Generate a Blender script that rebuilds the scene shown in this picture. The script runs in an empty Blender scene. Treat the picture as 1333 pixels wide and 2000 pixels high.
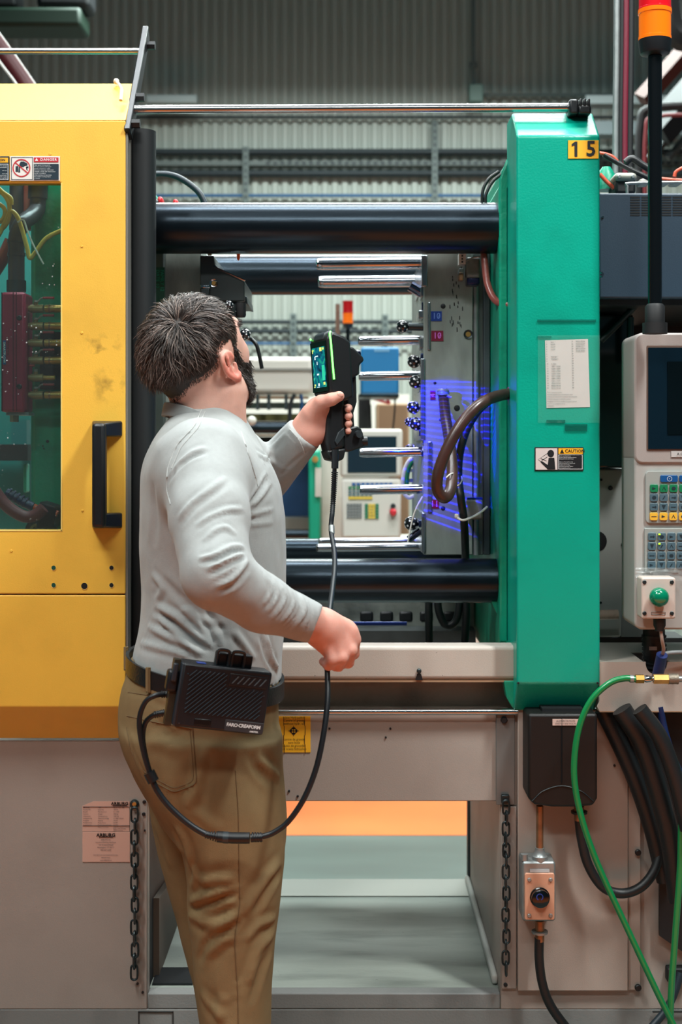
import bpy, bmesh, math, random
import numpy as np
from mathutils import Vector, Matrix, noise as mnoise
from mathutils.bvhtree import BVHTree

SC = bpy.context.scene
COL = SC.collection
random.seed(7); RNG = np.random.default_rng(7)
PI = math.pi
# ------------------------------------------------------------------ camera
F, VX, VY, CH = 2600.0, 680.0, 865.0, 1.475        # focal length in pixels, vanishing point, camera height
cam_d = bpy.data.cameras.new('camera'); cam = bpy.data.objects.new('camera', cam_d); COL.objects.link(cam)
cam.location = (0, 0, CH); cam.rotation_euler = (PI/2, 0, 0)
cam_d.sensor_fit = 'HORIZONTAL'; cam_d.sensor_width = 24.0; cam_d.lens = F/1333*24.0
cam_d.shift_x = (666.5-VX)/1333; cam_d.shift_y = -(1000-VY)/1333
cam_d.clip_start = 0.05; cam_d.clip_end = 60
cam_d.dof.use_dof = True; cam_d.dof.focus_distance = 2.42; cam_d.dof.aperture_fstop = 5.0
SC.camera = cam
# ------------------------------------------------------------------ world, lamps, exposure
W = bpy.data.worlds.new('hall_air'); SC.world = W; W.use_nodes = True
W.node_tree.nodes['Background'].inputs['Color'].default_value = (0.38, 0.78, 0.92, 1)
W.node_tree.nodes['Background'].inputs['Strength'].default_value = 0.085
SC.view_settings.view_transform = 'Standard'; SC.view_settings.look = 'None'
SC.view_settings.exposure = -0.08; SC.view_settings.gamma = 1.0; SC.view_settings.use_curve_mapping = False
def area(name, loc, size, power, color=(1,1,1), target=None, spread=180):
    d = bpy.data.lights.new(name, 'AREA'); d.shape = 'RECTANGLE'; d.size, d.size_y = size
    d.energy = power; d.color = color; d.spread = math.radians(spread)
    o = bpy.data.objects.new(name, d); COL.objects.link(o); o.location = loc
    t = Vector(target) if target else Vector((loc[0], loc[1], 0))
    o.rotation_euler = (t-Vector(loc)).to_track_quat('-Z', 'Y').to_euler()
    return o
area('hall_light_a', (-1.5, 0.85, 4.4), (0.30, 1.1), 50, (0.97, 1.0, 0.97), (-0.45, 2.5, 1.0), 130)
area('hall_light_b', (1.55, 1.05, 4.4), (0.22, 0.9), 76, (0.97, 1.0, 0.97), (0.45, 2.5, 1.0), 130)
area('hall_light_c', (-0.1, 2.80, 4.4), (2.8, 0.25), 40, (0.92, 0.98, 1.0), None, 110)
area('hall_light_d', (0.35, 3.68, 4.4), (1.9, 0.40), 48, (0.95, 0.99, 1.0), None, 130)
area('hall_light_e', (0.1, 5.4, 4.5), (4.0, 0.35), 62, (1.0, 0.98, 0.93), None, 140)
area('hall_light_f', (0.5, 6.9, 4.5), (3.6, 0.3), 370, (0.86, 1.0, 0.96), None, 160)
area('fill_light_g', (-0.3, -1.2, 4.6), (2.4, 0.3), 20, (0.97, 1.0, 0.97), (-0.2, 2.0, 1.0), 95)  # added lamp behind the camera, fills the window interior and front faces
# ------------------------------------------------------------------ helpers
def P(px, py, Y): return Vector(((px-VX)*Y/F, Y, CH-(py-VY)*Y/F))
def PX(px, Y): return (px-VX)*Y/F
def PZ(py, Y): return CH-(py-VY)*Y/F
def S(n, Y): return n*Y/F
def lin(c):
    c = c/255.0
    return c/12.92 if c <= 0.04045 else ((c+0.055)/1.055)**2.4
def rgb(r, g, b, k=1.0): return (lin(r)*k, lin(g)*k, lin(b)*k, 1)
MATS = {}
def mat(name, col, rough=0.5, metal=0.0, var=0.0, vscale=6.0, bump=0.0, bscale=200.0, dirt=None, dirt_amt=0.0,
        dscale=9.0, emis=None, estr=0.0, alpha=None, trans=0.0, coat=0.0, spec=0.5, speck=None, stretch=None, sheen=0.0, sss=0.0):
    if name in MATS: return MATS[name]
    m = bpy.data.materials.new(name); m.use_nodes = True; nt = m.node_tree; N = nt.nodes; L = nt.links
    b = N['Principled BSDF']; b.inputs['Roughness'].default_value = rough; b.inputs['Metallic'].default_value = metal
    b.inputs['Base Color'].default_value = col; b.inputs['Specular IOR Level'].default_value = spec
    if coat: b.inputs['Coat Weight'].default_value = coat; b.inputs['Coat Roughness'].default_value = 0.12
    if trans: b.inputs['Transmission Weight'].default_value = trans; b.inputs['IOR'].default_value = 1.45
    if sheen: b.inputs['Sheen Weight'].default_value = sheen
    if sss: b.inputs['Subsurface Weight'].default_value = sss; b.inputs['Subsurface Radius'].default_value = (0.012, 0.005, 0.003); b.inputs['Subsurface Scale'].default_value = 0.6
    if emis: b.inputs['Emission Color'].default_value = emis; b.inputs['Emission Strength'].default_value = estr
    tc = N.new('ShaderNodeTexCoord'); vec = tc.outputs['Object']
    if stretch:
        mp = N.new('ShaderNodeMapping'); mp.inputs['Scale'].default_value = stretch; L.new(vec, mp.inputs['Vector']); vec = mp.outputs['Vector']
    cur = None
    def noise(sc, det=4):
        n = N.new('ShaderNodeTexNoise'); n.inputs['Scale'].default_value = sc; n.inputs['Detail'].default_value = det
        L.new(vec, n.inputs['Vector']); return n.outputs['Fac']
    def mix(fac, a, bcol):
        x = N.new('ShaderNodeMix'); x.data_type = 'RGBA'
        L.new(fac, x.inputs['Factor'])
        if hasattr(a, 'is_linked'): L.new(a, x.inputs['A'])
        else: x.inputs['A'].default_value = a
        x.inputs['B'].default_value = bcol
        return x.outputs['Result']
    def ramp(fac, lo, hi, v=1.0):
        r = N.new('ShaderNodeMapRange'); L.new(fac, r.inputs['Value']); r.inputs['From Min'].default_value = lo
        r.inputs['From Max'].default_value = hi; r.inputs['To Max'].default_value = v; return r.outputs['Result']
    if var:
        c0 = tuple(x*(1-var) for x in col[:3])+(1,); c1 = tuple(min(1, x*(1+var)) for x in col[:3])+(1,)
        cur = mix(ramp(noise(vscale), 0.3, 0.7), c0, c1)
    if dirt is not None:
        cur = mix(ramp(noise(dscale, 7), 0.52, 0.78, dirt_amt), cur if cur is not None else col, dirt)
    if speck is not None:            # (colour, scale, threshold)
        v = N.new('ShaderNodeTexVoronoi'); v.inputs['Scale'].default_value = speck[1]; L.new(vec, v.inputs['Vector'])
        r = N.new('ShaderNodeMapRange'); L.new(v.outputs['Distance'], r.inputs['Value'])
        r.inputs['From Min'].default_value = speck[2]; r.inputs['From Max'].default_value = speck[2]*0.55
        nn = ramp(noise(speck[1]*0.35, 2), 0.5, 0.62)
        mm = N.new('ShaderNodeMath'); mm.operation = 'MULTIPLY'; L.new(r.outputs['Result'], mm.inputs[0]); L.new(nn, mm.inputs[1])
        cur = mix(mm.outputs[0], cur if cur is not None else col, speck[0])
    if cur is not None: L.new(cur, b.inputs['Base Color'])
    if bump:
        bp = N.new('ShaderNodeBump'); bp.inputs['Strength'].default_value = bump; bp.inputs['Distance'].default_value = 0.002
        L.new(noise(bscale, 3), bp.inputs['Height']); L.new(bp.outputs['Normal'], b.inputs['Normal'])
    if alpha is not None: b.inputs['Alpha'].default_value = alpha
    MATS[name] = m
    return m

WLOC = {}
def wl(o): return WLOC.get(o.name, Vector((0, 0, 0))) if o else Vector((0, 0, 0))
def tagk(o, label=None, cat=None, group=None, kind=None):
    if label: o['label'] = label
    if cat: o['category'] = cat
    if group: o['group'] = group
    if kind: o['kind'] = kind
    return o
def thing(name, label, cat, loc=(0, 0, 0), group=None, kind=None):
    o = bpy.data.objects.new(name, None); COL.objects.link(o); o.location = loc; o.empty_display_size = 0.05
    WLOC[o.name] = Vector(loc)
    return tagk(o, label, cat, group, kind)
def frame_of(d):
    d = d.normalized(); u = Vector((0, 0, 1)) if abs(d.z) < 0.9 else Vector((1, 0, 0))
    a = d.cross(u).normalized(); return a, d.cross(a).normalized()
def catmull(pts, n=6):
    pts = [Vector(p) for p in pts]
    if len(pts) < 3: return pts
    q = [2*pts[0]-pts[1]]+pts+[2*pts[-1]-pts[-2]]; out = []
    for i in range(1, len(q)-2):
        p0, p1, p2, p3 = q[i-1:i+3]
        for k in range(n):
            t = k/n
            out.append(0.5*((2*p1)+(p2-p0)*t+(2*p0-5*p1+4*p2-p3)*t*t+(3*p1-p0-3*p2+p3)*t**3))
    out.append(pts[-1]); return out
class MB:
    def __init__(s): s.v = []; s.f = []
    def add(s, vs, fs):
        o = len(s.v); s.v += [Vector(v) for v in vs]; s.f += [tuple(i+o for i in f) for f in fs]; return s
    def box(s, x0, x1, y0, y1, z0, z1, M=None):
        vs = [Vector(p) for p in ((x0,y0,z0),(x1,y0,z0),(x1,y1,z0),(x0,y1,z0),(x0,y0,z1),(x1,y0,z1),(x1,y1,z1),(x0,y1,z1))]
        if M is not None: vs = [M @ v for v in vs]
        return s.add(vs, [(0,3,2,1),(4,5,6,7),(0,1,5,4),(1,2,6,5),(2,3,7,6),(3,0,4,7)])
    def pbox(s, px0, px1, py0, py1, Y, d):             # front face given in picture units at depth Y, going d deeper
        return s.box(PX(px0,Y), PX(px1,Y), Y, Y+d, PZ(py1,Y), PZ(py0,Y))
    def prism(s, pts, axis, a, b):                     # polygon extruded along an axis ('x','y','z') from a to b
        def mk(p, t):
            return Vector((t,p[0],p[1])) if axis == 'x' else Vector((p[0],t,p[1])) if axis == 'y' else Vector((p[0],p[1],t))
        n = len(pts); vs = [mk(p,a) for p in pts]+[mk(p,b) for p in pts]
        fs = [tuple(range(n)), tuple(range(2*n-1,n-1,-1))]+[(i,i+n,(i+1)%n+n,(i+1)%n) for i in range(n)]
        return s.add(vs, fs)
    def pprism(s, pp, Y, d):                           # picture polygon at depth Y
        return s.prism([(PX(a,Y), PZ(b,Y)) for a,b in pp], 'y', Y, Y+d)
    def cyl(s, a, b, r0, r1=None, n=20, caps=True):
        a, b = Vector(a), Vector(b); r1 = r0 if r1 is None else r1; u, w = frame_of(b-a); vs = []
        for p, r in ((a,r0),(b,r1)):
            for i in range(n):
                t = 2*PI*i/n; vs.append(p+(u*math.cos(t)+w*math.sin(t))*r)
        fs = [(i,(i+1)%n,(i+1)%n+n,i+n) for i in range(n)]
        if caps: fs += [tuple(range(n-1,-1,-1)), tuple(range(n,2*n))]
        return s.add(vs, fs)
    def lathe(s, a, d, prof, n=24):                    # prof: (distance along d, radius)
        a, d = Vector(a), Vector(d).normalized(); u, w = frame_of(d); vs = []
        for h, r in prof:
            for i in range(n):
                t = 2*PI*i/n; vs.append(a+d*h+(u*math.cos(t)+w*math.sin(t))*max(r,1e-5))
        k = len(prof); fs = [(j*n+i, j*n+(i+1)%n, (j+1)*n+(i+1)%n, (j+1)*n+i) for j in range(k-1) for i in range(n)]
        fs += [tuple(range(n-1,-1,-1)), tuple(range((k-1)*n,k*n))]
        return s.add(vs, fs)
    def tube(s, pts, r, n=10, sm=6, caps=True):
        pts = catmull(pts, sm) if sm else [Vector(p) for p in pts]
        m = len(pts); vs = []; u = None
        for i, p in enumerate(pts):
            d = (pts[min(i+1,m-1)]-pts[max(i-1,0)]).normalized()
            if u is None: u, w = frame_of(d)
            else:
                u = (u-d*u.dot(d)); u = u.normalized() if u.length > 1e-6 else frame_of(d)[0]
                w = d.cross(u)
            rr = r(i/(m-1)) if callable(r) else r
            for k in range(n):
                t = 2*PI*k/n; vs.append(p+(u*math.cos(t)+w*math.sin(t))*rr)
        fs = [(i*n+k, i*n+(k+1)%n, (i+1)*n+(k+1)%n, (i+1)*n+k) for i in range(m-1) for k in range(n)]
        if caps: fs += [tuple(range(n-1,-1,-1)), tuple(range((m-1)*n,m*n))]
        return s.add(vs, fs)
    def ball(s, c, r, n=20, m=12, sc=(1,1,1)):
        c = Vector(c); vs = [c+Vector((0,0,r*sc[2]))]
        for j in range(1,m):
            t = PI*j/m
            for i in range(n):
                a = 2*PI*i/n; vs.append(c+Vector((r*sc[0]*math.sin(t)*math.cos(a), r*sc[1]*math.sin(t)*math.sin(a), r*sc[2]*math.cos(t))))
        vs.append(c-Vector((0,0,r*sc[2]))); e = len(vs)-1
        fs = [(0,1+i,1+(i+1)%n) for i in range(n)]
        fs += [(1+j*n+i, 1+(j+1)*n+i, 1+(j+1)*n+(i+1)%n, 1+j*n+(i+1)%n) for j in range(m-2) for i in range(n)]
        fs += [(1+(m-2)*n+i, e, 1+(m-2)*n+(i+1)%n) for i in range(n)]
        return s.add(vs, fs)
    def build(s, name, m, parent=None, bev=0.0, smooth=40, seg=2, label=None, fix=True):
        me = bpy.data.meshes.new(name)
        vs = s.v; lo = Vector((min(v.x for v in vs),min(v.y for v in vs),min(v.z for v in vs)))
        hi = Vector((max(v.x for v in vs),max(v.y for v in vs),max(v.z for v in vs)))
        c = Vector(((lo.x+hi.x)/2,(lo.y+hi.y)/2,lo.z))
        me.from_pydata([v-c for v in vs], [], s.f)
        if fix:
            bm = bmesh.new(); bm.from_mesh(me); bmesh.ops.recalc_face_normals(bm, faces=bm.faces); bm.to_mesh(me); bm.free()
        me.validate()
        return link(name, me, m, parent, c, bev, smooth, seg, label)
def link(name, me, m, parent, c, bev=0.0, smooth=40, seg=2, label=None):
    if m: me.materials.append(m)
    o = bpy.data.objects.new(name, me); COL.objects.link(o)
    if smooth:
        me.shade_smooth(); me.set_sharp_from_angle(angle=math.radians(smooth))
    if bev:
        b = o.modifiers.new('edges','BEVEL'); b.width = bev; b.segments = seg; b.limit_method = 'ANGLE'; b.angle_limit = math.radians(35)
        b.harden_normals = False
    WLOC[o.name] = Vector(c); o.parent = parent; o.location = Vector(c)-wl(parent)
    if label: o['label'] = label
    return o
def text(body, px, py, hpx, Y, m, parent, name='lettering', align='LEFT', rot=0.0, space=1.0, xs=1.0, bold=0.0, lift=0.0008, line=1.0):
    """flat lettering facing the camera side (-Y); hpx = capital height in picture units at depth Y"""
    cu = bpy.data.curves.new('t','FONT'); cu.body = body; cu.align_x = align; cu.align_y = 'CENTER'
    cu.size = S(hpx,Y)/0.70; cu.space_character = space; cu.resolution_u = 2; cu.offset = bold*S(hpx,Y); cu.space_line = line
    t = bpy.data.objects.new('t', cu); COL.objects.link(t)
    dg = bpy.context.evaluated_depsgraph_get(); me = bpy.data.meshes.new_from_object(t.evaluated_get(dg))
    bpy.data.objects.remove(t); bpy.data.curves.remove(cu)
    Mx = Matrix.Rotation(PI/2,4,'X') @ Matrix.Rotation(math.radians(rot),4,'Z') @ Matrix.Diagonal((xs,1,1,1))
    me.transform(Mx); me.materials.clear(); me.name = name
    return link(name, me, m, parent, P(px,py,Y)-Vector((0,lift,0)), smooth=0)
def plate(parent, name, px0, px1, py0, py1, Y, m, d=0.0012, lift=0.0006, rnd=0.0):
    mb = MB(); Yf = Y-lift-d
    return mb.pbox(px0,px1,py0,py1,Yf,d).build(name, m, parent, bev=rnd, smooth=0)
def bolt(parent, px, py, Y, rpx, m, name='bolt', h=0.006, hexa=False):
    c = P(px,py,Y); r = S(rpx,Y)
    return MB().lathe(c, (0,-1,0), [(-0.002,r),(h*0.6,r),(h,r*0.75)], 6 if hexa else 14).build(name, m, parent, smooth=30)
def struct(mb, name, m, **k):
    o = mb.build(name, m, None, **k); o['kind'] = 'structure'; return o
# ------------------------------------------------------------------ materials
yellow = mat('yellow_paint', rgb(240,188,72), 0.42, var=0.05, vscale=3, bump=0.10, bscale=420, dirt=rgb(120,88,30), dirt_amt=0.22, dscale=5)
green = mat('green_paint', rgb(0,160,136), 0.30, var=0.06, vscale=4, bump=0.22, bscale=260, dirt=rgb(0,96,80), dirt_amt=0.3, dscale=7)
green_cast = mat('green_casting_paint', rgb(0,148,116), 0.4, var=0.12, vscale=12, bump=0.6, bscale=90, dirt=rgb(4,50,42), dirt_amt=0.6, dscale=14)
beige = mat('light_grey_paint', rgb(186,176,166), 0.5, var=0.05, vscale=3, bump=0.15, bscale=500, dirt=rgb(110,100,92), dirt_amt=0.25, dscale=4, speck=(rgb(50,44,40),38,0.055))
beige_shaded = mat('shaded_grey_paint', rgb(158,148,140), 0.5, var=0.06, vscale=3, bump=0.15, bscale=500, dirt=rgb(96,86,78), dirt_amt=0.3, dscale=4, speck=(rgb(40,36,34),38,0.055))  # darker copy of the light grey, light falloff low down put into the colour
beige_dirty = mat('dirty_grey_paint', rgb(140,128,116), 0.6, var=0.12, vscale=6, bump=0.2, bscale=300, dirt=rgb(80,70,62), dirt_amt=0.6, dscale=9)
blackp = mat('black_plastic', rgb(22,26,30), 0.38, var=0.15, bump=0.08, bscale=600)
blackm = mat('black_matte', rgb(16,19,22), 0.6)
rubber = mat('black_rubber', rgb(24,27,30), 0.5, bump=0.1, bscale=300)
bar_steel = mat('dark_oiled_steel', rgb(44,54,62), 0.27, metal=0.85, var=0.25, vscale=5, stretch=(0.6,9,9), bump=0.05, bscale=30)
chrome = mat('chrome', rgb(176,180,186), 0.14, metal=1.0, var=0.06, vscale=20)
rod_steel = mat('polished_rod', rgb(190,190,190), 0.2, metal=1.0, var=0.1, vscale=12)
steel = mat('machined_steel', rgb(150,158,152), 0.42, metal=0.25, var=0.14, vscale=5, bump=0.15, bscale=150, dirt=rgb(50,54,54), dirt_amt=0.6, dscale=6, stretch=(2,2,0.7))
steel_dark = mat('dark_steel', rgb(60,68,70), 0.4, metal=0.7, var=0.2, vscale=9)
brass = mat('brass', rgb(196,152,84), 0.32, metal=0.6, var=0.2, vscale=40)
copper = mat('copper_brown', rgb(150,112,82), 0.36, metal=0.6, var=0.3, vscale=30)
galv = mat('galvanised', rgb(150,156,156), 0.4, metal=0.6, var=0.15, vscale=30)
white = mat('white_print', rgb(225,222,216), 0.5)
inkblack = mat('black_ink', rgb(14,18,22), 0.5)
inkwhite = mat('white_ink', rgb(222,226,226), 0.5)
inkred = mat('red_ink', rgb(196,34,48), 0.5)
navy = mat('navy_print', rgb(12,38,52), 0.5)
sticker_yellow = mat('yellow_sticker', rgb(240,178,40), 0.45)
hose_black = mat('black_hose', rgb(22,26,28), 0.45, bump=0.15, bscale=400)
hose_brown = mat('brown_hose', rgb(62,40,36), 0.3, var=0.25, vscale=30)
hose_red = mat('red_brown_hose', rgb(140,72,66), 0.32, var=0.2, vscale=30)
hose_green = mat('green_hose', rgb(8,124,66), 0.3, coat=0.3)
cable_yellow = mat('yellow_tube', rgb(206,178,84), 0.35)
# ================================================================== the setting
concrete = mat('concrete', rgb(90,104,98), 0.5, var=0.2, vscale=1.6, bump=0.1, bscale=60, dirt=rgb(86,96,92), dirt_amt=0.5, dscale=2.2, stretch=(0.6,2.2,1))
struct(MB().box(-5,5,-2.5,9.7,-0.12,0), 'floor', concrete, smooth=0)
wall_m = mat('ribbed_cladding', rgb(176,180,172), 0.42, var=0.05, vscale=1.2)
mb = MB(); pr = []; x = -3.6; q = 0.0712
while x < 3.6:
    pr += [(x,9.50),(x+q*0.52,9.50),(x+q*0.62,9.525),(x+q*0.90,9.525)]; x += q
pr += [(3.6,9.50),(3.6,9.6),(-3.6,9.6)]
mb.prism(pr, 'z', 0, 6.2); struct(mb, 'wall_back', wall_m, smooth=0)
pipe_dark = mat('dark_blue_pipe', rgb(26,38,44), 0.5); pipe_blue = mat('blue_pipe', rgb(34,92,140), 0.4); strut_m = mat('strut_metal', rgb(104,114,112), 0.5)
def wall_pipe(name, label, px0, px1, py, rpx, m, Y=9.445, cat='pipe', group=None):
    o = MB().cyl(P(px0,py,Y), P(px1,py,Y), S(rpx,Y), n=12).build(name, m); return tagk(o, label, cat, group)
wall_pipe('wall_pipe', 'upper thick dark pipe running along the ribbed wall', 180, 1480, 297, 6.5, pipe_dark)
wall_pipe('wall_pipe', 'lower thick dark pipe running along the ribbed wall above the blue line', 180, 1480, 339, 7, pipe_dark)
wall_pipe('wall_pipe', 'thin blue pipe along the wall just above the upper machine bar', 180, 1000, 382, 3.2, pipe_blue)
wall_pipe('wall_pipe', 'dark pipe low on the wall, upper one behind the small signal lamp', 420, 1000, 629, 4, pipe_dark)
wall_pipe('wall_pipe', 'dark pipe low on the wall, lower one behind the small signal lamp', 420, 1000, 647, 4.5, pipe_dark)
wall_pipe('wall_pipe', 'thin pale blue pipe low on the wall behind the scanner', 420, 1000, 671, 2.6, pipe_blue)
wall_pipe('wall_conduit', 'grey conduit on the wall leading sideways from the junction box', 945, 1480, 186, 4, strut_m, cat='conduit')
wall_pipe('wall_conduit', 'thin grey conduit on the wall just under the door guide rod', 180, 1480, 229, 3, pipe_dark, cat='conduit')
t = thing('cable_tray', 'perforated metal cable tray between two dark wall pipes', 'cable tray', P(680,322,9.45))
MB().pbox(180,1480,314,323,9.45,0.04).build('channel', mat('tray_grey',rgb(96,104,102),.5), t, smooth=0)
for i in range(60): MB().pbox(520+i*14,528+i*14,315,321,9.447,0.006).build('slot', pipe_dark, t, smooth=0)
for k,(px,y0,y1,lb) in enumerate(((850,236,396,'tall slotted wall strut carrying the pipes above the upper bar'),(480,286,396,'slotted wall strut carrying the pipes above the man\'s head'),(573,612,760,'slotted wall strut left of the small signal lamp'),(753,614,700,'short slotted wall strut right of the small signal lamp'))):
    t = thing('wall_strut', lb, 'strut', P(px,y1,9.43), 'pipe struts on the wall')
    MB().pbox(px-6,px+6,y0,y1,9.42,0.04).build('rail', strut_m, t, bev=0.004, smooth=0)
    n = int((y1-y0)/13)
    for i in range(n): MB().pbox(px-2,px+2,y0+4+i*13,y0+11+i*13,9.417,0.006).build('slot', pipe_dark, t, smooth=0)
t = thing('junction_box', 'grey green junction box with conduit drop high on the wall', 'junction box', P(930,197,9.35))
jb = mat('box_grey_green', rgb(112,136,128), 0.5)
MB().pbox(917,945,163,198,9.30,0.1).build('body', jb, t, bev=0.01)
MB().cyl(P(925,163,9.36), P(925,-40,9.36), S(4,9.36), n=10).build('conduit', strut_m, t)
MB().cyl(P(925,122,9.36), P(925,132,9.36), S(8,9.36), n=10).build('coupling', strut_m, t)
MB().pbox(285,385,184,201,9.2,0.12).build('wall_reflection', mat('pale_grey', rgb(176,184,184),0.4), None, bev=0.01)  # pale box stands in for the reflection of a fluorescent lamp
tagk(bpy.data.objects['wall_reflection'], 'pale long box painted as a lamp reflection high on the wall beside the yellow door', 'reflection')
tagk(MB().pbox(1145,1480,186,202,9.0,0.14).build('wall_beam', mat('pale_beam', rgb(150,160,162),0.45), None), 'pale horizontal beam behind the signal tower pole', 'beam')
tagk(MB().pbox(1075,1480,236,262,9.05,0.14).build('wall_beam', mat('pale_beam2', rgb(120,132,136),0.45), None), 'grey horizontal beam level with the column top at far wall', 'beam')
# overhead clutter, far away
t = thing('overhead_hoist', 'dark hoist with green body under the roof at the upper left', 'hoist', P(80,50,7.0))
MB().pbox(-60,158,12,50,7.0,0.25).build('body', mat('hoist_green', rgb(4,34,20),0.6), t, bev=0.02)
MB().pbox(70,175,-60,14,7.02,0.2).build('motor', blackm, t, bev=0.03)
MB().pbox(-60,30,-60,12,7.05,0.2).build('trolley', blackm, t, bev=0.02)
tagk(MB().tube([P(-60,10,4.6),P(0,92,4.6),P(58,175,4.6),P(120,270,4.6)], S(17,4.6), n=14).build('overhead_hose', mat('maroon_hose', rgb(84,28,32),0.45)), 'thick maroon hose slanting down behind the yellow door', 'hose')
tagk(MB().tube([P(-40,60,4.5),P(0,122,4.5),P(30,162,4.5),P(80,240,4.5)], S(2.5,4.5), n=8).build('overhead_cable', white), 'thin white cable beside the maroon hose', 'cable')
rust = mat('orange_steel', rgb(74,28,18), 0.6); dkblue = mat('dark_blue_steel', rgb(8,14,20), 0.6)
t = thing('crane_arm', 'orange and dark diagonal crane arm behind the signal tower', 'crane', P(1400,330,6.6))
MB().tube([P(1420,10,6.6),P(1255,196,6.6)], S(20,6.6), n=4, sm=0).build('orange_beam', rust, t, smooth=0)
MB().tube([P(1460,60,6.8),P(1285,260,6.8)], S(34,6.8), n=4, sm=0).build('dark_beam', dkblue, t, smooth=0)
MB().tube([P(1420,205,6.4),P(1275,212,6.4),P(1252,245,6.4),P(1250,330,6.4),P(1250,430,6.4)], S(9,6.4), n=8).build('hose_loop', blackm, t)
MB().tube([P(1420,225,6.3),P(1285,228,6.3),P(1262,262,6.3),P(1262,430,6.3)], S(4,6.3), n=8).build('red_line', mat('dull_red', rgb(120,34,40),0.5), t)
for i,(a,b) in enumerate(((1270,300),(1305,330))):
    MB().tube([P(a,310,6.9),P(a+75,225,6.9)], S(8,6.9), n=4, sm=0)  .build('brace', mat('brace_grey',rgb(60,68,70),.6), t, smooth=0)
tagk(MB().tube([P(1300,-60,5.9),P(1315,60,5.9),P(1370,80,5.9)], S(26,5.9), n=8).build('ceiling_duct', blackm), 'black duct behind the lamp lens at the upper right edge', 'duct')
# orange painted aisles on the concrete, behind the machine and in front of it
orange_b = mat('orange_floor_paint', rgb(232,120,58), 0.5, var=0.06, vscale=2, dirt=rgb(180,96,54), dirt_amt=.3, dscale=3)
struct(MB().box(-5,5,5.0,6.3,0.0,0.002), 'floor_aisle_rear', orange_b, smooth=0)
struct(MB().box(-5,5,-2.5,1.75,0.0,0.002), 'floor_aisle_front', orange_b, smooth=0)
# ================================================================== background machine seen through the gap
cream = mat('cream_sheet', rgb(206,202,192), 0.45, var=0.04, vscale=2); bgblue = mat('blue_sheet', rgb(22,112,166), 0.4); bgteal = mat('teal_sheet', rgb(20,164,130), 0.4)
bgnavy = mat('navy_sheet', rgb(20,62,104), 0.45); olive = mat('olive_bar', rgb(92,88,34), 0.5); tan = mat('cardboard', rgb(140,112,86), 0.8)
t = thing('molding_machine', 'cream and teal molding machine standing in the row behind', 'machine', P(640,1060,5.9).xy.to_3d())
Yb = 5.9
MB().pbox(380,612,697,768,Yb,0.5).build('cover', cream, t, bev=0.02)
MB().pbox(380,612,719,724,Yb-0.012,0.02).build('cover_shadow_line', mat('grey_shadow', rgb(130,130,124),0.5), t, smooth=0)  # thin grey strip painted as a shadow line across the cover
MB().pbox(626,760,868,1075,Yb,0.6).build('side_panel', cream, t, bev=0.01)
MB().box(PX(626,Yb),PX(1000,Yb),Yb+0.05,Yb+0.6,0,PZ(1062,Yb)).build('bed', cream, t, bev=0.01)
MB().pbox(603,626,880,1075,Yb-0.1,0.6).build('platen', bgteal, t, bev=0.01)
MB().pbox(616,628,914,970,Yb-0.12,0.04).build('platen_label', cream, t, smooth=0)
MB().cyl(P(616,897,Yb-0.1),P(616,897,Yb-0.16),S(6,Yb),n=12).build('brass_knob', brass, t)
MB().pbox(420,603,893,1012,Yb+0.35,0.2).build('blue_panel', bgnavy, t, smooth=0)
MB().pbox(420,603,1012,1035,Yb+0.2,0.3).build('grey_panel', mat('dull_grey', rgb(112,112,104),0.5), t, smooth=0)
MB().cyl(P(380,1043,Yb),P(603,1043,Yb),S(9,Yb)).build('tie_bar', bar_steel, t)
MB().cyl(P(380,835,Yb),P(603,835,Yb),S(12,Yb)).build('tie_bar', bar_steel, t)
MB().pbox(380,603,808,822,Yb+0.1,0.1).build('olive_rail', olive, t, smooth=0)
MB().pbox(380,603,775,779,Yb+0.02,0.04).build('copper_rail', copper, t, smooth=0)
MB().pbox(380,603,786,798,Yb+0.15,0.04).build('steel_rail', galv, t, smooth=0)
for px in (500,522,556): MB().pbox(px,px+6,770,800,Yb-0.02,0.05).build('clip', steel_dark, t, smooth=0)
MB().tube([P(576,770,Yb-0.1),P(568,790,Yb-0.1),P(565,840,Yb-0.1)], S(4,Yb), n=8).build('hose', rubber, t)
MB().tube([P(588,770,Yb-0.1),P(590,790,Yb-0.1),P(586,820,Yb-0.1)], S(3,Yb), n=8).build('hose', bgnavy, t)
MB().ball(P(492,822,Yb-0.1), S(9,Yb)).build('pale_cap', cream, t)
MB().pbox(380,603,848,852,Yb,0.06).build('copper_rail', copper, t, smooth=0)
MB().pbox(380,603,853,893,Yb+0.4,0.2).build('dark_gap', blackm, t, smooth=0)
tagk(MB().pbox(705,780,678,770,5.75,0.4).build('hopper_box', bgblue, None, bev=0.01), 'bright blue box behind two chrome mold pins', 'box')
tagk(MB().pbox(700,780,770,776,5.80,0.35).build('box_shelf', steel_dark, None), 'dark shelf carrying the bright blue box', 'shelf')
for k in range(6): plate(bpy.data.objects['hopper_box'],'faded_print',732+k*5,735.5+k*5,681,687,5.75,mat('pale_ink', rgb(120,170,200),0.5))
tagk(MB().box(PX(470,8),PX(800,8),8,8.3,0,PZ(770,8)).build('storage_cabinet', cream, None), 'low cream cabinet against the far wall behind the scanner', 'cabinet')
tagk(MB().box(PX(736,6.9),PX(800,6.9),6.9,7.2,0,PZ(788,6.9)).build('cardboard_box', tan, None, bev=0.01), 'tall brown cardboard carton behind the small machine screen', 'carton')
t = thing('robot_arm', 'thin red triangular arm hanging under the blue box', 'robot arm', P(735,790,6.2))
redp = mat('red_paint', rgb(206,70,70), 0.45)
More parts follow.
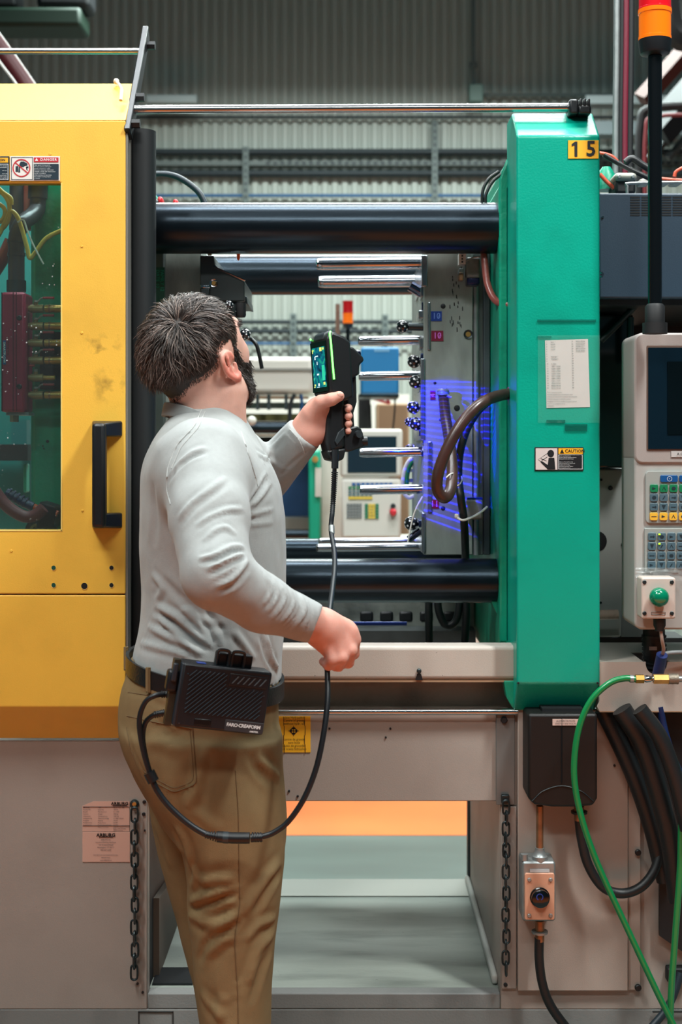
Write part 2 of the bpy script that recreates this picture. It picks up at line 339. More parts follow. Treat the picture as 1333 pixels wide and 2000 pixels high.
for a,b in (((728,735),(762,788)),((762,788),(718,775)),((722,738),(718,775))):
    MB().tube([P(*a,6.2),P(*b,6.2)], S(3.2,6.2), n=6, sm=0).build('red_bar', redp, t, smooth=0)
MB().pbox(700,724,770,842,6.25,0.1).build('mount', blackm, t)
MB().tube([P(770,745,6.2),P(772,790,6.2),P(768,840,6.2)], S(2,6.2), n=6).build('cable', blackm, t)
MB().tube([P(722,790,6.2),P(724,860,6.2)], S(4,6.2), n=6).build('cable', blackm, t)
def tower(name, label, px, Y, segs, base, pole, r, prad, ring=True, group='signal towers'):
    t = thing(name, label, 'signal lamp', P(px,pole[1],Y), group)
    for j,(y0,y1,m) in enumerate(segs):
        a, b = P(px,y1,Y), P(px,y0,Y); h = (b-a).length; rr = S(r,Y)
        MB().lathe(a,(0,0,1),[(0,rr*1.03),(h*0.1,rr*1.03),(h*0.11,rr),(h*0.86,rr),(h*0.87,rr*1.05),(h,rr*1.05)],32).build('lens', m, t, smooth=25)
        MB().cyl(a+Vector((0,0,h*.1)), b-Vector((0,0,h*.3)), rr*0.3, n=12).build('bulb', mat('bulb_glass', rgb(230,200,150),0.3), t)
    a, b = P(px,base[1],Y), P(px,base[0],Y); h = (b-a).length; rr = S(r,Y)
    MB().lathe(a,(0,0,1),[(0,rr*.62),(h*.12,rr*.9),(h*.25,rr*.95),(h,rr*1.04)],32).build('socket', blackp, t, smooth=30)
    MB().cyl(P(px,pole[1],Y), P(px,pole[0],Y), S(prad,Y), n=20).build('pole', mat('black_gloss', rgb(10,13,16),0.16,spec=0.6), t)
    return t
def lens(name, c, e): return mat(name, c, 0.18, emis=c, estr=e, coat=0.5)
lens_r, lens_a = lens('red_lens', rgb(214,18,30), 0.12), lens('amber_lens', rgb(244,118,10), 0.18)
tower('signal_tower', 'small red and amber signal lamp far behind the scanner', 680, 6.0, [(588,612,lens('red_lens_far',rgb(170,20,24),0.1)),(612,632,lens('amber_lens_far',rgb(226,104,20),0.3))], (632,642), (642,868), 10, 4)
tagk(MB().cyl(P(660,868,6.1),P(660,594,6.1),S(4.5,6.1)).build('standing_pipe', mat('brown_pipe', rgb(120,92,76),0.5)), 'thin brown pipe beside the small signal lamp', 'pipe')
# its terminal
Yc = 5.3
t = thing('control_terminal', 'cream control terminal of the machine behind, with dark screen', 'control terminal', P(728,1055,Yc))
MB().pbox(665,787,838,932,Yc,0.14).build('screen_housing', cream, t, bev=0.012)
MB().pbox(679,775,852,923,Yc-0.004,0.02).build('screen', mat('screen_far', rgb(20,40,52),0.2), t, smooth=0)
MB().pbox(667,784,935,1052,Yc,0.14).build('key_housing', cream, t, bev=0.012)
for i in range(9): MB().pbox(688+i*9,695+i*9,943,948,Yc-0.006,0.012).build('key', mat('key_blue',rgb(30,88,150),0.5), t, smooth=0)
for j in range(3):
    for i in range(6): MB().pbox(681+i*8,687+i*8,950+j*7,955+j*7,Yc-0.006,0.012).build('key', mat('key_green',rgb(40,120,84),0.5) if j==0 else mat('key_grey',rgb(96,120,122),0.5), t, smooth=0)
MB().pbox(681,728,970,975,Yc-0.006,0.012).build('key_strip', mat('key_yellow',rgb(214,184,70),0.5), t, smooth=0)
for j in range(5):
    for i in range(5): MB().pbox(678+i*6,683+i*6,983+j*6,988+j*6,Yc-0.006,0.012).build('key', mat('key_grey2',rgb(120,124,124),0.5), t, smooth=0)
for j in range(5):
    for i in range(4): MB().pbox(713+i*7,719+i*7,984+j*6,989+j*6,Yc-0.006,0.012).build('key', MATS['key_green'] if i in (0,3) else MATS['key_yellow'], t, smooth=0)
MB().lathe(P(768,1000,Yc),(0,-1,0),[(0,S(7,Yc)),(0.03,S(7,Yc)),(0.04,S(4,Yc))],16).build('stop_button', inkred, t)
MB().lathe(P(768,988,Yc),(0,-1,0),[(0,S(5,Yc)),(0.02,S(5,Yc))],14).build('key_switch', steel_dark, t)
MB().box(PX(700,Yc),PX(750,Yc),Yc+0.12,Yb+0.06,PZ(1020,Yc),PZ(960,Yc)).build('mount_arm', cream, t)
# ================================================================== the molding machine in front
# ---- lower body
YB = 2.62
def X_(px): return PX(px,YB)
def Z_(py): return PZ(py,YB)
base = thing('machine_chassis', 'light grey lower body of the molding machine with open pan', 'machine base', (0,2.62,0))
MB().box(X_(-420),X_(288),YB,YB+0.03,0.36,0.89).build('front_panel', beige_shaded, base, bev=0.002)
MB().box(X_(-420),X_(1500),YB,YB+0.03,0.0,0.36).add([],[]).build('plinth_panel', mat('plinth_grey', rgb(128,130,128),0.55,var=0.1,vscale=4,dirt=rgb(70,74,74),dirt_amt=.6,dscale=6,bump=.2,bscale=300), base, bev=0.002)
MB().box(X_(288),X_(978),YB,YB+0.03,0.36,Z_(1940)).build('pan_lip', MATS['plinth_grey'], base, bev=0.003)
MB().box(X_(978),X_(1500),YB,YB+0.03,0.36,Z_(1390)).build('front_panel', beige_shaded, base, bev=0.002)
MB().box(X_(288),X_(972),YB,YB+0.03,Z_(1565),Z_(1392)).build('header_panel', beige_shaded, base, bev=0.002)
MB().box(X_(250),X_(1012),YB+0.05,YB+0.08,Z_(1395),Z_(1300)).build('recess_panel', beige_dirty, base, smooth=0)
MB().box(X_(250),X_(988),YB+0.035,YB+0.06,Z_(1337),Z_(1320)).build('recess_strip', beige_dirty, base, bev=0.003)
# pan
pan_m = mat('pan_metal', rgb(150,158,150), 0.36, var=0.22, vscale=4, dirt=rgb(60,70,66), dirt_amt=0.75, dscale=5, bump=0.15, bscale=120, stretch=(0.6,2.5,1), speck=(rgb(30,34,32),30,0.06))
zp = Z_(1940)
MB().box(X_(288),X_(978),YB+0.03,3.30,zp-0.02,zp-0.001).build('pan_floor', pan_m, base, smooth=0)
MB().box(X_(288),X_(978),3.18,3.302,zp-0.01,zp+0.0015).build('pan_edge', mat('lit_band', rgb(200,200,192),0.4), base, smooth=0)  # flat pale strip painted as the lit far part of the pan
MB().box(X_(978),X_(978)+0.02,YB+0.03,3.34,zp-0.02,Z_(1392)).build('side_wall', beige_shaded, base, smooth=0)
MB().box(X_(978)-0.012,X_(978),YB+0.04,3.28,zp,zp+0.02).build('weld_bead', mat('worn_white', rgb(190,192,186),0.5), base, bev=0.005)
MB().box(X_(288)-0.02,X_(288),YB+0.03,3.34,zp-0.02,Z_(1392)).build('side_wall', blackm, base, smooth=0)  # left inner wall made black, its shade is in the colour
MB().box(PX(912,3.30),PX(926,3.30),3.27,3.30,zp,Z_(1392)).build('rear_post', steel_dark, base, bev=0.002)
MB().box(X_(288),X_(972),3.30,3.33,Z_(1480),Z_(1335)).build('rear_panel', beige_dirty, base, smooth=0)
MB().box(X_(1012),X_(1500),YB+0.03,3.5,0.0,0.4).build('body_block', beige_dirty, base, smooth=0)
MB().box(X_(-420),X_(288)-0.02,YB+0.03,3.34,0.0,0.88).build('body_block', beige_dirty, base, smooth=0)
MB().box(X_(288),X_(978),YB+0.03,3.3,0.0,zp-0.03).build('body_block', beige_dirty, base, smooth=0)
MB().prism([(2.70,zp),(3.05,zp),(3.22,zp+0.09),(2.70,zp+0.16)],'x',X_(288),X_(288)+0.012).build('gusset', mat('gusset_brown',rgb(70,58,48),0.6), base, smooth=0)
MB().box(X_(292),X_(372),2.66,2.74,zp,zp+0.004).build('drain_cover', inkblack, base, smooth=0)
MB().pbox(270,338,1976,1978,YB-0.002,0.003).add([],[]).build('hatch_seam', steel_dark, base, smooth=0)
for px in (270,337): MB().pbox(px,px+2,1976,2060,YB-0.002,0.003).build('hatch_seam', steel_dark, base, smooth=0)
for px,py,r in ((282,1566,3.5),(281,1590,3.5),(283,1622,1.8),(269,1921,2.5),(279,1938,2.5),(644,1423,2.2),(763,1423,2.2),(754,1440,2),(565,1545,2.2),(582,1555,2.2),(987,1405,7)):
    bolt(base,px,py,YB,r,inkblack,h=0.003)
# ledge in front of the mold space
led = thing('front_ledge', 'light grey sheet metal ledge below the mold space', 'ledge', P(780,1330,2.6))
MB().box(PX(250,2.60),PX(1012,2.60),2.60,2.655,PZ(1328,2.60),PZ(1262,2.60)).build('rail', beige, led, bev=0.008, seg=3)
MB().box(PX(250,2.60),PX(1010,2.60),2.604,2.62,PZ(1333,2.60),PZ(1328,2.60)).build('lower_fold', mat('tan_edge', rgb(168,136,108),0.5), led, smooth=0)
MB().lathe(P(819,1310,2.60),(0,-1,0),[(-.002,S(4.6,2.6)),(0.004,S(4.6,2.6)),(0.006,S(2.5,2.6))],16).build('screw', steel_dark, led)
MB().prism([(PX(812,2.6),PZ(1328,2.6)),(PX(826,2.6),PZ(1328,2.6)),(PX(823,2.6),PZ(1316,2.6)),(PX(815,2.6),PZ(1316,2.6))],'y',2.5985,2.602).build('notch', inkblack, led, smooth=0)
# chrome guide rods
def rod(name,label,a,b,rpx,Y,m=rod_steel):
    o = MB().cyl(P(*a,Y),P(*b,Y),S(rpx,Y),n=24).build(name,m); return tagk(o,label,'rod')
rod('guide_rod','polished steel door guide rod running below the ledge',(255,1390),(1012,1390),6.5,2.605)
rod('guide_rod','long polished door guide rod from the yellow door to the green column top',(262,214),(1122,210),8.5,2.60)
rod('guide_rod','polished rod above the yellow door ending at the black arm',(-120,100),(272,100),6,2.72)
t = thing('rod_clamp','black ribbed clamp holding the guide rod on the green column','clamp',P(1135,222,2.60))
MB().pbox(1113,1131,193,222,2.58,0.05).build('collar', blackp, t, bev=0.004)
MB().pbox(1131,1156,205,222,2.58,0.05).build('block', blackp, t, bev=0.004)
for i in range(3): MB().pbox(1133+i*8,1138+i*8,192,207,2.58,0.05).build('fin', blackp, t, bev=0.002)
# rear bed and inner casting seen under the lower bar
bed = thing('machine_bed','rough cast machine bed with square slots below the lower bar','machine bed',(0.1,2.9,1.0))
castm = mat('rough_cast', rgb(118,124,118), 0.6, var=0.3, vscale=14, bump=0.6, bscale=60, dirt=rgb(40,46,46), dirt_amt=0.8, dscale=12)
Yr = 3.2
MB().pbox(420,926,1150,1236,Yr,0.5).build('casting', castm, bed, smooth=0)
for px in (703,742,780,820,866): MB().pbox(px,px+27,1194,1215,Yr-0.004,0.02).build('slot', inkblack, bed, bev=0.006)
MB().pbox(420,930,1232,1262,3.12,0.08).build('lower_plate', mat('dark_plate', rgb(58,64,64),0.5,var=.3,vscale=20), bed, smooth=0)
MB().cyl(P(640,1218,2.95),P(795,1218,2.95),S(4,2.95)).build('blue_rod', mat('blue_rod', rgb(20,44,110),0.3,metal=.5), bed)
# ---- tie bars
tb = []
for px0,px1,py,Y,r,lb in ((270,977,446,2.76,49.5,'front upper thick dark steel tie bar'),(270,977,1134,2.76,43,'front lower thick dark steel tie bar'),(350,1000,537,3.48,39,'rear upper dark tie bar partly behind the front one'),(350,1000,1074,3.48,22,'rear lower dark tie bar just above the front one')):
    o = MB().cyl(P(px0,py,Y),P(px1,py,Y),S(r,Y),n=64).build('tie_bar',bar_steel); tagk(o,lb,'tie bar','tie bars'); tb.append(o)
# ---- yellow sliding door
YD = 2.55
door = thing('safety_door','yellow sliding safety door with window and black handle','safety door',P(120,1443,YD))
def ring(mb, o, i, Y, d):
    ox0,ox1,oy0,oy1 = o; ix0,ix1,iy0,iy1 = i
    for a in ((ox0,ix0,oy0,oy1),(ix1,ox1,oy0,oy1),(ix0,ix1,oy0,iy0),(ix0,ix1,iy1,oy1)): mb.pbox(*a,Y,d)
    return mb
def ringmesh(o,i,Y,d):           # one continuous frame with a hole
    def c(px,py,yy): return Vector((PX(px,Y),yy,PZ(py,Y)))
    vs = []; 
    for yy in (Y,Y+d):
        vs += [c(o[0],o[2],yy),c(o[1],o[2],yy),c(o[1],o[3],yy),c(o[0],o[3],yy),c(i[0],i[2],yy),c(i[1],i[2],yy),c(i[1],i[3],yy),c(i[0],i[3],yy)]
    fs = []
    for k in range(4):
        j = (k+1)%4
        fs += [(k,j,4+j,4+k),(8+k,12+k,12+j,8+j),(k,8+k,8+j,j),(4+k,4+j,12+j,12+k)]
    return MB().add(vs,fs)
ringmesh((-420,245,235,1160),(-260,119,357,1035),YD,0.03).build('upper_panel', yellow, door, bev=0.0025, smooth=0)
def smudged(base, spots):
    m = base.copy(); m.name = 'yellow_paint_handled'; nt = m.node_tree; N = nt.nodes; L = nt.links; b = N['Principled BSDF']
    tc = N.new('ShaderNodeTexCoord'); cur = b.inputs['Base Color'].links[0].from_socket
    for c, r, sc_, th in spots:
        d = N.new('ShaderNodeVectorMath'); d.operation = 'DISTANCE'; L.new(tc.outputs['Object'], d.inputs[0]); d.inputs[1].default_value = c
        r1 = N.new('ShaderNodeMapRange'); L.new(d.outputs['Value'], r1.inputs[0]); r1.inputs['From Min'].default_value = r; r1.inputs['From Max'].default_value = r*.25
        n = N.new('ShaderNodeTexNoise'); n.inputs['Scale'].default_value = sc_; n.inputs['Detail'].default_value = 5; L.new(tc.outputs['Object'], n.inputs['Vector'])
        r2 = N.new('ShaderNodeMapRange'); L.new(n.outputs['Fac'], r2.inputs[0]); r2.inputs['From Min'].default_value = th; r2.inputs['From Max'].default_value = th+.16
        k = N.new('ShaderNodeMath'); k.operation = 'MULTIPLY'; L.new(r1.outputs[0], k.inputs[0]); L.new(r2.outputs[0], k.inputs[1])
        k2 = N.new('ShaderNodeMath'); k2.operation = 'MULTIPLY'; L.new(k.outputs[0], k2.inputs[0]); k2.inputs[1].default_value = .55
        x = N.new('ShaderNodeMix'); x.data_type = 'RGBA'; L.new(k2.outputs[0], x.inputs['Factor']); L.new(cur, x.inputs['A']); x.inputs['B'].default_value = rgb(84,66,34); cur = x.outputs['Result']
    L.new(cur, b.inputs['Base Color']); return m
up_ = bpy.data.objects['upper_panel']
up_.data.materials[0] = smudged(yellow, [(P(215,755,YD)-WLOC[up_.name],.045,30,.46),(P(192,690,YD)-WLOC[up_.name],.060,42,.54),(P(205,640,YD)-WLOC[up_.name],.05,36,.58)])
xr = PX(245,YD); xl = PX(-420,YD)
z235, z1380 = PZ(235,YD), PZ(1380,YD)
MB().prism([(YD,z235),(YD+0.03,z235),(2.668,2.19),(2.648,2.19)],'x',xl,xr).build('top_slope', yellow, door, bev=0.002, smooth=0)
MB().prism([(YD,PZ(1162.5,YD)),(YD,z1380),(YD+0.062,0.895),(YD+0.066,0.905),(YD+0.03,z1380+0.02),(YD+0.03,PZ(1162.5,YD))],'x',xl,xr).build('lower_panel', yellow, door, bev=0.002, smooth=0)
grey_trim = mat('grey_trim', rgb(128,126,120), 0.45, metal=0.3)
MB().box(xr-0.002,xr+0.004,YD+0.004,YD+0.045,PZ(1320,YD),z235-0.004).build('edge_trim', grey_trim, door, smooth=0)
MB().lathe(Vector((xr+0.018,YD+0.075,PZ(1320,YD))),(0,0,1),[(0,0.03),(PZ(256,2.62)-PZ(1320,YD),0.03)],24).build('rubber_edge', mat('soft_rubber', rgb(17,22,25),0.55), door)
MB().box(xr-0.03,xr-0.002,YD+0.03,YD+0.15,PZ(1330,YD),z235-0.02).build('side_return', blackm, door, smooth=0)
gl = bpy.data.materials.new('door_glass'); gl.use_nodes = True; nt = gl.node_tree; nt.nodes.clear()
o_ = nt.nodes.new('ShaderNodeOutputMaterial'); tr = nt.nodes.new('ShaderNodeBsdfTransparent'); tr.inputs[0].default_value = (0.80,0.93,0.92,1)
gg = nt.nodes.new('ShaderNodeBsdfGlossy'); gg.inputs['Roughness'].default_value = 0.05; fr = nt.nodes.new('ShaderNodeFresnel'); fr.inputs[0].default_value = 1.45
m1 = nt.nodes.new('ShaderNodeMixShader'); m2 = nt.nodes.new('ShaderNodeMixShader'); df = nt.nodes.new('ShaderNodeBsdfDiffuse'); df.inputs[0].default_value = (0.7,0.75,0.75,1)
tcn = nt.nodes.new('ShaderNodeTexCoord'); vo = nt.nodes.new('ShaderNodeTexVoronoi'); vo.inputs['Scale'].default_value = 75
mr = nt.nodes.new('ShaderNodeMapRange'); mr.inputs['From Min'].default_value = 0.13; mr.inputs['From Max'].default_value = 0.06
ns = nt.nodes.new('ShaderNodeTexNoise'); ns.inputs['Scale'].default_value = 7; mr2 = nt.nodes.new('ShaderNodeMapRange'); mr2.inputs['From Min'].default_value = .5; mr2.inputs['From Max'].default_value = .7
mm = nt.nodes.new('ShaderNodeMath'); mm.operation = 'MULTIPLY'; ma = nt.nodes.new('ShaderNodeMath'); ma.operation = 'ADD'; ma.inputs[1].default_value = 0.02
Lk = nt.links.new
Lk(tcn.outputs['Object'],vo.inputs['Vector']); Lk(tcn.outputs['Object'],ns.inputs['Vector']); Lk(vo.outputs['Distance'],mr.inputs[0]); Lk(ns.outputs['Fac'],mr2.inputs[0])
Lk(mr.outputs[0],mm.inputs[0]); Lk(mr2.outputs[0],mm.inputs[1]); Lk(mm.outputs[0],ma.inputs[0])
Lk(fr.outputs[0],m1.inputs[0]); Lk(tr.outputs[0],m1.inputs[1]); Lk(gg.outputs[0],m1.inputs[2])
Lk(ma.outputs[0],m2.inputs[0]); Lk(m1.outputs[0],m2.inputs[1]); Lk(df.outputs[0],m2.inputs[2]); Lk(m2.outputs[0],o_.inputs[0])
MB().pbox(-262,121,355,1037,YD+0.012,0.005).build('pane', gl, door, smooth=0)
MB().pbox(-262,121,1035,1037.5,YD-0.001,0.004).build('window_trim', mat('pale_yellow_edge', rgb(246,216,120),0.4), door, smooth=0)
MB().pbox(119,121.5,357,1037,YD-0.001,0.004).build('window_trim', MATS['pale_yellow_edge'], door, smooth=0)
for px,py,r,m in ((105,1109,4,'g'),(105,1143,4,'g'),(218,1109,4,'k'),(218,1143,4,'k'),(165,1144.5,6,'k')):
    h = MB().lathe(P(px,py,YD),(0,-1,0),[(-.001,S(r+1,YD)),(0.0012,S(r+1,YD)),(0.0004,S(r,YD))],18).build('hole_rim', MATS['pale_yellow_edge'], door)
    MB().lathe(P(px,py,YD),(0,-1,0),[(-.001,S(r,YD)),(0.0014,S(r,YD))],18).build('hole', inkblack if m=='k' else mat('hole_green',rgb(0,72,56),0.6), h)
for px,py in ((160,481),(160,650),(98,301),(22,1076),(161,997)): bolt(door,px,py,YD,2.6,yellow,name='rivet',h=0.0015)
# smudges where hands touched the door: slightly proud grimy patches are avoided, the paint itself carries the wear
hd = thing('handle','black arched pull handle',None,P(208,1032,YD)); hd.parent = door; hd.location = P(208,1032,YD)-wl(door)
def wedge(y0,y1,name):
    mbx = MB(); Yp = YD-0.052
    a = [P(180,y0,YD),P(240,y0,YD),P(240,y1,YD),P(180,y1,YD)]; 
    dz = S(5,YD)
    b = [P(191,y0+6 if y0<900 else y0,YD)+Vector((0,-0.052,0)),P(214,y0+6 if y0<900 else y0,YD)+Vector((0,-0.048,0)),P(214,y1 if y0<900 else y1-6,YD)+Vector((0,-0.048,0)),P(191,y1 if y0<900 else y1-6,YD)+Vector((0,-0.052,0))]
    return mbx.add(a+b,[(0,1,2,3),(4,7,6,5),(0,4,5,1),(1,5,6,2),(2,6,7,3),(3,7,4,0)]).build(name,blackp,hd,bev=0.003)
wedge(822,853,'upper_foot'); wedge(1001,1032,'lower_foot')
MB().box(PX(190,YD),PX(216,YD),YD-0.058,YD-0.030,PZ(1028,YD),PZ(827,YD)).build('grip', blackp, hd, bev=0.007, seg=3)
# black arm joining the rods
arm = thing('door_bracket','black bracket arm bolted to the upper corner of the yellow door','bracket',Vector((xr,2.56,2.07)))
MB().prism([(2.542,2.075),(2.575,2.060),(2.80,2.325),(2.775,2.345)],'x',xr-0.002,xr+0.010).build('plate', blackp, arm, bev=0.002)
for yy,zz in ((2.565,2.09),(2.62,2.155),(2.765,2.30)): MB().cyl((xr+0.01,yy,zz),(xr+0.026,yy,zz),0.009,n=6).build('bolt_head', blackm, arm, smooth=0)
t = thing('broken_cable_tie','short white zip tie stuck through the sloped door top','cable tie',P(236,190,2.58))
MB().tube([P(228,160,2.64)+Vector((0,-.004,0)),P(232,168,2.62)+Vector((0,0,.004)),P(238,174,2.60)], 0.003, n=8).build('tail', mat('tie_white',rgb(220,205,190),.5), t)
MB().tube([P(238,174,2.59),P(236,196,2.575)], 0.0035, n=8, sm=0).build('strap', MATS['tie_white'], t)
MB().ball(P(228,160,2.64)+Vector((0,-.004,0)),0.006,10,6).build('head', MATS['tie_white'], t)
# door warning plate
wp = thing('danger_sign','white and red danger sign above the door window','sign',P(68,352,YD))
plate(wp,'backing',19.5,117,305,353,YD,white,rnd=0.0008)
ringmesh((22,64,307,351),(23,63,308,350),YD-0.0022,0.0005).build('border',navy,wp,smooth=0)
cx,cy = 42.5,328.5
mbx = MB(); n=40
vs=[];fs=[]
for i in range(n):
    a=2*PI*i/n
    for r in (17.5,15.4): vs.append(P(cx+r*math.cos(a),cy+r*math.sin(a),YD)-Vector((0,0.0026,0)))
fs=[(2*i,2*i+1,(2*i+3)%(2*n),(2*i+2)%(2*n)) for i in range(n)]
mbx.add(vs,fs)
def quad(mb,pp,Y,lift): mb.add([P(a,b,Y)-Vector((0,lift,0)) for a,b in pp],[tuple(range(len(pp)))])
quad(mbx,((29.5,318.5),(31,317),(56,338),(54.5,339.5)),YD,0.0028); mbx.build('prohibition_ring',inkred,wp,smooth=0,fix=False)
mbx=MB()
quad(mbx,((38,322),(41,316),(47,316),(54,320),(54,324),(50,324),(46,327),(41,326)),YD,0.0022)
quad(mbx,((31,325),(36,325),(36,336),(31,336)),YD,0.0022); quad(mbx,((37,326),(39,326),(40,337),(36.5,337.5)),YD,0.0022)
quad(mbx,((51,326),(56,325),(56,328),(53,330),(56,334),(52,332)),YD,0.0022)
mbx.build('pictogram',navy,wp,smooth=0,fix=False)
plate(wp,'red_header',66,114,307.5,316.5,YD-0.0018,inkred,d=0.0004)
plate(wp,'text_panel',66,114.5,320,351,YD-0.0018,navy,d=0.0004)
text('DANGER',79,312,5,YD-0.0028,inkwhite,wp,space=1.15,xs=1.02,bold=0.03)
mbx=MB(); quad(mbx,((69,315),(75.5,315),(72.2,309)),YD,0.0034); mbx.build('warning_triangle',inkwhite,wp,smooth=0,fix=False)
for i,l in enumerate(('High speed moving parts','Do not operate with gate/','guards removed or open','DO NOT REACH AROUND','UNDER, OVER OR THROUGH','GATE / GUARDS','while machine is operating.','Can cause crushing injury','or death.')):
    text(l,67,322.6+i*3.25,1.75,YD-0.0028,inkwhite,wp,xs=1.25)
w2 = thing('caution_sign','black and yellow caution sign cut by the picture edge on the door','sign',P(0,353,YD))
plate(w2,'backing',-80,18,305,353,YD,navy,rnd=0.0008)
plate(w2,'yellow_header',-60,16,308,317.5,YD-0.0018,sticker_yellow,d=0.0004)
text('CAUTION',10.5,312.6,5,YD-0.0028,inkblack,w2,align='RIGHT',bold=0.02)
ringmesh((-62,16,320,351),(-61,15,321,350),YD-0.0022,0.0004).build('border',inkwhite,w2,smooth=0)
for i,l in enumerate(('may be started','automatically','','not use','','turn off','disconnect','hydraulic supply','lock out / tag out')):
    if l: text(l,13.5,324+i*3.1,1.75,YD-0.0024,inkwhite,w2,align='RIGHT',xs=1.2)
# ---- moving platen and water manifold behind the door window
mp = thing('moving_platen','green moving platen behind the yellow door window','platen',P(150,1250,2.80))
MB().box(PX(58,2.80),PX(271,2.80),2.80,3.55,PZ(1245,2.80),PZ(330,2.80)).build('casting', green_cast, mp, bev=0.012)
MB().pbox(-300,60,330,1060,3.45,0.08).build('inner_guard', mat('teal_guard',rgb(14,116,110),0.5,var=.2,vscale=3), mp, smooth=0)
MB().pbox(-300,54,868,900,3.30,0.1).build('cross_beam', blackm, mp, smooth=0)
MB().pbox(22,52,820,868,3.38,0.04).build('guard_plate', mat('teal_plate',rgb(24,110,112),0.4), mp, smooth=0)
MB().pbox(45,51,906,962,3.36,0.04).build('bright_slot', mat('teal_bright',rgb(60,190,160),0.3), mp, bev=0.006)
for px,py,r in ((93,862,3),(84,871,1.5),(86,876,1.5)): bolt(mp,px,py,2.80,r,inkblack,name='tapped_hole',h=0.002)
MB().pbox(78,119,648,760,2.76,0.04).build('dark_plate', blackm, mp, smooth=0)
YM = 2.70
maroon = mat('anodised_maroon', rgb(158,44,72), 0.36, metal=0.1, var=0.1, vscale=10)
mf = thing('water_manifold','maroon water manifold with brass valves behind the door window','manifold',P(20,810,YM))
MB().pbox(1,49,570,805,YM,0.07).build('body', maroon, mf, bev=0.006)
for px in (2.5,25,31): MB().pbox(px,px+1.2,571,803,YM-0.0008,0.003).build('groove', mat('maroon_dark',rgb(60,10,26),0.4), mf, smooth=0)
for py in (621,755): bolt(mf,38,py,YM,5,blackm,name='socket_screw',h=0.003)
plate(mf,'name_plate',5.5,11.5,665,712,YM,mat('blue_plate',rgb(20,88,150),0.3),rnd=0.0005)
text('SMARTFLOW',8.5,688.5,4.2,YM-0.003,inkwhite,mf,align='CENTER',rot=-90,xs=1.15,bold=.02)
for k in range(5): plate(mf,'fine_print',15+k*.01,16,690-k*6,694-k*6,YM,inkblack)
MB().cyl(P(32,570,YM+.035),P(32,548,YM+.035),S(19,YM),n=20).build('pipe_union', steel_dark, mf)
MB().pbox(12,56,805,811,YM+.01,0.05).build('flange', galv, mf, smooth=0)
MB().cyl(P(28,811,YM+.035),P(28,824,YM+.035),S(9,YM),n=6).build('drain_plug', galv, mf, smooth=0)
for i,py in enumerate((603,637,670,704,738,772)):
    Yv = YM+0.03
    v = MB().cyl(P(49,py,Yv),P(60,py,Yv),S(6,Yv),n=8).cyl(P(60,py,Yv),P(85,py,Yv),S(8,Yv),n=14).cyl(P(70,py,Yv),P(70,py-12,Yv),S(4.5,Yv),n=10).build('valve', mat('dull_brass',rgb(150,128,86),.4,metal=.4,var=.25,vscale=60), mf)
    if i!=4:
        MB().cyl(P(88,py,Yv),P(124,py,Yv),S(7.5,Yv),n=12).build('coupling', brass, v)
        MB().cyl(P(96,py,Yv),P(99,py,Yv),S(8.6,Yv),n=12).build('coupling_ring', copper, v)
        MB().tube([P(68,py-14,Yv-.006),P(74,py-14,Yv-.006),P(80,py-20,Yv-.006),P(86,py-21,Yv-.006)], S(1.8,Yv), n=6).build('lever', galv, v)
        MB().tube([P(84,py-21,Yv-.006),P(106,py-21,Yv-.006)], S(2.4,Yv), n=8, sm=0).build('lever_grip', mat('lever_red',rgb(150,30,40),.4), v)
    else:
        MB().cyl(P(85,py,Yv),P(108,py,Yv),S(5,Yv),n=10).build('coupling', brass, v)
        MB().tube([P(58,py-24,Yv-.006),P(68,py-24,Yv-.006)], S(2.2,Yv), n=8, sm=0).build('lever_grip', MATS['lever_red'], v)
    MB().cyl(P(70,py-11,Yv),P(70,py-17,Yv),S(4,Yv),n=6).build('stem_nut', galv, v, smooth=0)
pv = mat('dark_red_pvc', rgb(78,44,50), 0.3, var=.2, vscale=20); pvk = mat('dark_pvc', rgb(66,60,64), 0.3, var=.2, vscale=20)
t = thing('water_pipe','dark bent water pipe rising from the maroon manifold','pipe',P(32,548,YM))
MB().tube([P(32,555,2.735),P(32,500,2.735),P(33,462,2.735),P(44,436,2.74),P(66,418,2.78),P(74,400,2.8),P(75,350,2.8)], S(16,2.74), n=16).build('bend', pvk, t)
for a,b in ((500,494),(474,469)): MB().cyl(P(32,a,2.735),P(32,b,2.735),S(17.5,2.74),n=18).build('collar', pvk, t)
MB().cyl(P(74,388,2.8),P(75,350,2.8),S(19,2.8),n=18).build('sleeve', mat('grey_pvc',rgb(70,64,66),.35), t)
for px,r,m,lb in ((33,15,pvk,'dark straight water pipe at the top of the door window'),(54,9,hose_red,'reddish water hose between two dark pipes in the window')):
    tagk(MB().cyl(P(px,450,2.86),P(px+1,340,2.86),S(r,2.86),n=16).build('water_pipe',m),lb,'pipe')
tagk(MB().tube([P(-30,560,2.80),P(5,505,2.80),P(22,470,2.80)],S(13,2.8),n=14).build('water_hose',hose_red),'maroon hose behind the left edge of the window','hose')
for pts,lb in (([(-30,500),(0,455),(18,415),(32,420),(42,445),(52,480),(58,504),(70,492),(90,466),(119,451),(140,446)],'yellow tube tied around the dark pipe bend'),
               ([(-20,365),(5,378),(18,400),(16,430),(2,448),(-20,452)],'yellow tube looping at the upper left window corner'),
               ([(-20,392),(4,402),(10,416),(2,432),(-20,436)],'small inner loop of yellow tube at the left picture edge'),
               ([(-20,350),(4,374),(20,386),(22,400)],'short yellow tube end crossing the looped tube')):
    tagk(MB().tube([P(a,b,2.66) for a,b in pts],S(4.4,2.66),n=10).build('air_tube',cable_yellow),lb,'tube','yellow tubes in the window')
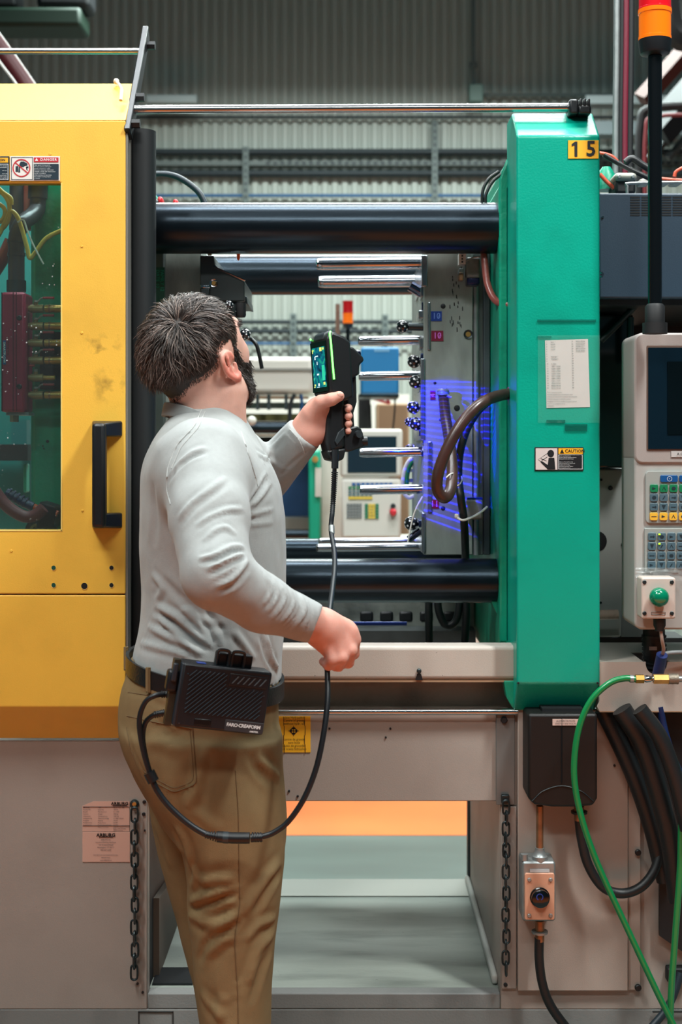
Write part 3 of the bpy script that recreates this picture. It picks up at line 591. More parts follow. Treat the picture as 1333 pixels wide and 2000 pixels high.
tagk(MB().tube([P(34,434,2.64),P(46,430,2.64),P(54,452,2.64),P(66,480,2.64),P(85,516,2.64)],S(1.8,2.64),n=6).build('cable_tie',white),'white zip tie with long tail on the yellow tube','cable tie')
t = thing('hose_coupling','black coupling with orange rings at the bottom of the window','coupling',P(88,1030,2.72))
MB().pprism([(77,979),(110,990),(104,1032),(70,1032)],2.72,0.06).build('block', blackm, t, bev=0.004)
MB().tube([P(-20,945,2.70),P(10,985,2.70),P(45,1008,2.70),P(70,1006,2.70),P(86,992,2.70)],S(12,2.7),n=14).build('red_hose', mat('dusty_red_hose',rgb(120,58,60),.45), t)
MB().tube([P(12,962,2.74),P(40,978,2.74),P(64,990,2.74)],S(9,2.74),n=12).build('blue_hose', mat('blue_hose',rgb(14,40,86),.35), t)
for k in range(5): MB().tube([P(16+k*8,963+k*4.4,2.74),P(19+k*8,964.8+k*4.4,2.74)],S(11.5,2.74),n=12,sm=0).build('hose_rib', MATS['blue_hose'], t)
MB().cyl(P(66,990,2.73),P(74,993,2.73),S(6.5,2.73),n=12).build('orange_ring', mat('orange_plastic',rgb(230,92,40),.4), t)
MB().cyl(P(106,1001,2.73),P(113,1004,2.73),S(6.5,2.73),n=12).build('orange_ring', MATS['orange_plastic'], t)
MB().lathe(P(82,1040,2.76),(0,-1,0),[(0,S(32,2.76)),(0.01,S(32,2.76)),(0.012,S(30,2.76))],28).build('disc', steel_dark, t)
MB().lathe(P(74,1033,2.75),(0,-1,0),[(0,S(11,2.75)),(0.02,S(11,2.75)),(0.02,S(6,2.75)),(0.005,S(6,2.75))],20).build('hub', galv, t)
# ---- left mold half, mostly behind the man
ml = thing('mold_half','left steel mold half behind the man\'s head','mold half',P(340,1080,2.86))
MB().box(PX(283,2.86),PX(396,2.86),2.86,3.40,PZ(1080,2.86),PZ(485,2.86)).build('block', steel, ml, bev=0.003)
MB().box(PX(278,2.84),PX(322,2.84),2.835,3.42,PZ(1085,2.84),PZ(480,2.84)).build('clamp_plate', mat('steel_greenish',rgb(92,102,98),.45,metal=.5,var=.2,vscale=8), ml, bev=0.003)
plate(ml,'green_label',284,322,522,700,2.835,mat('label_green',rgb(16,70,58),.5))
for i,l in enumerate(('FAMILY 12','DATE 10','PM/4250','SERIES 200')): text(l,317-i*9,527,6.5,2.832,mat('label_ink',rgb(24,140,112),.5),ml,rot=-90,name='label_print')
mg = thing('core_bracket','dark machined slide block hanging above the man\'s head','slide block',P(435,590,2.80))
MB().pprism([(391,499),(418,499),(420,516),(428,524),(478,549),(478,588),(420,588),(391,574)],2.80,0.22).build('block', mat('dark_block',rgb(70,76,76),.35,metal=.6,var=.15,vscale=12), mg, bev=0.002)
MB().tube([P(418,521,2.797),P(479,548,2.797)],S(1.8,2.8),n=6,sm=0).build('bright_edge', chrome, mg)
MB().lathe(P(418,553,2.80),(0,-1,0),[(-.002,S(8,2.8)),(0.003,S(8,2.8)),(0.002,S(5.5,2.8))],20).build('bushing', chrome, mg)
MB().lathe(P(418,553,2.797),(0,-1,0),[(0,S(4,2.8)),(0.003,S(4,2.8))],12).build('bushing_core', brass, mg)
MB().pbox(391,411,556,563,2.79,0.03).build('clamp_bar', chrome, mg, bev=0.002)
MB().pbox(392,409,563,577,2.79,0.05).build('clamp_foot', steel_dark, mg, bev=0.002)
MB().cyl(P(410,499,2.84),P(410,490,2.84),S(4,2.84),n=10).build('copper_fitting', copper, mg)
MB().pprism([(405,588),(482,578),(484,594),(470,590),(440,604),(405,604)],2.82,0.18).build('lower_block', steel_dark, mg, bev=0.002)
MB().lathe(P(452,595,2.80),(0,0,-1),[(0,S(12,2.8)),(0.03,S(12,2.8)),(0.034,S(10,2.8))],18).build('roller', steel_dark, mg)
MB().lathe(P(470,592,2.80),(0,0,-1),[(0,S(11,2.8)),(0.026,S(11,2.8)),(0.03,S(9,2.8))],18).build('roller', blackm, mg)
MB().pprism([(447,616),(462,610),(466,640),(462,665),(447,668)],2.84,0.08).build('finger', galv, mg, bev=0.004)
tagk(MB().tube([P(262,520,2.78),P(284,534,2.78),P(296,556,2.78),P(297,582,2.78)],S(4.5,2.78),n=10).build('air_tube',cable_yellow),'yellow tube on the left mold above the man\'s head','tube')
tagk(MB().tube([P(297,580,2.78),P(291,610,2.78),P(284,650,2.78)],S(6.5,2.78),n=12).build('spring_sleeve',mat('spring_brown',rgb(70,60,30),.4,metal=.5)),'coiled spring sleeve at the end of the yellow tube','sleeve')
tagk(MB().tube([P(458,655,2.90),P(486,660,3.0),P(500,672,3.0),P(506,690,3.0),P(512,720,3.0)],S(4,3.0),n=10).build('mold_cable',hose_black),'black cable hanging beside the man\'s forehead','cable')
for pts,lb in (([(276,740),(300,790),(310,850)],'dark blue strap left of the man\'s neck'),([(330,740),(300,780),(285,860)],'second dark strap crossing behind the man\'s neck')):
    tagk(MB().tube([P(a,b,2.9) for a,b in pts],S(9,2.9),n=8).build('hanging_strap',mat('strap_blue',rgb(16,34,48),.5)),lb,'strap')
t = thing('red_valve','red valve handles just above the upper tie bar','valve',P(310,398,3.0))
for px,py in ((282,385),(312,392),(342,397)): MB().pbox(px-5,px+5,py-9,py+6,3.0,0.04).build('handle', mat('valve_red',rgb(210,40,50),.35), t, bev=0.006)
for pts,r,lb in (([(250,348),(300,340),(345,345),(385,372),(402,400)],6,'thick black cable arching over the upper tie bar'),([(262,384),(290,382),(306,396)],5,'short black cable near the red valve handles')):
    tagk(MB().tube([P(a,b,2.95) for a,b in pts],S(r,2.95),n=12).build('arched_cable',mat('blue_black_cable',rgb(26,42,52),.4)),lb,'cable')
tagk(MB().tube([P(276,316,2.9),P(294,300,2.9)],S(1.5,2.9),n=6,sm=0).build('cable_tie',white),'white zip tie tail sticking out beside the door edge','cable tie')
tagk(MB().lathe(P(466,494,2.84),(0,0,-1),[(0,S(4,2.8)),(.012,S(3,2.8)),(.016,S(1.5,2.8))],10).build('orange_nozzle',mat('orange_cap',rgb(235,92,40),.4)),'tiny orange nozzle under the upper tie bar','nozzle')
# ---- right mold half
YMo = 2.86
mr_ = thing('mold_half','right steel mold half with chrome guide pins','mold half',P(900,1080,YMo))
def mpb(name,px0,px1,py0,py1,Y,d,m,bev=0.002,par=None): return MB().pbox(px0,px1,py0,py1,Y,d).build(name,m,par or mr_,bev=bev)
mpb('cavity_plate',828,924,488,1084,YMo,0.52,steel)
mpb('backing_plate',925,945,488,1084,YMo+0.012,0.5,mat('steel_plate2',rgb(104,112,110),.4,metal=.6,var=.15,vscale=6,stretch=(2,2,.5)))
mpb('clamp_plate',945,958,488,1084,YMo+0.004,0.52,mat('steel_plate3',rgb(78,88,92),.45,metal=.5,var=.2,vscale=8))
MB().cyl(P(930,1084,YMo+.008),P(930,560,YMo+.008),S(6,YMo),n=14).build('rail_bar', galv, mr_)
ins = mat('insert_steel',rgb(150,156,160),.25,metal=.85,var=.15,vscale=20)
for a in ((838,842,590,684),(826,836,498,560),(824,831,700,860),(838,845,862,1002),(826,832,1002,1080)): mpb('parting_insert',a[0]-2,a[1],a[2],a[3],YMo-0.004,0.3,ins)
for k,(a,b,y0,y1) in enumerate(((824,844,590,606),(818,840,606,622),(828,842,622,634),(820,842,660,680),(822,832,690,722),(824,834,770,784),(822,832,812,822),(826,842,862,872),(824,841,880,892),(824,841,1000,1014),(818,832,1016,1030),(822,830,560,580),(820,830,752,766),(821,831,788,800),(819,830,838,852))):
    mpb('latch_block',a,b,y0,y1,YMo+0.02-0.004*(k%3),0.08,ins if k%2 else mat('blue_steel',rgb(54,66,104),.25,metal=.8),bev=0.002)
for k,(x0,x1,py,Y,r) in enumerate(((618,826,515,2.92,11.5),(622,812,550,3.2,11.5),(700,836,665,2.96,9.2),(701,830,734,3.02,9),(702,838,883,2.92,9.5),(703,838,956,2.92,9.5),(618,826,1069,2.98,8),(622,826,1057,3.25,7))):
    a,b = P(x0,py+1,Y),P(x1,py-1,Y); h=(b-a).length; rr=S(r,Y)
    MB().lathe(a,(b-a),[(0,rr*.7),(0.002,rr*.86),(0.006,rr*.96),(0.012,rr*.96),(0.013,rr),(h,rr)],28).build('guide_pin', chrome, mr_, smooth=25)
for px,py,r,m in ((866,598,5,inkblack),(850,748,3,inkblack),(893,797,6,inkblack),(866,993,4.5,inkblack),(861,820,3,inkblack)): bolt(mr_,px,py,YMo,r,m,name='hole',h=0.001)
MB().lathe(P(915,653,YMo),(0,-1,0),[(-.002,S(9,YMo)),(.003,S(9,YMo)),(.001,S(6,YMo))],18).build('port', steel_dark, mr_)
MB().lathe(P(915,653,YMo),(0,-1,0),[(0,S(5,YMo)),(.0022,S(5,YMo))],14).build('port_core', brass, mr_)
for px0,px1,py0,py1,body,bm,im in ((842.5,863.5,608,627,'10',mat('tag_blue',rgb(16,58,150),.4),mat('tag_ink_blue',rgb(120,160,240),.4)),(843,866.5,646,666,'10',mat('tag_red',rgb(120,20,52),.4),mat('tag_ink_pink',rgb(220,120,230),.4)),(841,858,976,993,'11',mat('tag_red2',rgb(130,16,44),.4),MATS['tag_ink_pink'])):
    g_ = plate(mr_,'number_tag',px0,px1,py0,py1,YMo,bm)
    text(body,(px0+px1)/2,(py0+py1)/2,12,YMo-0.002,im,g_,align='CENTER',xs=.95)
    if body=='10':
        mbx=MB(); xx=(px0+px1)/2; quad(mbx,((xx+1.5,(py0+py1)/2+5),(xx+2.6,(py0+py1)/2+5),(xx+7.6,(py0+py1)/2-5),(xx+6.5,(py0+py1)/2-5)),YMo,0.0032); mbx.build('zero_slash',im,g_,smooth=0,fix=False)
g_ = plate(mr_,'number_tag',841,851,763,781,YMo,MATS['tag_red']); text('4',846,772,10,YMo-0.002,MATS['tag_ink_pink'],g_,align='CENTER',rot=90)
for k in range(26):
    px=878+RNG.random()*26; py=520+RNG.random()*120
    mbx=MB(); quad(mbx,((px,py),(px+1.6,py),(px+1.6+RNG.random(),py+3+RNG.random()*9),(px,py+3+RNG.random()*6)),YMo,0.0006); o=mbx.build('ink_stroke',inkblack,mr_,smooth=0,fix=False)
eb = thing('lifting_block','grey eye block bolted at the upper mold edge','block',P(925,558,2.82))
MB().pbox(911,939,502,542,2.80,0.05).build('block', mat('grey_cast2',rgb(112,118,114),.5,var=.2,vscale=60,bump=.4,bscale=200), eb, bev=0.005)
MB().pbox(913,938,541,556,2.805,0.045).build('shadow_foot', mat('navy_steel',rgb(30,34,70),.3,metal=.4), eb, bev=0.004)
MB().pbox(897,911,495,516,2.81,0.03).build('paper_tag', white, eb, smooth=0)
for k in range(3): plate(eb,'tag_mark',902,905,498+k*6,501+k*6,2.81,inkblack)
MB().pbox(897,906,524,534,2.80,0.03).build('clip', galv, eb, bev=0.002); MB().pbox(897,906,535,547,2.80,0.03).build('copper_clip', copper, eb, bev=0.002)
MB().tube([P(911,510,2.79),P(925,503,2.79),P(945,501,2.79)],S(1.6,2.79),n=6).build('wire', galv, eb)
lb_ = thing('rail_block','grey block on the rail held by a white cable tie','block',P(930,1016,2.80))
MB().pbox(911,944,976,1015,2.80,0.05).build('block', MATS['grey_cast2'], lb_, bev=0.004)
MB().pbox(913,943,972,977,2.805,0.045).build('blue_top', mat('navy2',rgb(30,60,130),.3,metal=.4), lb_, smooth=0)
MB().tube([P(892,1010,2.76),P(905,1016,2.75),P(925,1009,2.77),P(940,1000,2.785),P(952,990,2.80)],S(2.4,2.77),n=6).build('cable_tie', white, lb_)
MB().pbox(889,897,1004,1012,2.755,0.012).build('tie_head', white, lb_, bev=0.002)
# hoses at the mold
def hose(name,label,pts,rpx,m,n=16,cat='hose'):
    ps=[P(*p) for p in pts]; Y=pts[0][2]
    return tagk(MB().tube(ps,S(rpx,Y),n=n,sm=8).build(name,m),label,cat)
t = thing('cooling_hose','red brown hose from the mold top to the green column','hose',P(975,600,2.74))
MB().tube([P(944,480,2.77),P(948,520,2.76),P(953,555,2.75),P(966,584,2.73),P(985,594,2.71),P(1004,595,2.70)],S(7,2.74),n=16,sm=8).build('tube',hose_red,t)
MB().lathe(P(994,595,2.705),(1,0,0),[(0,S(8.6,2.7)),(.012,S(8.6,2.7))],16).build('clamp', galv, t)
MB().pbox(997,1003,580,590,2.695,0.012).build('clamp_screw', steel_dark, t)
MB().cyl(P(1003,595,2.70),P(1014,595,2.70),S(7,2.7),n=6).build('nipple', brass, t, smooth=0)
t = thing('cooling_hose','thick dark brown hose looping from the green column to the mold','hose',P(900,975,2.72))
MB().tube([P(1006,768,2.69),P(975,773,2.65),P(940,788,2.61),P(906,822,2.59),P(876,872,2.58),P(857,922,2.58),P(855,956,2.59),P(868,972,2.60),P(880,958,2.62),P(884,915,2.66),P(879,865,2.71),P(871,815,2.77),P(866,768,2.82)],S(11.5,2.60),n=18,sm=8).build('tube',hose_brown,t)
MB().lathe(P(994,769,2.675),(1,.25,0),[(0,S(13.5,2.69)),(.014,S(13.5,2.69))],18).build('clamp', hose_red, t)
MB().cyl(P(996,782,2.685),P(996,790,2.685),S(3.5,2.69),n=8).build('clamp_screw', galv, t)
MB().cyl(P(1004,768,2.69),P(1016,768,2.69),S(9,2.69),n=6).build('nipple', brass, t, smooth=0)
MB().lathe(P(866,772,2.81),(0,0,1),[(0,S(12.5,2.8)),(.01,S(12.5,2.8)),(.014,S(9,2.8))],18).build('end_clamp', galv, t)
MB().cyl(P(874,772,2.79),P(882,776,2.79),S(3,2.79),n=8).build('clamp_screw', galv, t)
MB().tube([P(872,933,2.625),P(882,925,2.63),P(893,925,2.66)],S(1.4,2.69),n=6).build('cable_tie', white, t)
t = thing('cooling_hose','black hose running down beside the brown loop into the bed','hose',P(905,1090,2.76))
MB().tube([P(962,778,2.775),P(935,802,2.775),P(912,840,2.775),P(899,885,2.775),P(896,930,2.775),P(901,975,2.75),P(907,1020,2.78),P(910,1090,2.85),P(910,1140,2.88)],S(8,2.74),n=14,sm=8).build('tube',hose_black,t)
MB().tube([P(887,950,2.73),P(897,947,2.725),P(903,938,2.735),P(902,930,2.74)],S(1.3,2.73),n=6).build('cable_tie', white, t)
for pts,lb in (([(838,1160),(838,1200),(839,1260)],'straight black hose going down behind the ledge'),([(855,1160),(858,1195),(872,1222),(892,1210),(900,1160)],'black hose hanging in a loop under the lower bar'),([(910,1160),(911,1200),(908,1262)],'black hose next to the hanging loop under the bar')):
    hose('bed_hose',lb,[(a,b,2.88) for a,b in pts],7.5,hose_black)
t = thing('green_tube','green and white tube coil behind the mold pins','tube',P(795,980,3.3))
MB().tube([P(812,888,3.3),P(796,905,3.3),P(788,930,3.3),P(788,960,3.3),P(800,972,3.3),P(814,964,3.3)],S(4,3.3),n=10).build('white_ring', white, t)
MB().tube([P(806,900,3.32),P(797,920,3.32),P(795,950,3.32),P(802,965,3.32)],S(5,3.32),n=10).build('green_core', hose_green, t)
for py in (915,935): MB().pbox(798,824,py,py+7,3.34,0.05).build('bracket', galv, t)
hose('drain_wire','thin white wire running down beside the lower mold edge',[(826,970,2.84),(815,990,2.84),(806,1015,2.84),(797,1060,2.84)],1.7,white,n=6,cat='wire')
# target balls
ballm = mat('target_black', rgb(14,18,26), 0.2, coat=0.6); dotm = mat('target_dot', rgb(236,238,240), 0.4)
def tball(px,py,Y,r,label,stick=None,horn=False):
    t = thing('target_ball',label,'target ball',P(px,py+r,Y),'dotted measuring balls on the mold')
    c = P(px,py,Y); R=S(r,Y)
    MB().ball(c,R,20,12).build('ball',ballm,t,smooth=60)
    mbx=MB(); g=(1+5**.5)/2
    for i in range(22):
        zz=1-2*(i+.5)/22; a=2*PI*i/g; d=Vector((math.sqrt(1-zz*zz)*math.cos(a),math.sqrt(1-zz*zz)*math.sin(a),zz))
        mbx.lathe(c+d*R*0.985,d,[(0,R*.15),(R*.03,R*.15)],8)
    o=mbx.build('dots',dotm,t,smooth=30); o['kind']='stuff'
    if stick: MB().cyl(c+Vector((R*.9,0,0)),P(stick,py+1,Y),R*.62,n=16).build('shank',steel_dark,t)
    return t
tball(787,638,2.88,12.5,'dotted ball on a shank beside the two number tags',stick=838)
tball(809,706,2.90,13,'dotted ball between the two middle mold pins')
tball(812,746,2.89,13,'dotted ball just below the second middle mold pin')
tball(808,796,2.89,12.5,'dotted ball above the pair at the mold edge')
tball(800,824,2.90,9,'smaller dotted ball in the pair at the mold edge')
tball(813,828,2.885,13,'larger dotted ball in the pair at the mold edge')
tball(803,879,2.95,12,'dotted ball half hidden behind the third mold pin')
tball(804,1022,2.89,14,'dotted ball low at the mold edge near the wire')
tball(447,596,2.78,9,'dotted ball under the slide block, partly behind hair')
tball(466,606,2.80,9,'dotted ball under the slide block, right one')
tball(479,653,2.78,11,'dotted ball in front of the man\'s forehead')
for px,py,lb in ((812,566,'chrome cylinder stub below the long upper pins'),(808,1046,'chrome cylinder stub below the lowest dotted ball')):
    tagk(MB().cyl(P(px-10,py-8 if py<900 else py+8,2.90),P(px+14,py+6 if py<900 else py-10,2.90),S(11 if py<900 else 7,2.9),n=18).build('latch_stub',mat('blue_chrome',rgb(120,126,150),.15,metal=1)),lb,'stub')
# ---- fixed platen: green column
YG = 2.55
gc = thing('fixed_platen','bright green machine column numbered 15','machine column',P(1090,1383,YG))
xa,xb = PX(1010,YG),PX(1173,YG)
def gz(py): return PZ(py,YG)
# front box with sloped head and foot
MB().prism([(YG,gz(1335)),(YG,gz(265)),(YG+0.075,gz(265)+0.062),(YG+0.16,gz(265)+0.062),(YG+0.16,gz(1335)-0.05),(YG+0.05,gz(1335)-0.062)],'x',xa,xb).build('cover', green, gc, bev=0.005, seg=3)
MB().prism([(PX(997,2.66),PZ(280,2.66)),(PX(1010,2.66),PZ(228,2.66)),(PX(1012,2.66),PZ(228,2.66)),(PX(1012,2.66),PZ(290,2.66))],'y',YG+0.09,YG+0.15).build('side_flap', green, gc, bev=0.002)
MB().prism([(PX(976,2.70),PZ(1255,2.70)),(PX(976,2.70),PZ(350,2.70)),(PX(990,2.70),PZ(312,2.70)),(PX(1000,2.70),PZ(300,2.70)),(PX(1016,2.70),PZ(300,2.70)),(PX(1016,2.70),PZ(1255,2.70))],'y',2.70,2.71).build('casting_front', green_cast, gc, bev=0.004)
MB().box(PX(976,2.70),PX(1165,2.70),2.70,3.66,PZ(1325,2.70),PZ(352,2.70)).build('casting', green_cast, gc, bev=0.015)
MB().box(PX(990,2.70),PX(1165,2.70),2.695,3.66,PZ(352,2.70),PZ(308,2.70)).build('casting_top', green_cast, gc, bev=0.01)
MB().prism([(PX(960,2.72),PZ(1172,2.72)),(PX(980,2.72),PZ(1172,2.72)),(PX(980,2.72),PZ(1215,2.72))],'y',2.74,2.80).build('web', green_cast, gc)
MB().prism([(PX(985,2.60),PZ(1330,2.60)),(PX(1010,2.60),PZ(1330,2.60)),(PX(1010,2.60),PZ(1392,2.60)),(PX(1000,2.60),PZ(1380,2.60)),(PX(990,2.60),PZ(1362,2.60))],'y',2.60,2.64).build('foot_gusset', green_cast, gc, bev=0.002)
for px in (1013,1168): bolt(gc,px,1334,YG,2.2,inkblack,name='corner_hole',h=0.001)
for py in (540,533): bolt(gc,1176,py,YG+0.05,2.5,chrome,h=0.004)
nb = thing('number_plate','yellow plate with number 15 on the green column','number plate',P(1140,310,YG))
plate(nb,'backing',1110.5,1170,274,309.5,YG,sticker_yellow)
mbx=MB(); quad(mbx,((1123.5,277),(1128,277),(1128,306.5),(1122.5,306.5),(1122.5,284),(1117,286.5),(1117,282)),YG,0.0026); mbx.build('digit',inkblack,nb,smooth=0,fix=False)
text("5",1155,292,29,YG-0.002,inkblack,nb,name='digit',align='CENTER',bold=.03,xs=.95)
# taped paper list
pp = thing('paper_list','printed paper list taped to the green column','paper',P(1109,797,YG))
mbx=MB(); quad(mbx,((1065,665),(1149,662),(1153,795),(1068,797)),YG,0.0012); mbx.build('sheet',mat('paper',rgb(214,202,200),.7,var=.03,vscale=20),pp,smooth=0,fix=False)
ink2 = mat('faded_ink',rgb(70,66,70),.6)
col1 = ['team 1','team2','team3','team4','','','language 1','language 2','','module','13001-13004','13987-13989','14987-13999','14000-14200','14201-14480','14481-14650','14651-15101','15230-99999','90000-90140','90141-90152']
col2 = ['50203-50206','50206-50207','50208-50211','50212-50234','50240-99999']
for i in range(20):
    y=668+i*4.75
    text(str(i+1),1067.5+i*.08,y,2.3,YG-0.0016,ink2,pp,name='list_print')
    if col1[i]: text(col1[i],1076+i*.08,y,2.3,YG-0.0016,ink2,pp,name='list_print',xs=1.05)
    text(str(i+21),1117+i*.08,y-1,2.3,YG-0.0016,ink2,pp,name='list_print')
    if i<5: text(col2[i],1125+i*.08,y-1.4,2.3,YG-0.0016,ink2,pp,name='list_print',xs=1.05)
for i,l in enumerate(('Pour 1 set up par section','j\'ai laisse que place dans chacune pour ajout','Si un set up n\'est pas la le transferer de la disquette','Si besoin rebaptiser le nom de la section','Se deplacer avec fleche et placer la section desiree','pour lire ou enregistrer set-up','10/09/2003')):
    text(l,1069.5,766+i*4.5,2.0,YG-0.0016,ink2,pp,name='list_print',xs=.98)
tape = bpy.data.materials.new('clear_tape'); tape.use_nodes=True; nt=tape.node_tree; bb=nt.nodes['Principled BSDF']; bb.inputs['Base Color'].default_value=rgb(120,190,170); bb.inputs['Alpha'].default_value=0.14; bb.inputs['Roughness'].default_value=0.15
ts = thing('clear_film','wrinkled clear plastic film over the paper list','plastic film',P(1109,830,YG))
def wavy(name,px0,px1,py0,py1,lift,amp,par,m,nx=14,ny=20):
    vs=[];fs=[]
    for j in range(ny+1):
        for i in range(nx+1):
            px=px0+(px1-px0)*i/nx; py=py0+(py1-py0)*j/ny
            h=amp*(mnoise.noise(Vector((px*.05,py*.04,3.1)))+.6*mnoise.noise(Vector((px*.15,py*.06,7))))
            vs.append(P(px,py,YG)-Vector((0,lift+max(0,h),0)))
    for j in range(ny):
        for i in range(nx): a=j*(nx+1)+i; fs.append((a,a+1,a+nx+2,a+nx+1))
    return MB().add(vs,fs).build(name,m,par,smooth=60,fix=False)
wavy('film',1051,1172,655,826,0.0022,0.003,ts,tape)
tape2 = tape.copy(); tape2.name='dull_tape'; tape2.node_tree.nodes['Principled BSDF'].inputs['Base Color'].default_value=rgb(20,90,78); tape2.node_tree.nodes['Principled BSDF'].inputs['Alpha'].default_value=0.4
for a in ((1050,1165,624,629),(1104,1148,828,842),(1068,1105,820,826),(1050,1078,657,659)): plate(ts,'tape_strip',*a,YG-0.001,tape2)
cs = thing('caution_sign','caution sign with reading person on the green column','sign',P(1093,919,YG))
plate(cs,'backing',1045,1140.5,873.5,919.5,YG,inkblack,rnd=0.0006)
plate(cs,'white_panel',1047,1089.5,875.5,917.5,YG-0.0018,mat('sign_white',rgb(206,196,192),.5),d=.0004)
plate(cs,'yellow_header',1091.5,1139,875.5,886.5,YG-0.0018,sticker_yellow,d=.0004)
text('CAUTION',1104,881,6,YG-0.0026,inkblack,cs,bold=.02)
mbx=MB(); quad(mbx,((1094,885),(1102,885),(1098,877)),YG,0.0034); mbx.build('warning_triangle',inkblack,cs,smooth=0,fix=False)
ringmesh((1091.5,1138.5,888,916.5),(1092.3,1137.7,888.8,915.7),YG-0.0022,0.0003).build('border',inkwhite,cs,smooth=0)
for i,l in enumerate(('Read operating manual','Do not operate machine without','having read the instructions.','','Operate this machine only','when all guards are closed and','in place and working.','Lock out the power before','servicing this machine.')):
    if l: text(l,1093,890.6+i*2.9,1.5,YG-0.0022,inkwhite,cs,xs=1.15)
mbx=MB(); nn=20
mbx.add([P(1076+6.5*math.cos(2*PI*i/nn),886+7.5*math.sin(2*PI*i/nn),YG)-Vector((0,.003,0)) for i in range(nn)],[tuple(range(nn))])
quad(mbx,((1072,894),(1083,894),(1085,917),(1070,917),(1056,903),(1058,900),(1070,908)),YG,0.003)
mbx.build('pictogram',inkblack,cs,smooth=0,fix=False)
mbx=MB()
for q in (((1051,898),(1052.2,898),(1060,903),(1059,904)),((1051,898),(1052,897),(1071,884),(1071,885.4)),((1056,896),(1057,895),(1068,900),(1067.5,901)),((1058,899),(1069,892),(1069.5,893),(1059,900))): quad(mbx,q,YG,0.003)
mbx.build('booklet',inkblack,cs,smooth=0,fix=False)
# cables on the column shoulder and behind
for k,(pts,lb) in enumerate((([(975,335),(955,350),(944,372),(942,400)],'outer dark cable over the column shoulder'),([(980,340),(962,356),(950,380),(949,402)],'inner dark cable over the column shoulder'))):
    hose('shoulder_cable',lb,[(a,b,2.78) for a,b in pts],3.2,hose_black,n=8,cat='cable')
tagk(MB().pbox(1168,1190,330,345,2.9,0.12).build('rear_casting',green_cast,None,bev=0.01),'rounded green casting lump just behind the column','casting')
tagk(MB().lathe(P(1185,372,2.85),(0,0,1),[(0,S(20,2.85)),(0.03,S(19,2.85)),(0.05,S(8,2.85))],20).build('rear_casting',green_cast,None),'low green dome behind the column beside the grey cap','casting')
for pts,r,m,lb in (([(1168,298),(1195,305),(1215,322),(1262,345),(1300,350),(1340,353)],3.5,mat('orange_cable',rgb(206,84,56),.4),'orange cable passing behind the lamp pole'),([(1172,340),(1186,355),(1200,368)],4,MATS['orange_cable'],'short orange cable beside the column'),([(1318,345),(1322,335),(1340,325)],3.5,MATS['orange_cable'],'orange cable rising at the right picture edge'),([(1180,302),(1200,314),(1230,330),(1268,348)],5,hose_black,'black cable sheath leading to the lamp pole'),([(1222,318),(1235,310),(1255,322),(1272,332)],7,hose_black,'thick black cable bend behind the lamp pole')):
    hose('loose_cable',lb,[(a,b,2.80) for a,b in pts],r,m,n=10,cat='cable')
t = thing('pump_cap','grey connector cap with two screws beside the column','connector',P(1222,377,2.78))
MB().pbox(1203,1243,348,378,2.78,0.08).build('housing', blackm, t, bev=0.006)
MB().pbox(1202,1246,336,352,2.77,0.1).build('cap', mat('cap_grey',rgb(150,150,140),.5), t, bev=0.008)
for px in (1210,1237): bolt(t,px,345,2.77,3.5,galv,h=0.003)
# dark blue cabinet
YN = 2.64
cb = thing('dark_cabinet','dark blue equipment cabinet right of the green column','cabinet',P(1260,583,YN))
cabm = mat('dark_blue_paint', rgb(34,54,70), 0.45, var=.06, vscale=4, bump=.1, bscale=400)
MB().pbox(1170,1500,377,583,YN,0.5).build('body', cabm, cb, bev=0.004)
MB().pbox(1165,1500,585,596,YN+0.02,0.5).build('shelf', blackm, cb, smooth=0)
MB().pbox(1236,1520,590,960,YN+0.5,0.03).build('rear_shade', blackm, cb, smooth=0)  # black sheet added to keep the gap behind the terminal dark
for bx in (1232,1254,1293,1315):
    for j in range(8): MB().pbox(bx,bx+19,383.5+j*5,386.3+j*5,YN-0.0008,0.004).build('vent_slot', inkblack, cb, smooth=0)
MB().tube([P(1226,378,YN+.05),P(1226,364,YN+.05),P(1232,358,YN+.05),P(1340,356,YN+.05)],S(3,YN),n=10,sm=3).build('carry_handle', galv, cb)
bolt(cb,1178,424,YN,2.5,chrome,h=0.003); bolt(cb,1178,535,YN,2.5,chrome,h=0.003)
t = thing('cap_row','row of pale caps on top of the dark cabinet','caps',P(1290,377,2.9))
for px in (1262,1300,1325): MB().pbox(px-11,px+11,348,358,2.9,0.05).build('cap', MATS['cap_grey'], t, bev=0.006)
# vertical pipes behind
for px,r,m,lb in ((1204,6,galv,'shiny steel pipe rising behind the column'),(1214,5,blackm,'black pipe rising next to the steel pipe'),(1222,6.5,mat('crimson_hose',rgb(112,28,48),.4),'crimson braided hose rising behind the column'),(1232,6.5,blackm,'black hose rising at the side of the crimson hose')):
    tagk(MB().tube([P(px+2,-60,3.0),P(px+1,100,3.0),P(px-1,250,3.0),P(px-1,400,3.0)],S(r,3.0),n=14).build('riser_pipe',m),lb,'pipe','riser pipes behind the column')
tower('signal_tower','large red and amber signal lamp on black pole, close up',1280,2.45,[(-62,26,lens_r),(20,79,lens_a)],(79,109),(109,650),31,13.5)
MB().lathe(P(1280,652,2.45),(0,0,1),[(0,S(24,2.45)),(0.02,S(24,2.45)),(0.02,S(19,2.45)),(0.05,S(19,2.45)),(0.055,S(15,2.45))],20).build('pole_nut', blackm, [o for o in bpy.data.objects if o.name=='signal_tower.001'][0])
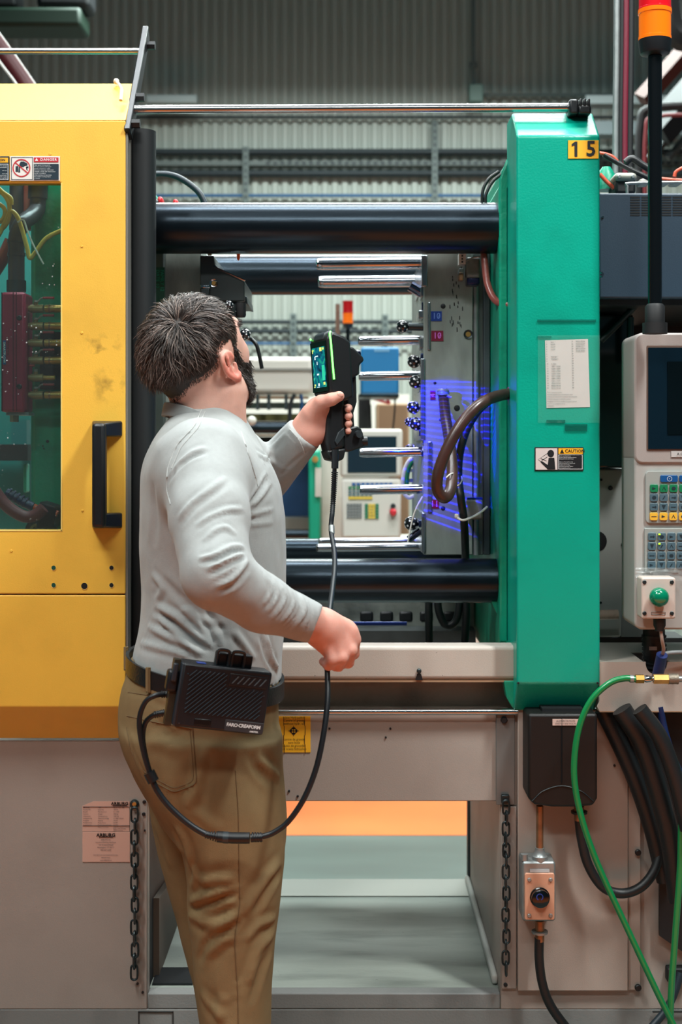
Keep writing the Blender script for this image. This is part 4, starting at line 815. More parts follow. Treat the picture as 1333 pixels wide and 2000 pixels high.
# dark hood and pale side panel
hoodm = mat('smoked_hood', rgb(6,26,24), 0.18, coat=.4)
MB().prism([(PX(1165,2.80),PZ(914,2.80)),(PX(1228,2.80),PZ(914,2.80)),(PX(1238,2.80),PZ(900,2.80)),(PX(1238,2.80),PZ(614,2.80)),(PX(1165,2.80),PZ(614,2.80))],'y',2.80,3.2).build('smoked_hood',hoodm,None,bev=0.004)
tagk(bpy.data.objects['smoked_hood'],'dark smoked hood between the column and the control terminal','hood')
for pts,lb in (([(1240,600),(1210,630),(1175,665)],'dark hose slanting in front of the smoked hood'),([(1232,620),(1232,690),(1236,700)],'dark green cable by the terminal corner')):
    hose('hood_cable',lb,[(a,b,2.74) for a,b in pts],7,mat('dark_green_cable',rgb(8,36,34),.4),n=10,cat='cable')
sp = thing('pale_enclosure','pale grey side panel between column and control terminal','panel',P(1207,1246,2.86))
MB().pprism([(1165,916),(1222,916),(1214,1244),(1165,1244)],2.86,0.3).build('front', mat('pale_panel',rgb(160,164,160),.5,var=.05,vscale=6,bump=.15,bscale=500), sp, bev=0.004)
MB().pbox(1214,1300,916,1244,2.92,0.2).build('recess', mat('grey_panel2',rgb(92,100,98),.5), sp, smooth=0)
for px,py,r in ((1193,953,4.5),(1218,1064,4.5),(1175,937,2.5),(1174,1177,2.5)): bolt(sp,px,py,2.86,r,inkblack,h=0.003)
MB().lathe(P(1166,1057,2.86),(0,-1,0),[(-.001,S(20,2.86)),(0.0015,S(20,2.86))],24).build('round_opening', inkblack, sp)
MB().cyl(P(1165,1201,2.80),P(1208,1200,2.80),S(9.5,2.8),n=18).build('handle_tube', mat('peach_plastic',rgb(206,176,156),.45,dirt=rgb(60,50,46),dirt_amt=.4,dscale=60), sp)
# control terminal
YT = 2.50
ct = thing('control_terminal','grey control terminal with dark screen and colored keypads','control terminal',P(1300,1232,YT))
term = mat('terminal_grey', rgb(158,150,146), 0.5, var=.04, vscale=8, bump=.12, bscale=700); term2 = mat('terminal_pale', rgb(172,172,168), 0.5, var=.05, vscale=8, dirt=rgb(110,108,104), dirt_amt=.3, dscale=10)
def rrect(x0,x1,y0,y1,r,n=6):
    pts=[]
    for cx_,cy_,a0 in ((x1-r,y0+r,-90),(x1-r,y1-r,0),(x0+r,y1-r,90),(x0+r,y0+r,180)):
        for k in range(n+1):
            a=math.radians(a0+90*k/n); pts.append((cx_+r*math.cos(a),cy_+r*math.sin(a)))
    return pts
def rr(name,x0,x1,y0,y1,r,Y,d,m,par,bev=0.002): return MB().pprism(rrect(x0,x1,y0,y1,r),Y,d).build(name,m,par,bev=bev)
rr('lower_housing',1240,1520,800,1230,16,YT+0.004,0.12,term2,ct,bev=0.004)
rr('screen_housing',1240,1520,650,906,16,YT,0.12,term,ct,bev=0.004)
rr('screen_bezel',1264,1500,674,880,3,YT-0.0015,0.01,mat('bezel_brown',rgb(104,84,74),.5),ct,bev=0.001)
MB().pbox(1267,1500,679,877,YT-0.003,0.01).build('screen', mat('screen_near',rgb(8,26,38),0.12,coat=.5), ct, smooth=0)
plate(ct,'screen_window',1305,1500,706,848,YT-0.003,mat('screen_dark',rgb(4,12,16),.15))
plate(ct,'name_tag',1312,1360,881,893,YT,mat('tag_pale',rgb(186,184,182),.5)); text('A C',1323,887,5,YT-0.003,inkblack,ct,bold=.02)
padm = mat('keypad_grey',rgb(150,156,152),.5)
rr('upper_keypad',1262,1500,920,1022,8,YT-0.001,0.006,padm,ct,bev=0.001); rr('lower_keypad',1260,1500,1032,1117,2,YT-0.001,0.006,padm,ct,bev=0.001)
kb,kg,ks,ky = mat('keyblue',rgb(14,78,138),.4),mat('keygreen',rgb(16,120,76),.4),mat('keyslate',rgb(74,100,112),.4),mat('keyamber',rgb(232,180,60),.4)
icon = mat('key_icon',rgb(24,44,54),.5)
def key(x0,x1,y0,y1,m,ic=None):
    k = rr('key',x0,x1,y0,y1,3,YT-0.004,0.004,m,ct,bev=0.0008)
    cx_,cy_=(x0+x1)/2,(y0+y1)/2
    if ic is not None:
        mbx=MB(); Yk=YT-0.004
        sh=[((-4,-2.5),(-4,2.5),(3,0)),((-4,0.8),(2,0.8),(2,3),(5,0),(2,-3),(2,-.8),(-4,-.8)),((-4,4),(0,-4),(4,4),(3,4),(0,-1.5),(-3,4)),((-4,-4),(4,-4),(0,4)),((-4,-1),(-2,-3),(2,-3),(4,-1),(4,1),(2,3),(-2,3),(-4,1)),((-5,-.7),(5,-.7),(5,.7),(-5,.7)),((-3,3),(1,-3),(3,-3),(-1,3))][ic%7]
        quad(mbx,[(cx_+a,cy_+b) for a,b in sh],Yk,0.0006); mbx.build('key_symbol',icon if m is not kb else inkwhite,k,smooth=0,fix=False)
    return k
key(1291,1325,928,942,kb,None); key(1328,1362,928,942,kb,None)
mbx=MB(); n=20
vs=[P(1307.5+r*math.cos(2*PI*i/n),935+r*math.sin(2*PI*i/n),YT)-Vector((0,.0052,0)) for i in range(n) for r in (5,4.2)]
mbx.add(vs,[(2*i,2*i+1,(2*i+3)%(2*n),(2*i+2)%(2*n)) for i in range(n)]); quad(mbx,((1306.8,934.3),(1308.2,934.3),(1308.2,935.7),(1306.8,935.7)),YT,0.0052)
mbx.build('start_symbol',inkwhite,ct,smooth=0,fix=False)
for j,(m,y) in enumerate(((kg,946),(ks,964),(ks,982.5),(ky,1001))):
    for i in range(5): key(1271+i*19-j*.2,1286.5+i*19-j*.2,y,y+15.5,m,(j*3+i*2+j))
for j in range(4):
    for i in range(5): 
        key(1267+i*19-j*.3,1282.5+i*19-j*.3,1040.5+j*18.5,1056+j*18.5,ks,(j*2+i*3+1))
        if i==1 and j<2: plate(ct,'key_light',1287,1291,1042+j*18.5,1045+j*18.5,YT-0.0042,mat('led_green',rgb(180,240,60),.3,emis=rgb(170,240,50),estr=1.2))
wf = mat('wrap_film',rgb(210,214,214),.12,alpha=0.25)
wr = thing('film_wrap','crumpled clear film wrapped around the terminal below the keys','plastic film',P(1290,1150,YT))
vs=[];fs=[]; nx,ny=16,8
for j in range(ny+1):
    for i in range(nx+1):
        px=1240+i*7; py=1108+j*3.2
        vs.append(P(px,py,YT)-Vector((0,0.006+0.008*abs(mnoise.noise(Vector((px*.11,py*.2,2))))+0.004*mnoise.noise(Vector((px*.3,py*.3,5))),0)))
fs=[(j*(nx+1)+i,j*(nx+1)+i+1,(j+1)*(nx+1)+i+1,(j+1)*(nx+1)+i) for j in range(ny) for i in range(nx)]
MB().add(vs,fs).build('upper_band',wf,wr,smooth=60,fix=False)
# green push button box
YP = 2.455
pb = thing('push_button_box','beige box with round green push button on the terminal','push button',P(1287,1210,YP))
rr('box',1254,1321,1128,1209,5,YP,0.04,mat('box_beige',rgb(204,190,180),.45),pb,bev=0.003)
MB().lathe(P(1285.5,1165,YP),(0,-1,0),[(0,S(13,YP)),(.008,S(13,YP)),(.009,S(19,YP)),(.016,S(18.6,YP)),(.022,S(15.5,YP)),(.026,S(10,YP)),(.028,S(3,YP))],32).build('button', mat('button_green',rgb(0,118,84),.15,coat=.6), pb, smooth=50)
for px in (1259.5,1313): 
    for py in (1137,1198): 
        b_=bolt(pb,px,py,YP,4,steel_dark,name='screw',h=0.002); 
ringmesh((1272.5,1301,1195.5,1201),(1273.3,1300.2,1196.2,1200.3),YP-0.0012,0.0006).build('label_slot',mat('slot_line',rgb(120,110,104),.5),pb,smooth=0)
MB().lathe(P(1289,1209,YP+.02),(0,0,-1),[(0,S(12,YP)),(.012,S(12,YP)),(.018,S(9,YP)),(.022,S(9,YP))],18).build('cable_gland', blackm, pb)
hose('button_cable','thin beige cable hanging from the push button box',[(1291,1228,2.475),(1294,1250,2.475),(1297,1268,2.49),(1294,1282,2.51)],3.6,mat('cable_beige',rgb(170,150,140),.5),n=10,cat='cable')
hose('side_cable','grey cable leaving sideways from the blue sleeve',[(1292,1284,2.51),(1300,1277,2.51),(1320,1274,2.51),(1350,1274,2.52)],4,mat('cable_grey',rgb(140,144,146),.5),n=10,cat='cable')
MB().cyl(P(1284,1326,2.53),P(1294,1279,2.50),S(11,2.5),n=18).build('blue_sleeve',mat('sleeve_blue',rgb(30,48,104),.45),None); tagk(bpy.data.objects['blue_sleeve'],'dark blue sleeve stuck in the right ledge hole','sleeve')
bl = thing('bellows_hose','black corrugated hose dropping from the terminal into the ledge','hose',P(1280,1310,2.62))
MB().tube([P(1278,1225,2.60),P(1278,1260,2.60),P(1281,1320,2.62)],S(21,2.6),n=18).build('core', blackm, bl)
for k in range(9): MB().tube([P(1278+k*.3,1240+k*8.5,2.60+.002*k),P(1278+k*.3,1244+k*8.5,2.60+.002*k)],S(24,2.6),n=18,sm=0).build('rib', rubber, bl)
plate(bl,'cable_marker',1269,1284,1263,1270,2.572,galv)
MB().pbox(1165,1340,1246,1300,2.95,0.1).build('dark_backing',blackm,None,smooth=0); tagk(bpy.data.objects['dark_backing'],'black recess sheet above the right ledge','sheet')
# right ledge
YL = 2.555
rl = thing('side_ledge','light grey ledge under the control terminal with brass hose coupling in front','ledge',P(1250,1390,YL))
# front face with round notch
pts=[(1172,1293),(1262,1293)]+[(1283+21*math.cos(math.radians(a)),1296+22*math.sin(math.radians(a))) for a in range(175,4,-12)]+[(1305,1293),(1500,1293),(1500,1389),(1172,1389),(1167,1380),(1172,1370)]
MB().pprism(pts,YL,0.004).build('face', beige, rl, smooth=0)
MB().box(PX(1172,YL),PX(1500,YL),YL+0.004,YL+0.01,PZ(1389,YL),PZ(1340,YL)).build('face_backing', beige, rl, smooth=0)
MB().box(PX(1172,YL),PX(1258,YL),YL+0.004,YL+0.25,PZ(1295,YL),PZ(1293,YL)).box(PX(1310,YL),PX(1500,YL),YL+0.004,YL+0.25,PZ(1295,YL),PZ(1293,YL)).box(PX(1258,YL),PX(1310,YL),YL+0.12,YL+0.25,PZ(1295,YL),PZ(1293,YL)).build('top', beige, rl, smooth=0)
MB().box(PX(1172,YL),PX(1500,YL),YL+0.0,YL+0.25,PZ(1391,YL),PZ(1389,YL)).build('lower_fold', MATS['tan_edge'], rl, smooth=0)
MB().pbox(1170,1192,1284,1287,YL+.16,0.02).build('slot', inkblack, rl, smooth=0)
# brass coupling and green hoses
YH = 2.46
gh = thing('air_hose','green air hose curving down from the brass coupling','hose',P(1310,2100,YH))
MB().tube([P(1245,1327,YH),P(1220,1325,YH),P(1192,1334,YH),P(1160,1362,YH),P(1138,1402,YH),P(1126,1450,YH),P(1122,1510,YH),P(1130,1570,YH),P(1150,1640,YH),P(1180,1715,YH),P(1230,1822,YH),P(1283,1935,YH),P(1318,2005,YH),P(1360,2090,YH)],S(6.2,YH),n=14,sm=8).build('tube',hose_green,gh)
MB().cyl(P(1231,1326,YH),P(1238,1326,YH),S(7.6,YH),n=16).build('ferrule', galv, gh)
qc = thing('hose_coupling','brass and steel quick coupling in front of the right ledge','coupling',P(1285,1335,YH))
MB().cyl(P(1242,1326,YH),P(1258,1326,YH),S(9,YH),n=6).build('hex_nut', mat('dull_brass2',rgb(150,118,58),.35,metal=.85), qc, smooth=0)
MB().lathe(P(1258,1326,YH),(1,0,0),[(0,S(5,YH)),(.005,S(7,YH)),(.012,S(6,YH)),(.016,S(4,YH)),(.02,S(6,YH))],16).build('plug', chrome, qc)
MB().cyl(P(1277,1326,YH),P(1306,1326,YH),S(10,YH),n=6).build('brass_body', brass, qc, smooth=0)
MB().lathe(P(1306,1326,YH),(1,0,0),[(0,S(10.5,YH)),(.004,S(10,YH)),(.008,S(10.5,YH)),(.012,S(10,YH)),(.018,S(10.5,YH))],18).build('sleeve', mat('knurled',rgb(140,130,116),.4,metal=.7,bump=.5,bscale=700), qc)
MB().cyl(P(1325,1326,YH),P(1350,1326,YH),S(6,YH),n=12).build('nipple', galv, qc)
hose('air_hose','second green hose hanging at the right picture edge',[(1350,1480,2.5),(1333,1600,2.5),(1329,1700,2.5),(1318,1850,2.5),(1311,1960,2.5),(1312,2080,2.5)],6.5,hose_green)
hose('air_hose','dark blue hose at the right edge under the ledge',[(1290,1380,2.56),(1300,1430,2.56),(1320,1490,2.56),(1345,1540,2.56)],7,mat('hose_navy',rgb(18,40,84),.4))
# switch box, conduits
YS = 2.53
sw = thing('switch_box','black power switch box under the green column','switch box',P(1100,1578,YS))
mbx=MB(); prof=[(1032,1394),(1168,1394),(1168,1560),(1160,1574),(1125,1577),(1080,1577),(1045,1572),(1032,1560)]
mbx.pprism(prof,YS,0.09).build('cover', mat('box_black',rgb(13,12,12),.5,bump=.1,bscale=500), sw, bev=0.006, seg=3)
MB().tube([P(1098,1402,YS-.001),P(1098,1530,YS-.001)],0.0012,n=4,sm=0).build('centre_seam', inkblack, sw, smooth=0)
MB().tube([P(1040,1565,YS-.001),P(1062,1545,YS-.001),P(1098,1535,YS-.001),P(1135,1545,YS-.001),P(1160,1565,YS-.001)],0.0012,n=4).build('arc_seam', inkblack, sw)
MB().pbox(1060,1140,1384,1394,YS+.02,0.05).build('top_lug', blackm, sw, smooth=0)
g_=plate(sw,'label',1080,1131,1404.5,1417,YS,mat('label_pink',rgb(206,178,168),.5))
text('ALIMENTATION',1105.5,1408.3,3.6,YS-0.0022,inkblack,g_,align='CENTER'); text('SWITCH 240 VOLTS',1105.5,1413.6,3.2,YS-0.0022,inkblack,g_,align='CENTER')
cvp = thing('cover_panel','tall light grey cover panel below the green column','cover panel',P(1118,1936,2.61))
MB().pbox(1012,1228,1386,1936,2.606,0.012).build('sheet', mat('cover_beige',rgb(166,152,142),.5,var=.05,vscale=3,bump=.15,bscale=500,dirt=rgb(120,104,94),dirt_amt=.2,dscale=3), cvp, bev=0.002)
MB().pbox(1228,1252,1386,1934,2.612,0.006).build('side_strip', MATS['cover_beige'], cvp, bev=0.001)
for px,py,r in ((1201,1495,2.5),(1247,1665,6),(1247,1929,6.5)): bolt(cvp,px,py,2.606,r,inkblack,h=0.004)
st = thing('strap_plate','grey steel strap plate with bolts beside the open pan','strap plate',P(990,1932,2.612))
MB().pbox(970,1006,1393,1572,2.610,0.008).build('upper_plate', mat('plate_grey',rgb(118,120,118),.45,metal=.3,var=.1,vscale=8), st, bev=0.001)
MB().pbox(980,1010,1575,1932,2.612,0.006).build('lower_plate', beige_shaded, st, bev=0.002)
bolt(st,985,1406,2.61,7,blackm,h=0.006,hexa=True); bolt(st,986,1665,2.612,4.5,blackm,h=0.004); bolt(st,988,1923,2.612,4,blackm,h=0.004)
MB().pbox(980,996,1553,1570,2.600,0.01).build('chain_lug', steel_dark, st, bev=0.002)
cd = thing('conduit','brass colored conduit between switch box and selector','conduit',P(1055,1662,2.56))
MB().cyl(P(1055,1574,2.56),P(1055,1662,2.56),S(7,2.56),n=18).build('pipe', copper, cd)
MB().lathe(P(1055,1690,2.56),(0,0,1),[(0,S(15,2.56)),(.018,S(15,2.56)),(.02,S(12,2.56)),(.03,S(9,2.56)),(.034,S(9,2.56))],18).build('hub', galv, cd)
sb = thing('selector_box','small grey box with salmon plate and black selector knob','selector box',P(1054,1800,2.54))
rr('body',1021,1086,1683,1800,6,2.545,0.06,galv,sb,bev=0.004)
rr('plate',1026,1084,1706,1797,4,2.540,0.008,mat('salmon_plate',rgb(206,150,122),.45,var=.06,vscale=20),sb,bev=0.001)
MB().lathe(P(1055,1752,2.54),(0,-1,0),[(0,S(19.5,2.54)),(.003,S(19.5,2.54)),(.004,S(18,2.54)),(.012,S(17.5,2.54)),(.014,S(15,2.54))],28).build('knob', mat('knob_black',rgb(8,10,14),.2,coat=.4), sb)
ringv=MB(); n=28
ringv.add([P(1055+r*math.cos(PI*(.15+1.7*i/(n-1))+PI/2),1752+r*math.sin(PI*(.15+1.7*i/(n-1))+PI/2),2.526)-Vector((0,.0006,0)) for i in range(n) for r in (7,5)],[(2*i,2*i+1,2*i+3,2*i+2) for i in range(n-1)]); ringv.build('knob_ring',mat('knob_blue',rgb(20,60,140),.4),sb,smooth=0,fix=False)
for px in (1034.5,1076): 
    for py in (1718,1788): bolt(sb,px,py,2.54,3.8,galv,name='screw',h=0.003)
plate(sb,'tag',1036,1074,1698,1704,2.545,mat('tag_grey',rgb(180,184,186),.4))
MB().cyl(P(1025,1680,2.555),P(1025,1668,2.555),S(7,2.55),n=12).build('side_lug', galv, sb)
pc = thing('power_cable','black armored cable leaving the selector box downward','cable',P(1110,2050,2.56))
MB().cyl(P(1055,1798,2.57),P(1055,1838,2.57),S(9,2.57),n=14).build('connector', copper, pc)
MB().lathe(P(1055,1822,2.57),(0,0,1),[(0,S(16,2.57)),(.004,S(16,2.57))],18).build('connector_ring', galv, pc)
MB().tube([P(1054,1832,2.57),P(1054,1875,2.57),P(1060,1920,2.57),P(1075,1962,2.57),P(1105,2005,2.57),P(1150,2060,2.57)],S(9.2,2.57),n=14,sm=8).build('cable',hose_black,pc)
pc = thing('power_cable','black cable drooping from the switch box to the right','cable',P(1215,1752,2.56))
MB().cyl(P(1132,1575,2.565),P(1132,1602,2.565),S(10,2.565),n=14).build('connector', copper, pc)
MB().lathe(P(1132,1588,2.565),(0,0,1),[(0,S(16,2.565)),(.004,S(16,2.565))],18).build('connector_ring', steel_dark, pc)
MB().tube([P(1132,1600,2.565),P(1137,1640,2.565),P(1150,1690,2.565),P(1178,1732,2.565),P(1215,1745,2.565),P(1252,1733,2.565),P(1278,1702,2.57),P(1292,1660,2.58)],S(9.5,2.565),n=14,sm=8).build('cable',hose_black,pc)
for pts,r,lb in (([(1178,1385),(1210,1450),(1245,1530),(1275,1620),(1300,1720)],17,'thick black hydraulic hose slanting beside the cover panel'),([(1215,1385),(1255,1450),(1285,1540),(1312,1650),(1325,1760)],20,'second thick black hose slanting at the right edge'),([(1250,1385),(1290,1440),(1320,1520),(1345,1620)],16,'third thick black hose near the picture edge')):
    hose('hydraulic_hose',lb,[(a,b,2.585 if r==17 else 2.53 if r==20 else 2.48) for a,b in pts],r,hose_black)
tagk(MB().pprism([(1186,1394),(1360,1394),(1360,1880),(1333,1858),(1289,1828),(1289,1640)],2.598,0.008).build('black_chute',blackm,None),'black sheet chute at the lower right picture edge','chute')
tagk(MB().pbox(1305,1345,1892,1920,2.60,0.03).build('cable_clamp',blackm,None,bev=0.003),'small black clamp holding hoses at the lower right','clamp')
hose('floor_hose','dark blue hose curving out of the lower right corner',[(1330,1900,2.59),(1318,1940,2.58),(1300,1975,2.57),(1270,2010,2.56)],7.5,mat('hose_navy2',rgb(22,38,46),.45))
MB().pbox(1276,1340,1976,1978,2.611,0.004).build('floor_hatch_edge',steel_dark,None,smooth=0); tagk(bpy.data.objects['floor_hatch_edge'],'thin hatch outline at the lower right corner','seam')
# chains
def chain(label,px,y0,y1,Y,pitch,w):
    t = thing('safety_chain',label,'chain',P(px,y1,Y),'hanging steel chains')
    L_=S(pitch*1.32,Y)/2; rw=S(w,Y)/2; wire=S(2.3,Y)
    pts=[]
    for k in range(16):
        a=2*PI*k/16; c_,s_=math.cos(a),math.sin(a); pts.append(Vector((rw*c_,0,(L_-rw)*(1 if s_>0.001 else -1 if s_<-0.001 else 0)+rw*s_)))
    mbx=MB(); pts.append(pts[0].copy()); mbx.tube(pts,wire,n=6,sm=0,caps=False)
    me=None; k=0; y=y0+pitch*.5
    while y<y1:
        if me is None:
            o=mbx.build('chain_link',steel_dark,t,fix=True); me=o.data; off=L_+wire
        else:
            o=bpy.data.objects.new('chain_link',me); COL.objects.link(o); o.parent=t
        o.location=P(px+.8*math.sin(k*1.7),y,Y)-Vector((0,0,off if k>=0 else 0))-wl(t)+Vector((0,0,0))
        o.rotation_euler=(0,0,(PI/2 if k%2 else 0)+.12*math.sin(k*2.3)); y+=pitch; k+=1
    return t
c1=chain('steel chain hanging left of the man beside the rating plate',263,1580,1912,2.605,22,13)
MB().lathe(P(263,1570,2.62),(0,-1,0),[(0,S(9,2.61)),(.004,S(9,2.61)),(.008,S(6,2.61))],18).build('anchor_bolt',steel_dark,c1); MB().lathe(P(263,1570,2.612),(0,-1,0),[(0,S(4,2.61)),(.004,S(4,2.61))],14).build('anchor_core',brass,c1)
chain('steel chain hanging right of the open pan',989,1566,1905,2.596,21,13)
# rating plate
rp = thing('rating_plate','pink rating plate with maker name beside the left chain','rating plate',P(207,1684,YB))
pk = mat('pink_plate',rgb(206,164,148),.45)
MB().pprism([(161,1574),(183,1565),(253,1565),(253,1624),(161,1624)],YB-0.0016,0.0012).build('upper_plate',pk,rp,smooth=0)
MB().pbox(161,254,1624.8,1684,YB-0.0016,0.0012).build('lower_plate',pk,rp,bev=.0006,smooth=0)
for px,py,h in ((234,1569.5,5.5),(207,1631,6)):
    text('ARBURG',px,py,h,YB-0.0022,inkblack,rp,align='CENTER',bold=.05,xs=1.1); plate(rp,'underline',px-14,px+14,py+3.6,py+4.4,YB-0.0012,inkblack)
rows=[('Allrounder','Type','420 C 1300 - 350'),('Machine No.','Serial No.','187058'),('Baujahr','Manufactured','01 / 1999'),('Gewicht','Weight','4700 kg'),('Schliesskraft','Clamping force','1300 kN'),('Netzspannung','Operating voltage','3 Y 480 V 60 Hz'),('Frequenz','Heating','14 kW'),('Pumpenmotor','Pump motor','22 kW'),('Gesamtstrom','Total connected load','46 kVA')]
for i,r_ in enumerate(rows):
    y=1577+i*4.25
    for px,l in zip((162.5,191.5,221.5),r_): text(l,px,y,2.1,YB-0.0022,ink2,rp,name='plate_print',xs=1.0)
for i,l in enumerate(('ARBURG GmbH + Co KG','Postf. 1109, D-72286','72290 Lossburg')): text(l,221.5,1615.5+i*3,2.0,YB-0.0022,ink2,rp,name='plate_print')
text('Made in Germany',191.5,1615.5,2.0,YB-0.0022,ink2,rp,name='plate_print')
for y in (1576,1612.8): plate(rp,'rule',161.5,252.5,y-.25,y+.1,YB-0.0012,ink2)
for i,(l,h) in enumerate((('ARBURG Inc',3),('Injection Molding Machines',3),('125 Rockwell Road',3),('Newington, CT 06111',3),('860-667-6500',3),('',3),('FOR SERVICES AND SPARE PARTS CALL',2.3),('860-667-6522',2.5),('www.ARBURG.us',2.5))):
    if l: text(l,207,1640+i*5,h*.85,YB-0.0022,ink2,rp,name='plate_print',align='CENTER')
# yellow centre of gravity sticker
ys = thing('gravity_sticker','yellow sticker with target cross on the header panel','sticker',P(575,1470,YB))
plate(ys,'backing',544,607,1399,1469.5,YB,sticker_yellow)
for i,l in enumerate(('ohne Hydrauliköl','Centre of gravity','without hydr. oil')): text(l,575,1401.5+i*6,4.4,YB-0.002,inkblack,ys,align='CENTER',xs=.95)
for i,l in enumerate(('centre de gravité','sans huile','punto de gravedad','sin aceite hidraulico')): text(l,575,1444+i*6.2,4.4,YB-0.002,inkblack,ys,align='CENTER',xs=.95)
mbx=MB(); n=24; cx,cy=574,1427
mbx.add([P(cx+r*math.cos(2*PI*i/n),cy+r*math.sin(2*PI*i/n),YB)-Vector((0,.0024,0)) for i in range(n) for r in (6.5,5)],[(2*i,2*i+1,(2*i+3)%(2*n),(2*i+2)%(2*n)) for i in range(n)])
for q in (((cx-10,cy-.6),(cx+10,cy-.6),(cx+10,cy+.6),(cx-10,cy+.6)),((cx-.6,cy-10),(cx+.6,cy-10),(cx+.6,cy+10),(cx-.6,cy+10)),((cx-3,cy-7),(cx+3,cy-7),(cx+3,cy-3.5),(cx-3,cy-3.5)),((cx-3,cy+3.5),(cx+3,cy+3.5),(cx+3,cy+7),(cx-3,cy+7)),((cx-7,cy-3),(cx-3.5,cy-3),(cx-3.5,cy+3),(cx-7,cy+3)),((cx+3.5,cy-3),(cx+7,cy-3),(cx+7,cy+3),(cx+3.5,cy+3))): quad(mbx,q,YB,.0026)
mbx.build('target_cross',inkblack,ys,smooth=0,fix=False)
for px in (554,595): 
    for k in range(4): plate(ys,'scuff_line',px+(k%2)*1.2,px+(k%2)*1.2+.9,1400+k*18,1418+k*18,YB-0.0012,inkblack)
# ================================================================== the person
def PN(px, py, Y): return np.array([(px-VX)*Y/F, Y, CH-(py-VY)*Y/F])
def smin(a, b, k):
    h = np.clip(0.5+0.5*(b-a)/k, 0, 1); return b*(1-h)+a*h-k*h*(1-h)
def smax(a, b, k): return -smin(-a, -b, k)
def rcone(G, a, b, ra, rb, flat=None):
    a = np.asarray(a,np.float32); b = np.asarray(b,np.float32); ba = b-a; L2 = float(ba@ba)+1e-12
    p = [G[i]-a[i] for i in range(3)]
    h = np.clip((p[0]*ba[0]+p[1]*ba[1]+p[2]*ba[2])/L2, 0, 1)
    q = [p[i]-h*ba[i] for i in range(3)]
    if flat is not None:            # flatten along a direction: (vector, factor)
        v, k = flat; v = np.asarray(v,np.float32); v = v/np.linalg.norm(v)
        d = (q[0]*v[0]+q[1]*v[1]+q[2]*v[2])*(1/k-1)
        q = [q[i]+d*v[i] for i in range(3)]
    return np.sqrt(q[0]**2+q[1]**2+q[2]**2)-(ra+(rb-ra)*h)
def ellip(G, c, r):
    k0 = np.sqrt(sum(((G[i]-c[i])/r[i])**2 for i in range(3))); k1 = np.sqrt(sum(((G[i]-c[i])/(r[i]*r[i]))**2 for i in range(3)))
    return k0*(k0-1)/np.maximum(k1,1e-6)
def grid(lo, hi, h):
    ax = [np.arange(lo[i], hi[i]+h, h, dtype=np.float32) for i in range(3)]
    return np.meshgrid(*ax, indexing='ij'), np.array(lo,np.float64)
def nets(f, o, h):
    s = f < 0; nx,ny,nz = f.shape
    acc = np.zeros((nx-1,ny-1,nz-1,3),np.float32); cnt = np.zeros((nx-1,ny-1,nz-1),np.float32)
    I,J,K = nx-1,ny-1,nz-1
    for ax in range(3):
        o1,o2 = [i for i in range(3) if i != ax]
        for u in (0,1):
            for v in (0,1):
                d0 = [0,0,0]; d0[o1]=u; d0[o2]=v; d1 = list(d0); d1[ax]=1
                A = f[d0[0]:d0[0]+I,d0[1]:d0[1]+J,d0[2]:d0[2]+K]; B = f[d1[0]:d1[0]+I,d1[1]:d1[1]+J,d1[2]:d1[2]+K]
                m = (A<0)!=(B<0)
                t = np.where(m, A/np.where(m,A-B,1), 0)
                for c in range(3):
                    acc[...,c] += np.where(m, d0[c]+(t if c==ax else 0), 0)
                cnt += m
    act = cnt>0; idx = -np.ones(act.shape,np.int64); idx[act] = np.arange(act.sum())
    cell = np.argwhere(act); V = (cell+acc[act]/cnt[act][:,None])*h+o
    Q = []
    for ax in range(3):
        o1,o2 = [(1,2),(2,0),(0,1)][ax]
        sl0 = [slice(None)]*3; sl1 = [slice(None)]*3; sl0[ax]=slice(0,-1); sl1[ax]=slice(1,None)
        A = s[tuple(sl0)]; B = s[tuple(sl1)]; e = np.argwhere(A!=B)
        ok = (e[:,o1]>0)&(e[:,o2]>0)&(e[:,o1]<f.shape[o1]-1)&(e[:,o2]<f.shape[o2]-1); e = e[ok]
        fl = A[tuple(e.T)]
        def cl(a,b):
            x = e.copy(); x[:,o1]-=a; x[:,o2]-=b; return idx[tuple(x.T)]
        q = np.stack([cl(1,1),cl(0,1),cl(0,0),cl(1,0)],1); q[~fl] = q[~fl][:,::-1]; Q.append(q)
    return V, np.concatenate(Q)
def edges_of(Q):
    e = np.concatenate([Q[:,[0,1]],Q[:,[1,2]],Q[:,[2,3]],Q[:,[3,0]]]); return e
def relax(V, Q, it=4, lam=0.5, mu=-0.52):
    e = edges_of(Q); n = len(V); deg = np.bincount(e.ravel(), minlength=n).astype(float)[:,None]
    for k in range(it*2):
        S_ = np.zeros_like(V)
        for c in range(3): S_[:,c] = np.bincount(e[:,0],weights=V[e[:,1],c],minlength=n)+np.bincount(e[:,1],weights=V[e[:,0],c],minlength=n)
        V = V+(S_/np.maximum(deg,1)-V)*(lam if k%2==0 else mu)
    return V
def normals(V, Q):
    fn = np.cross(V[Q[:,2]]-V[Q[:,0]], V[Q[:,3]]-V[Q[:,1]]); N = np.zeros_like(V)
    for k in range(4):
        for c in range(3): N[:,c] += np.bincount(Q[:,k],weights=fn[:,c],minlength=len(V))
    return N/np.maximum(np.linalg.norm(N,axis=1,keepdims=True),1e-12)
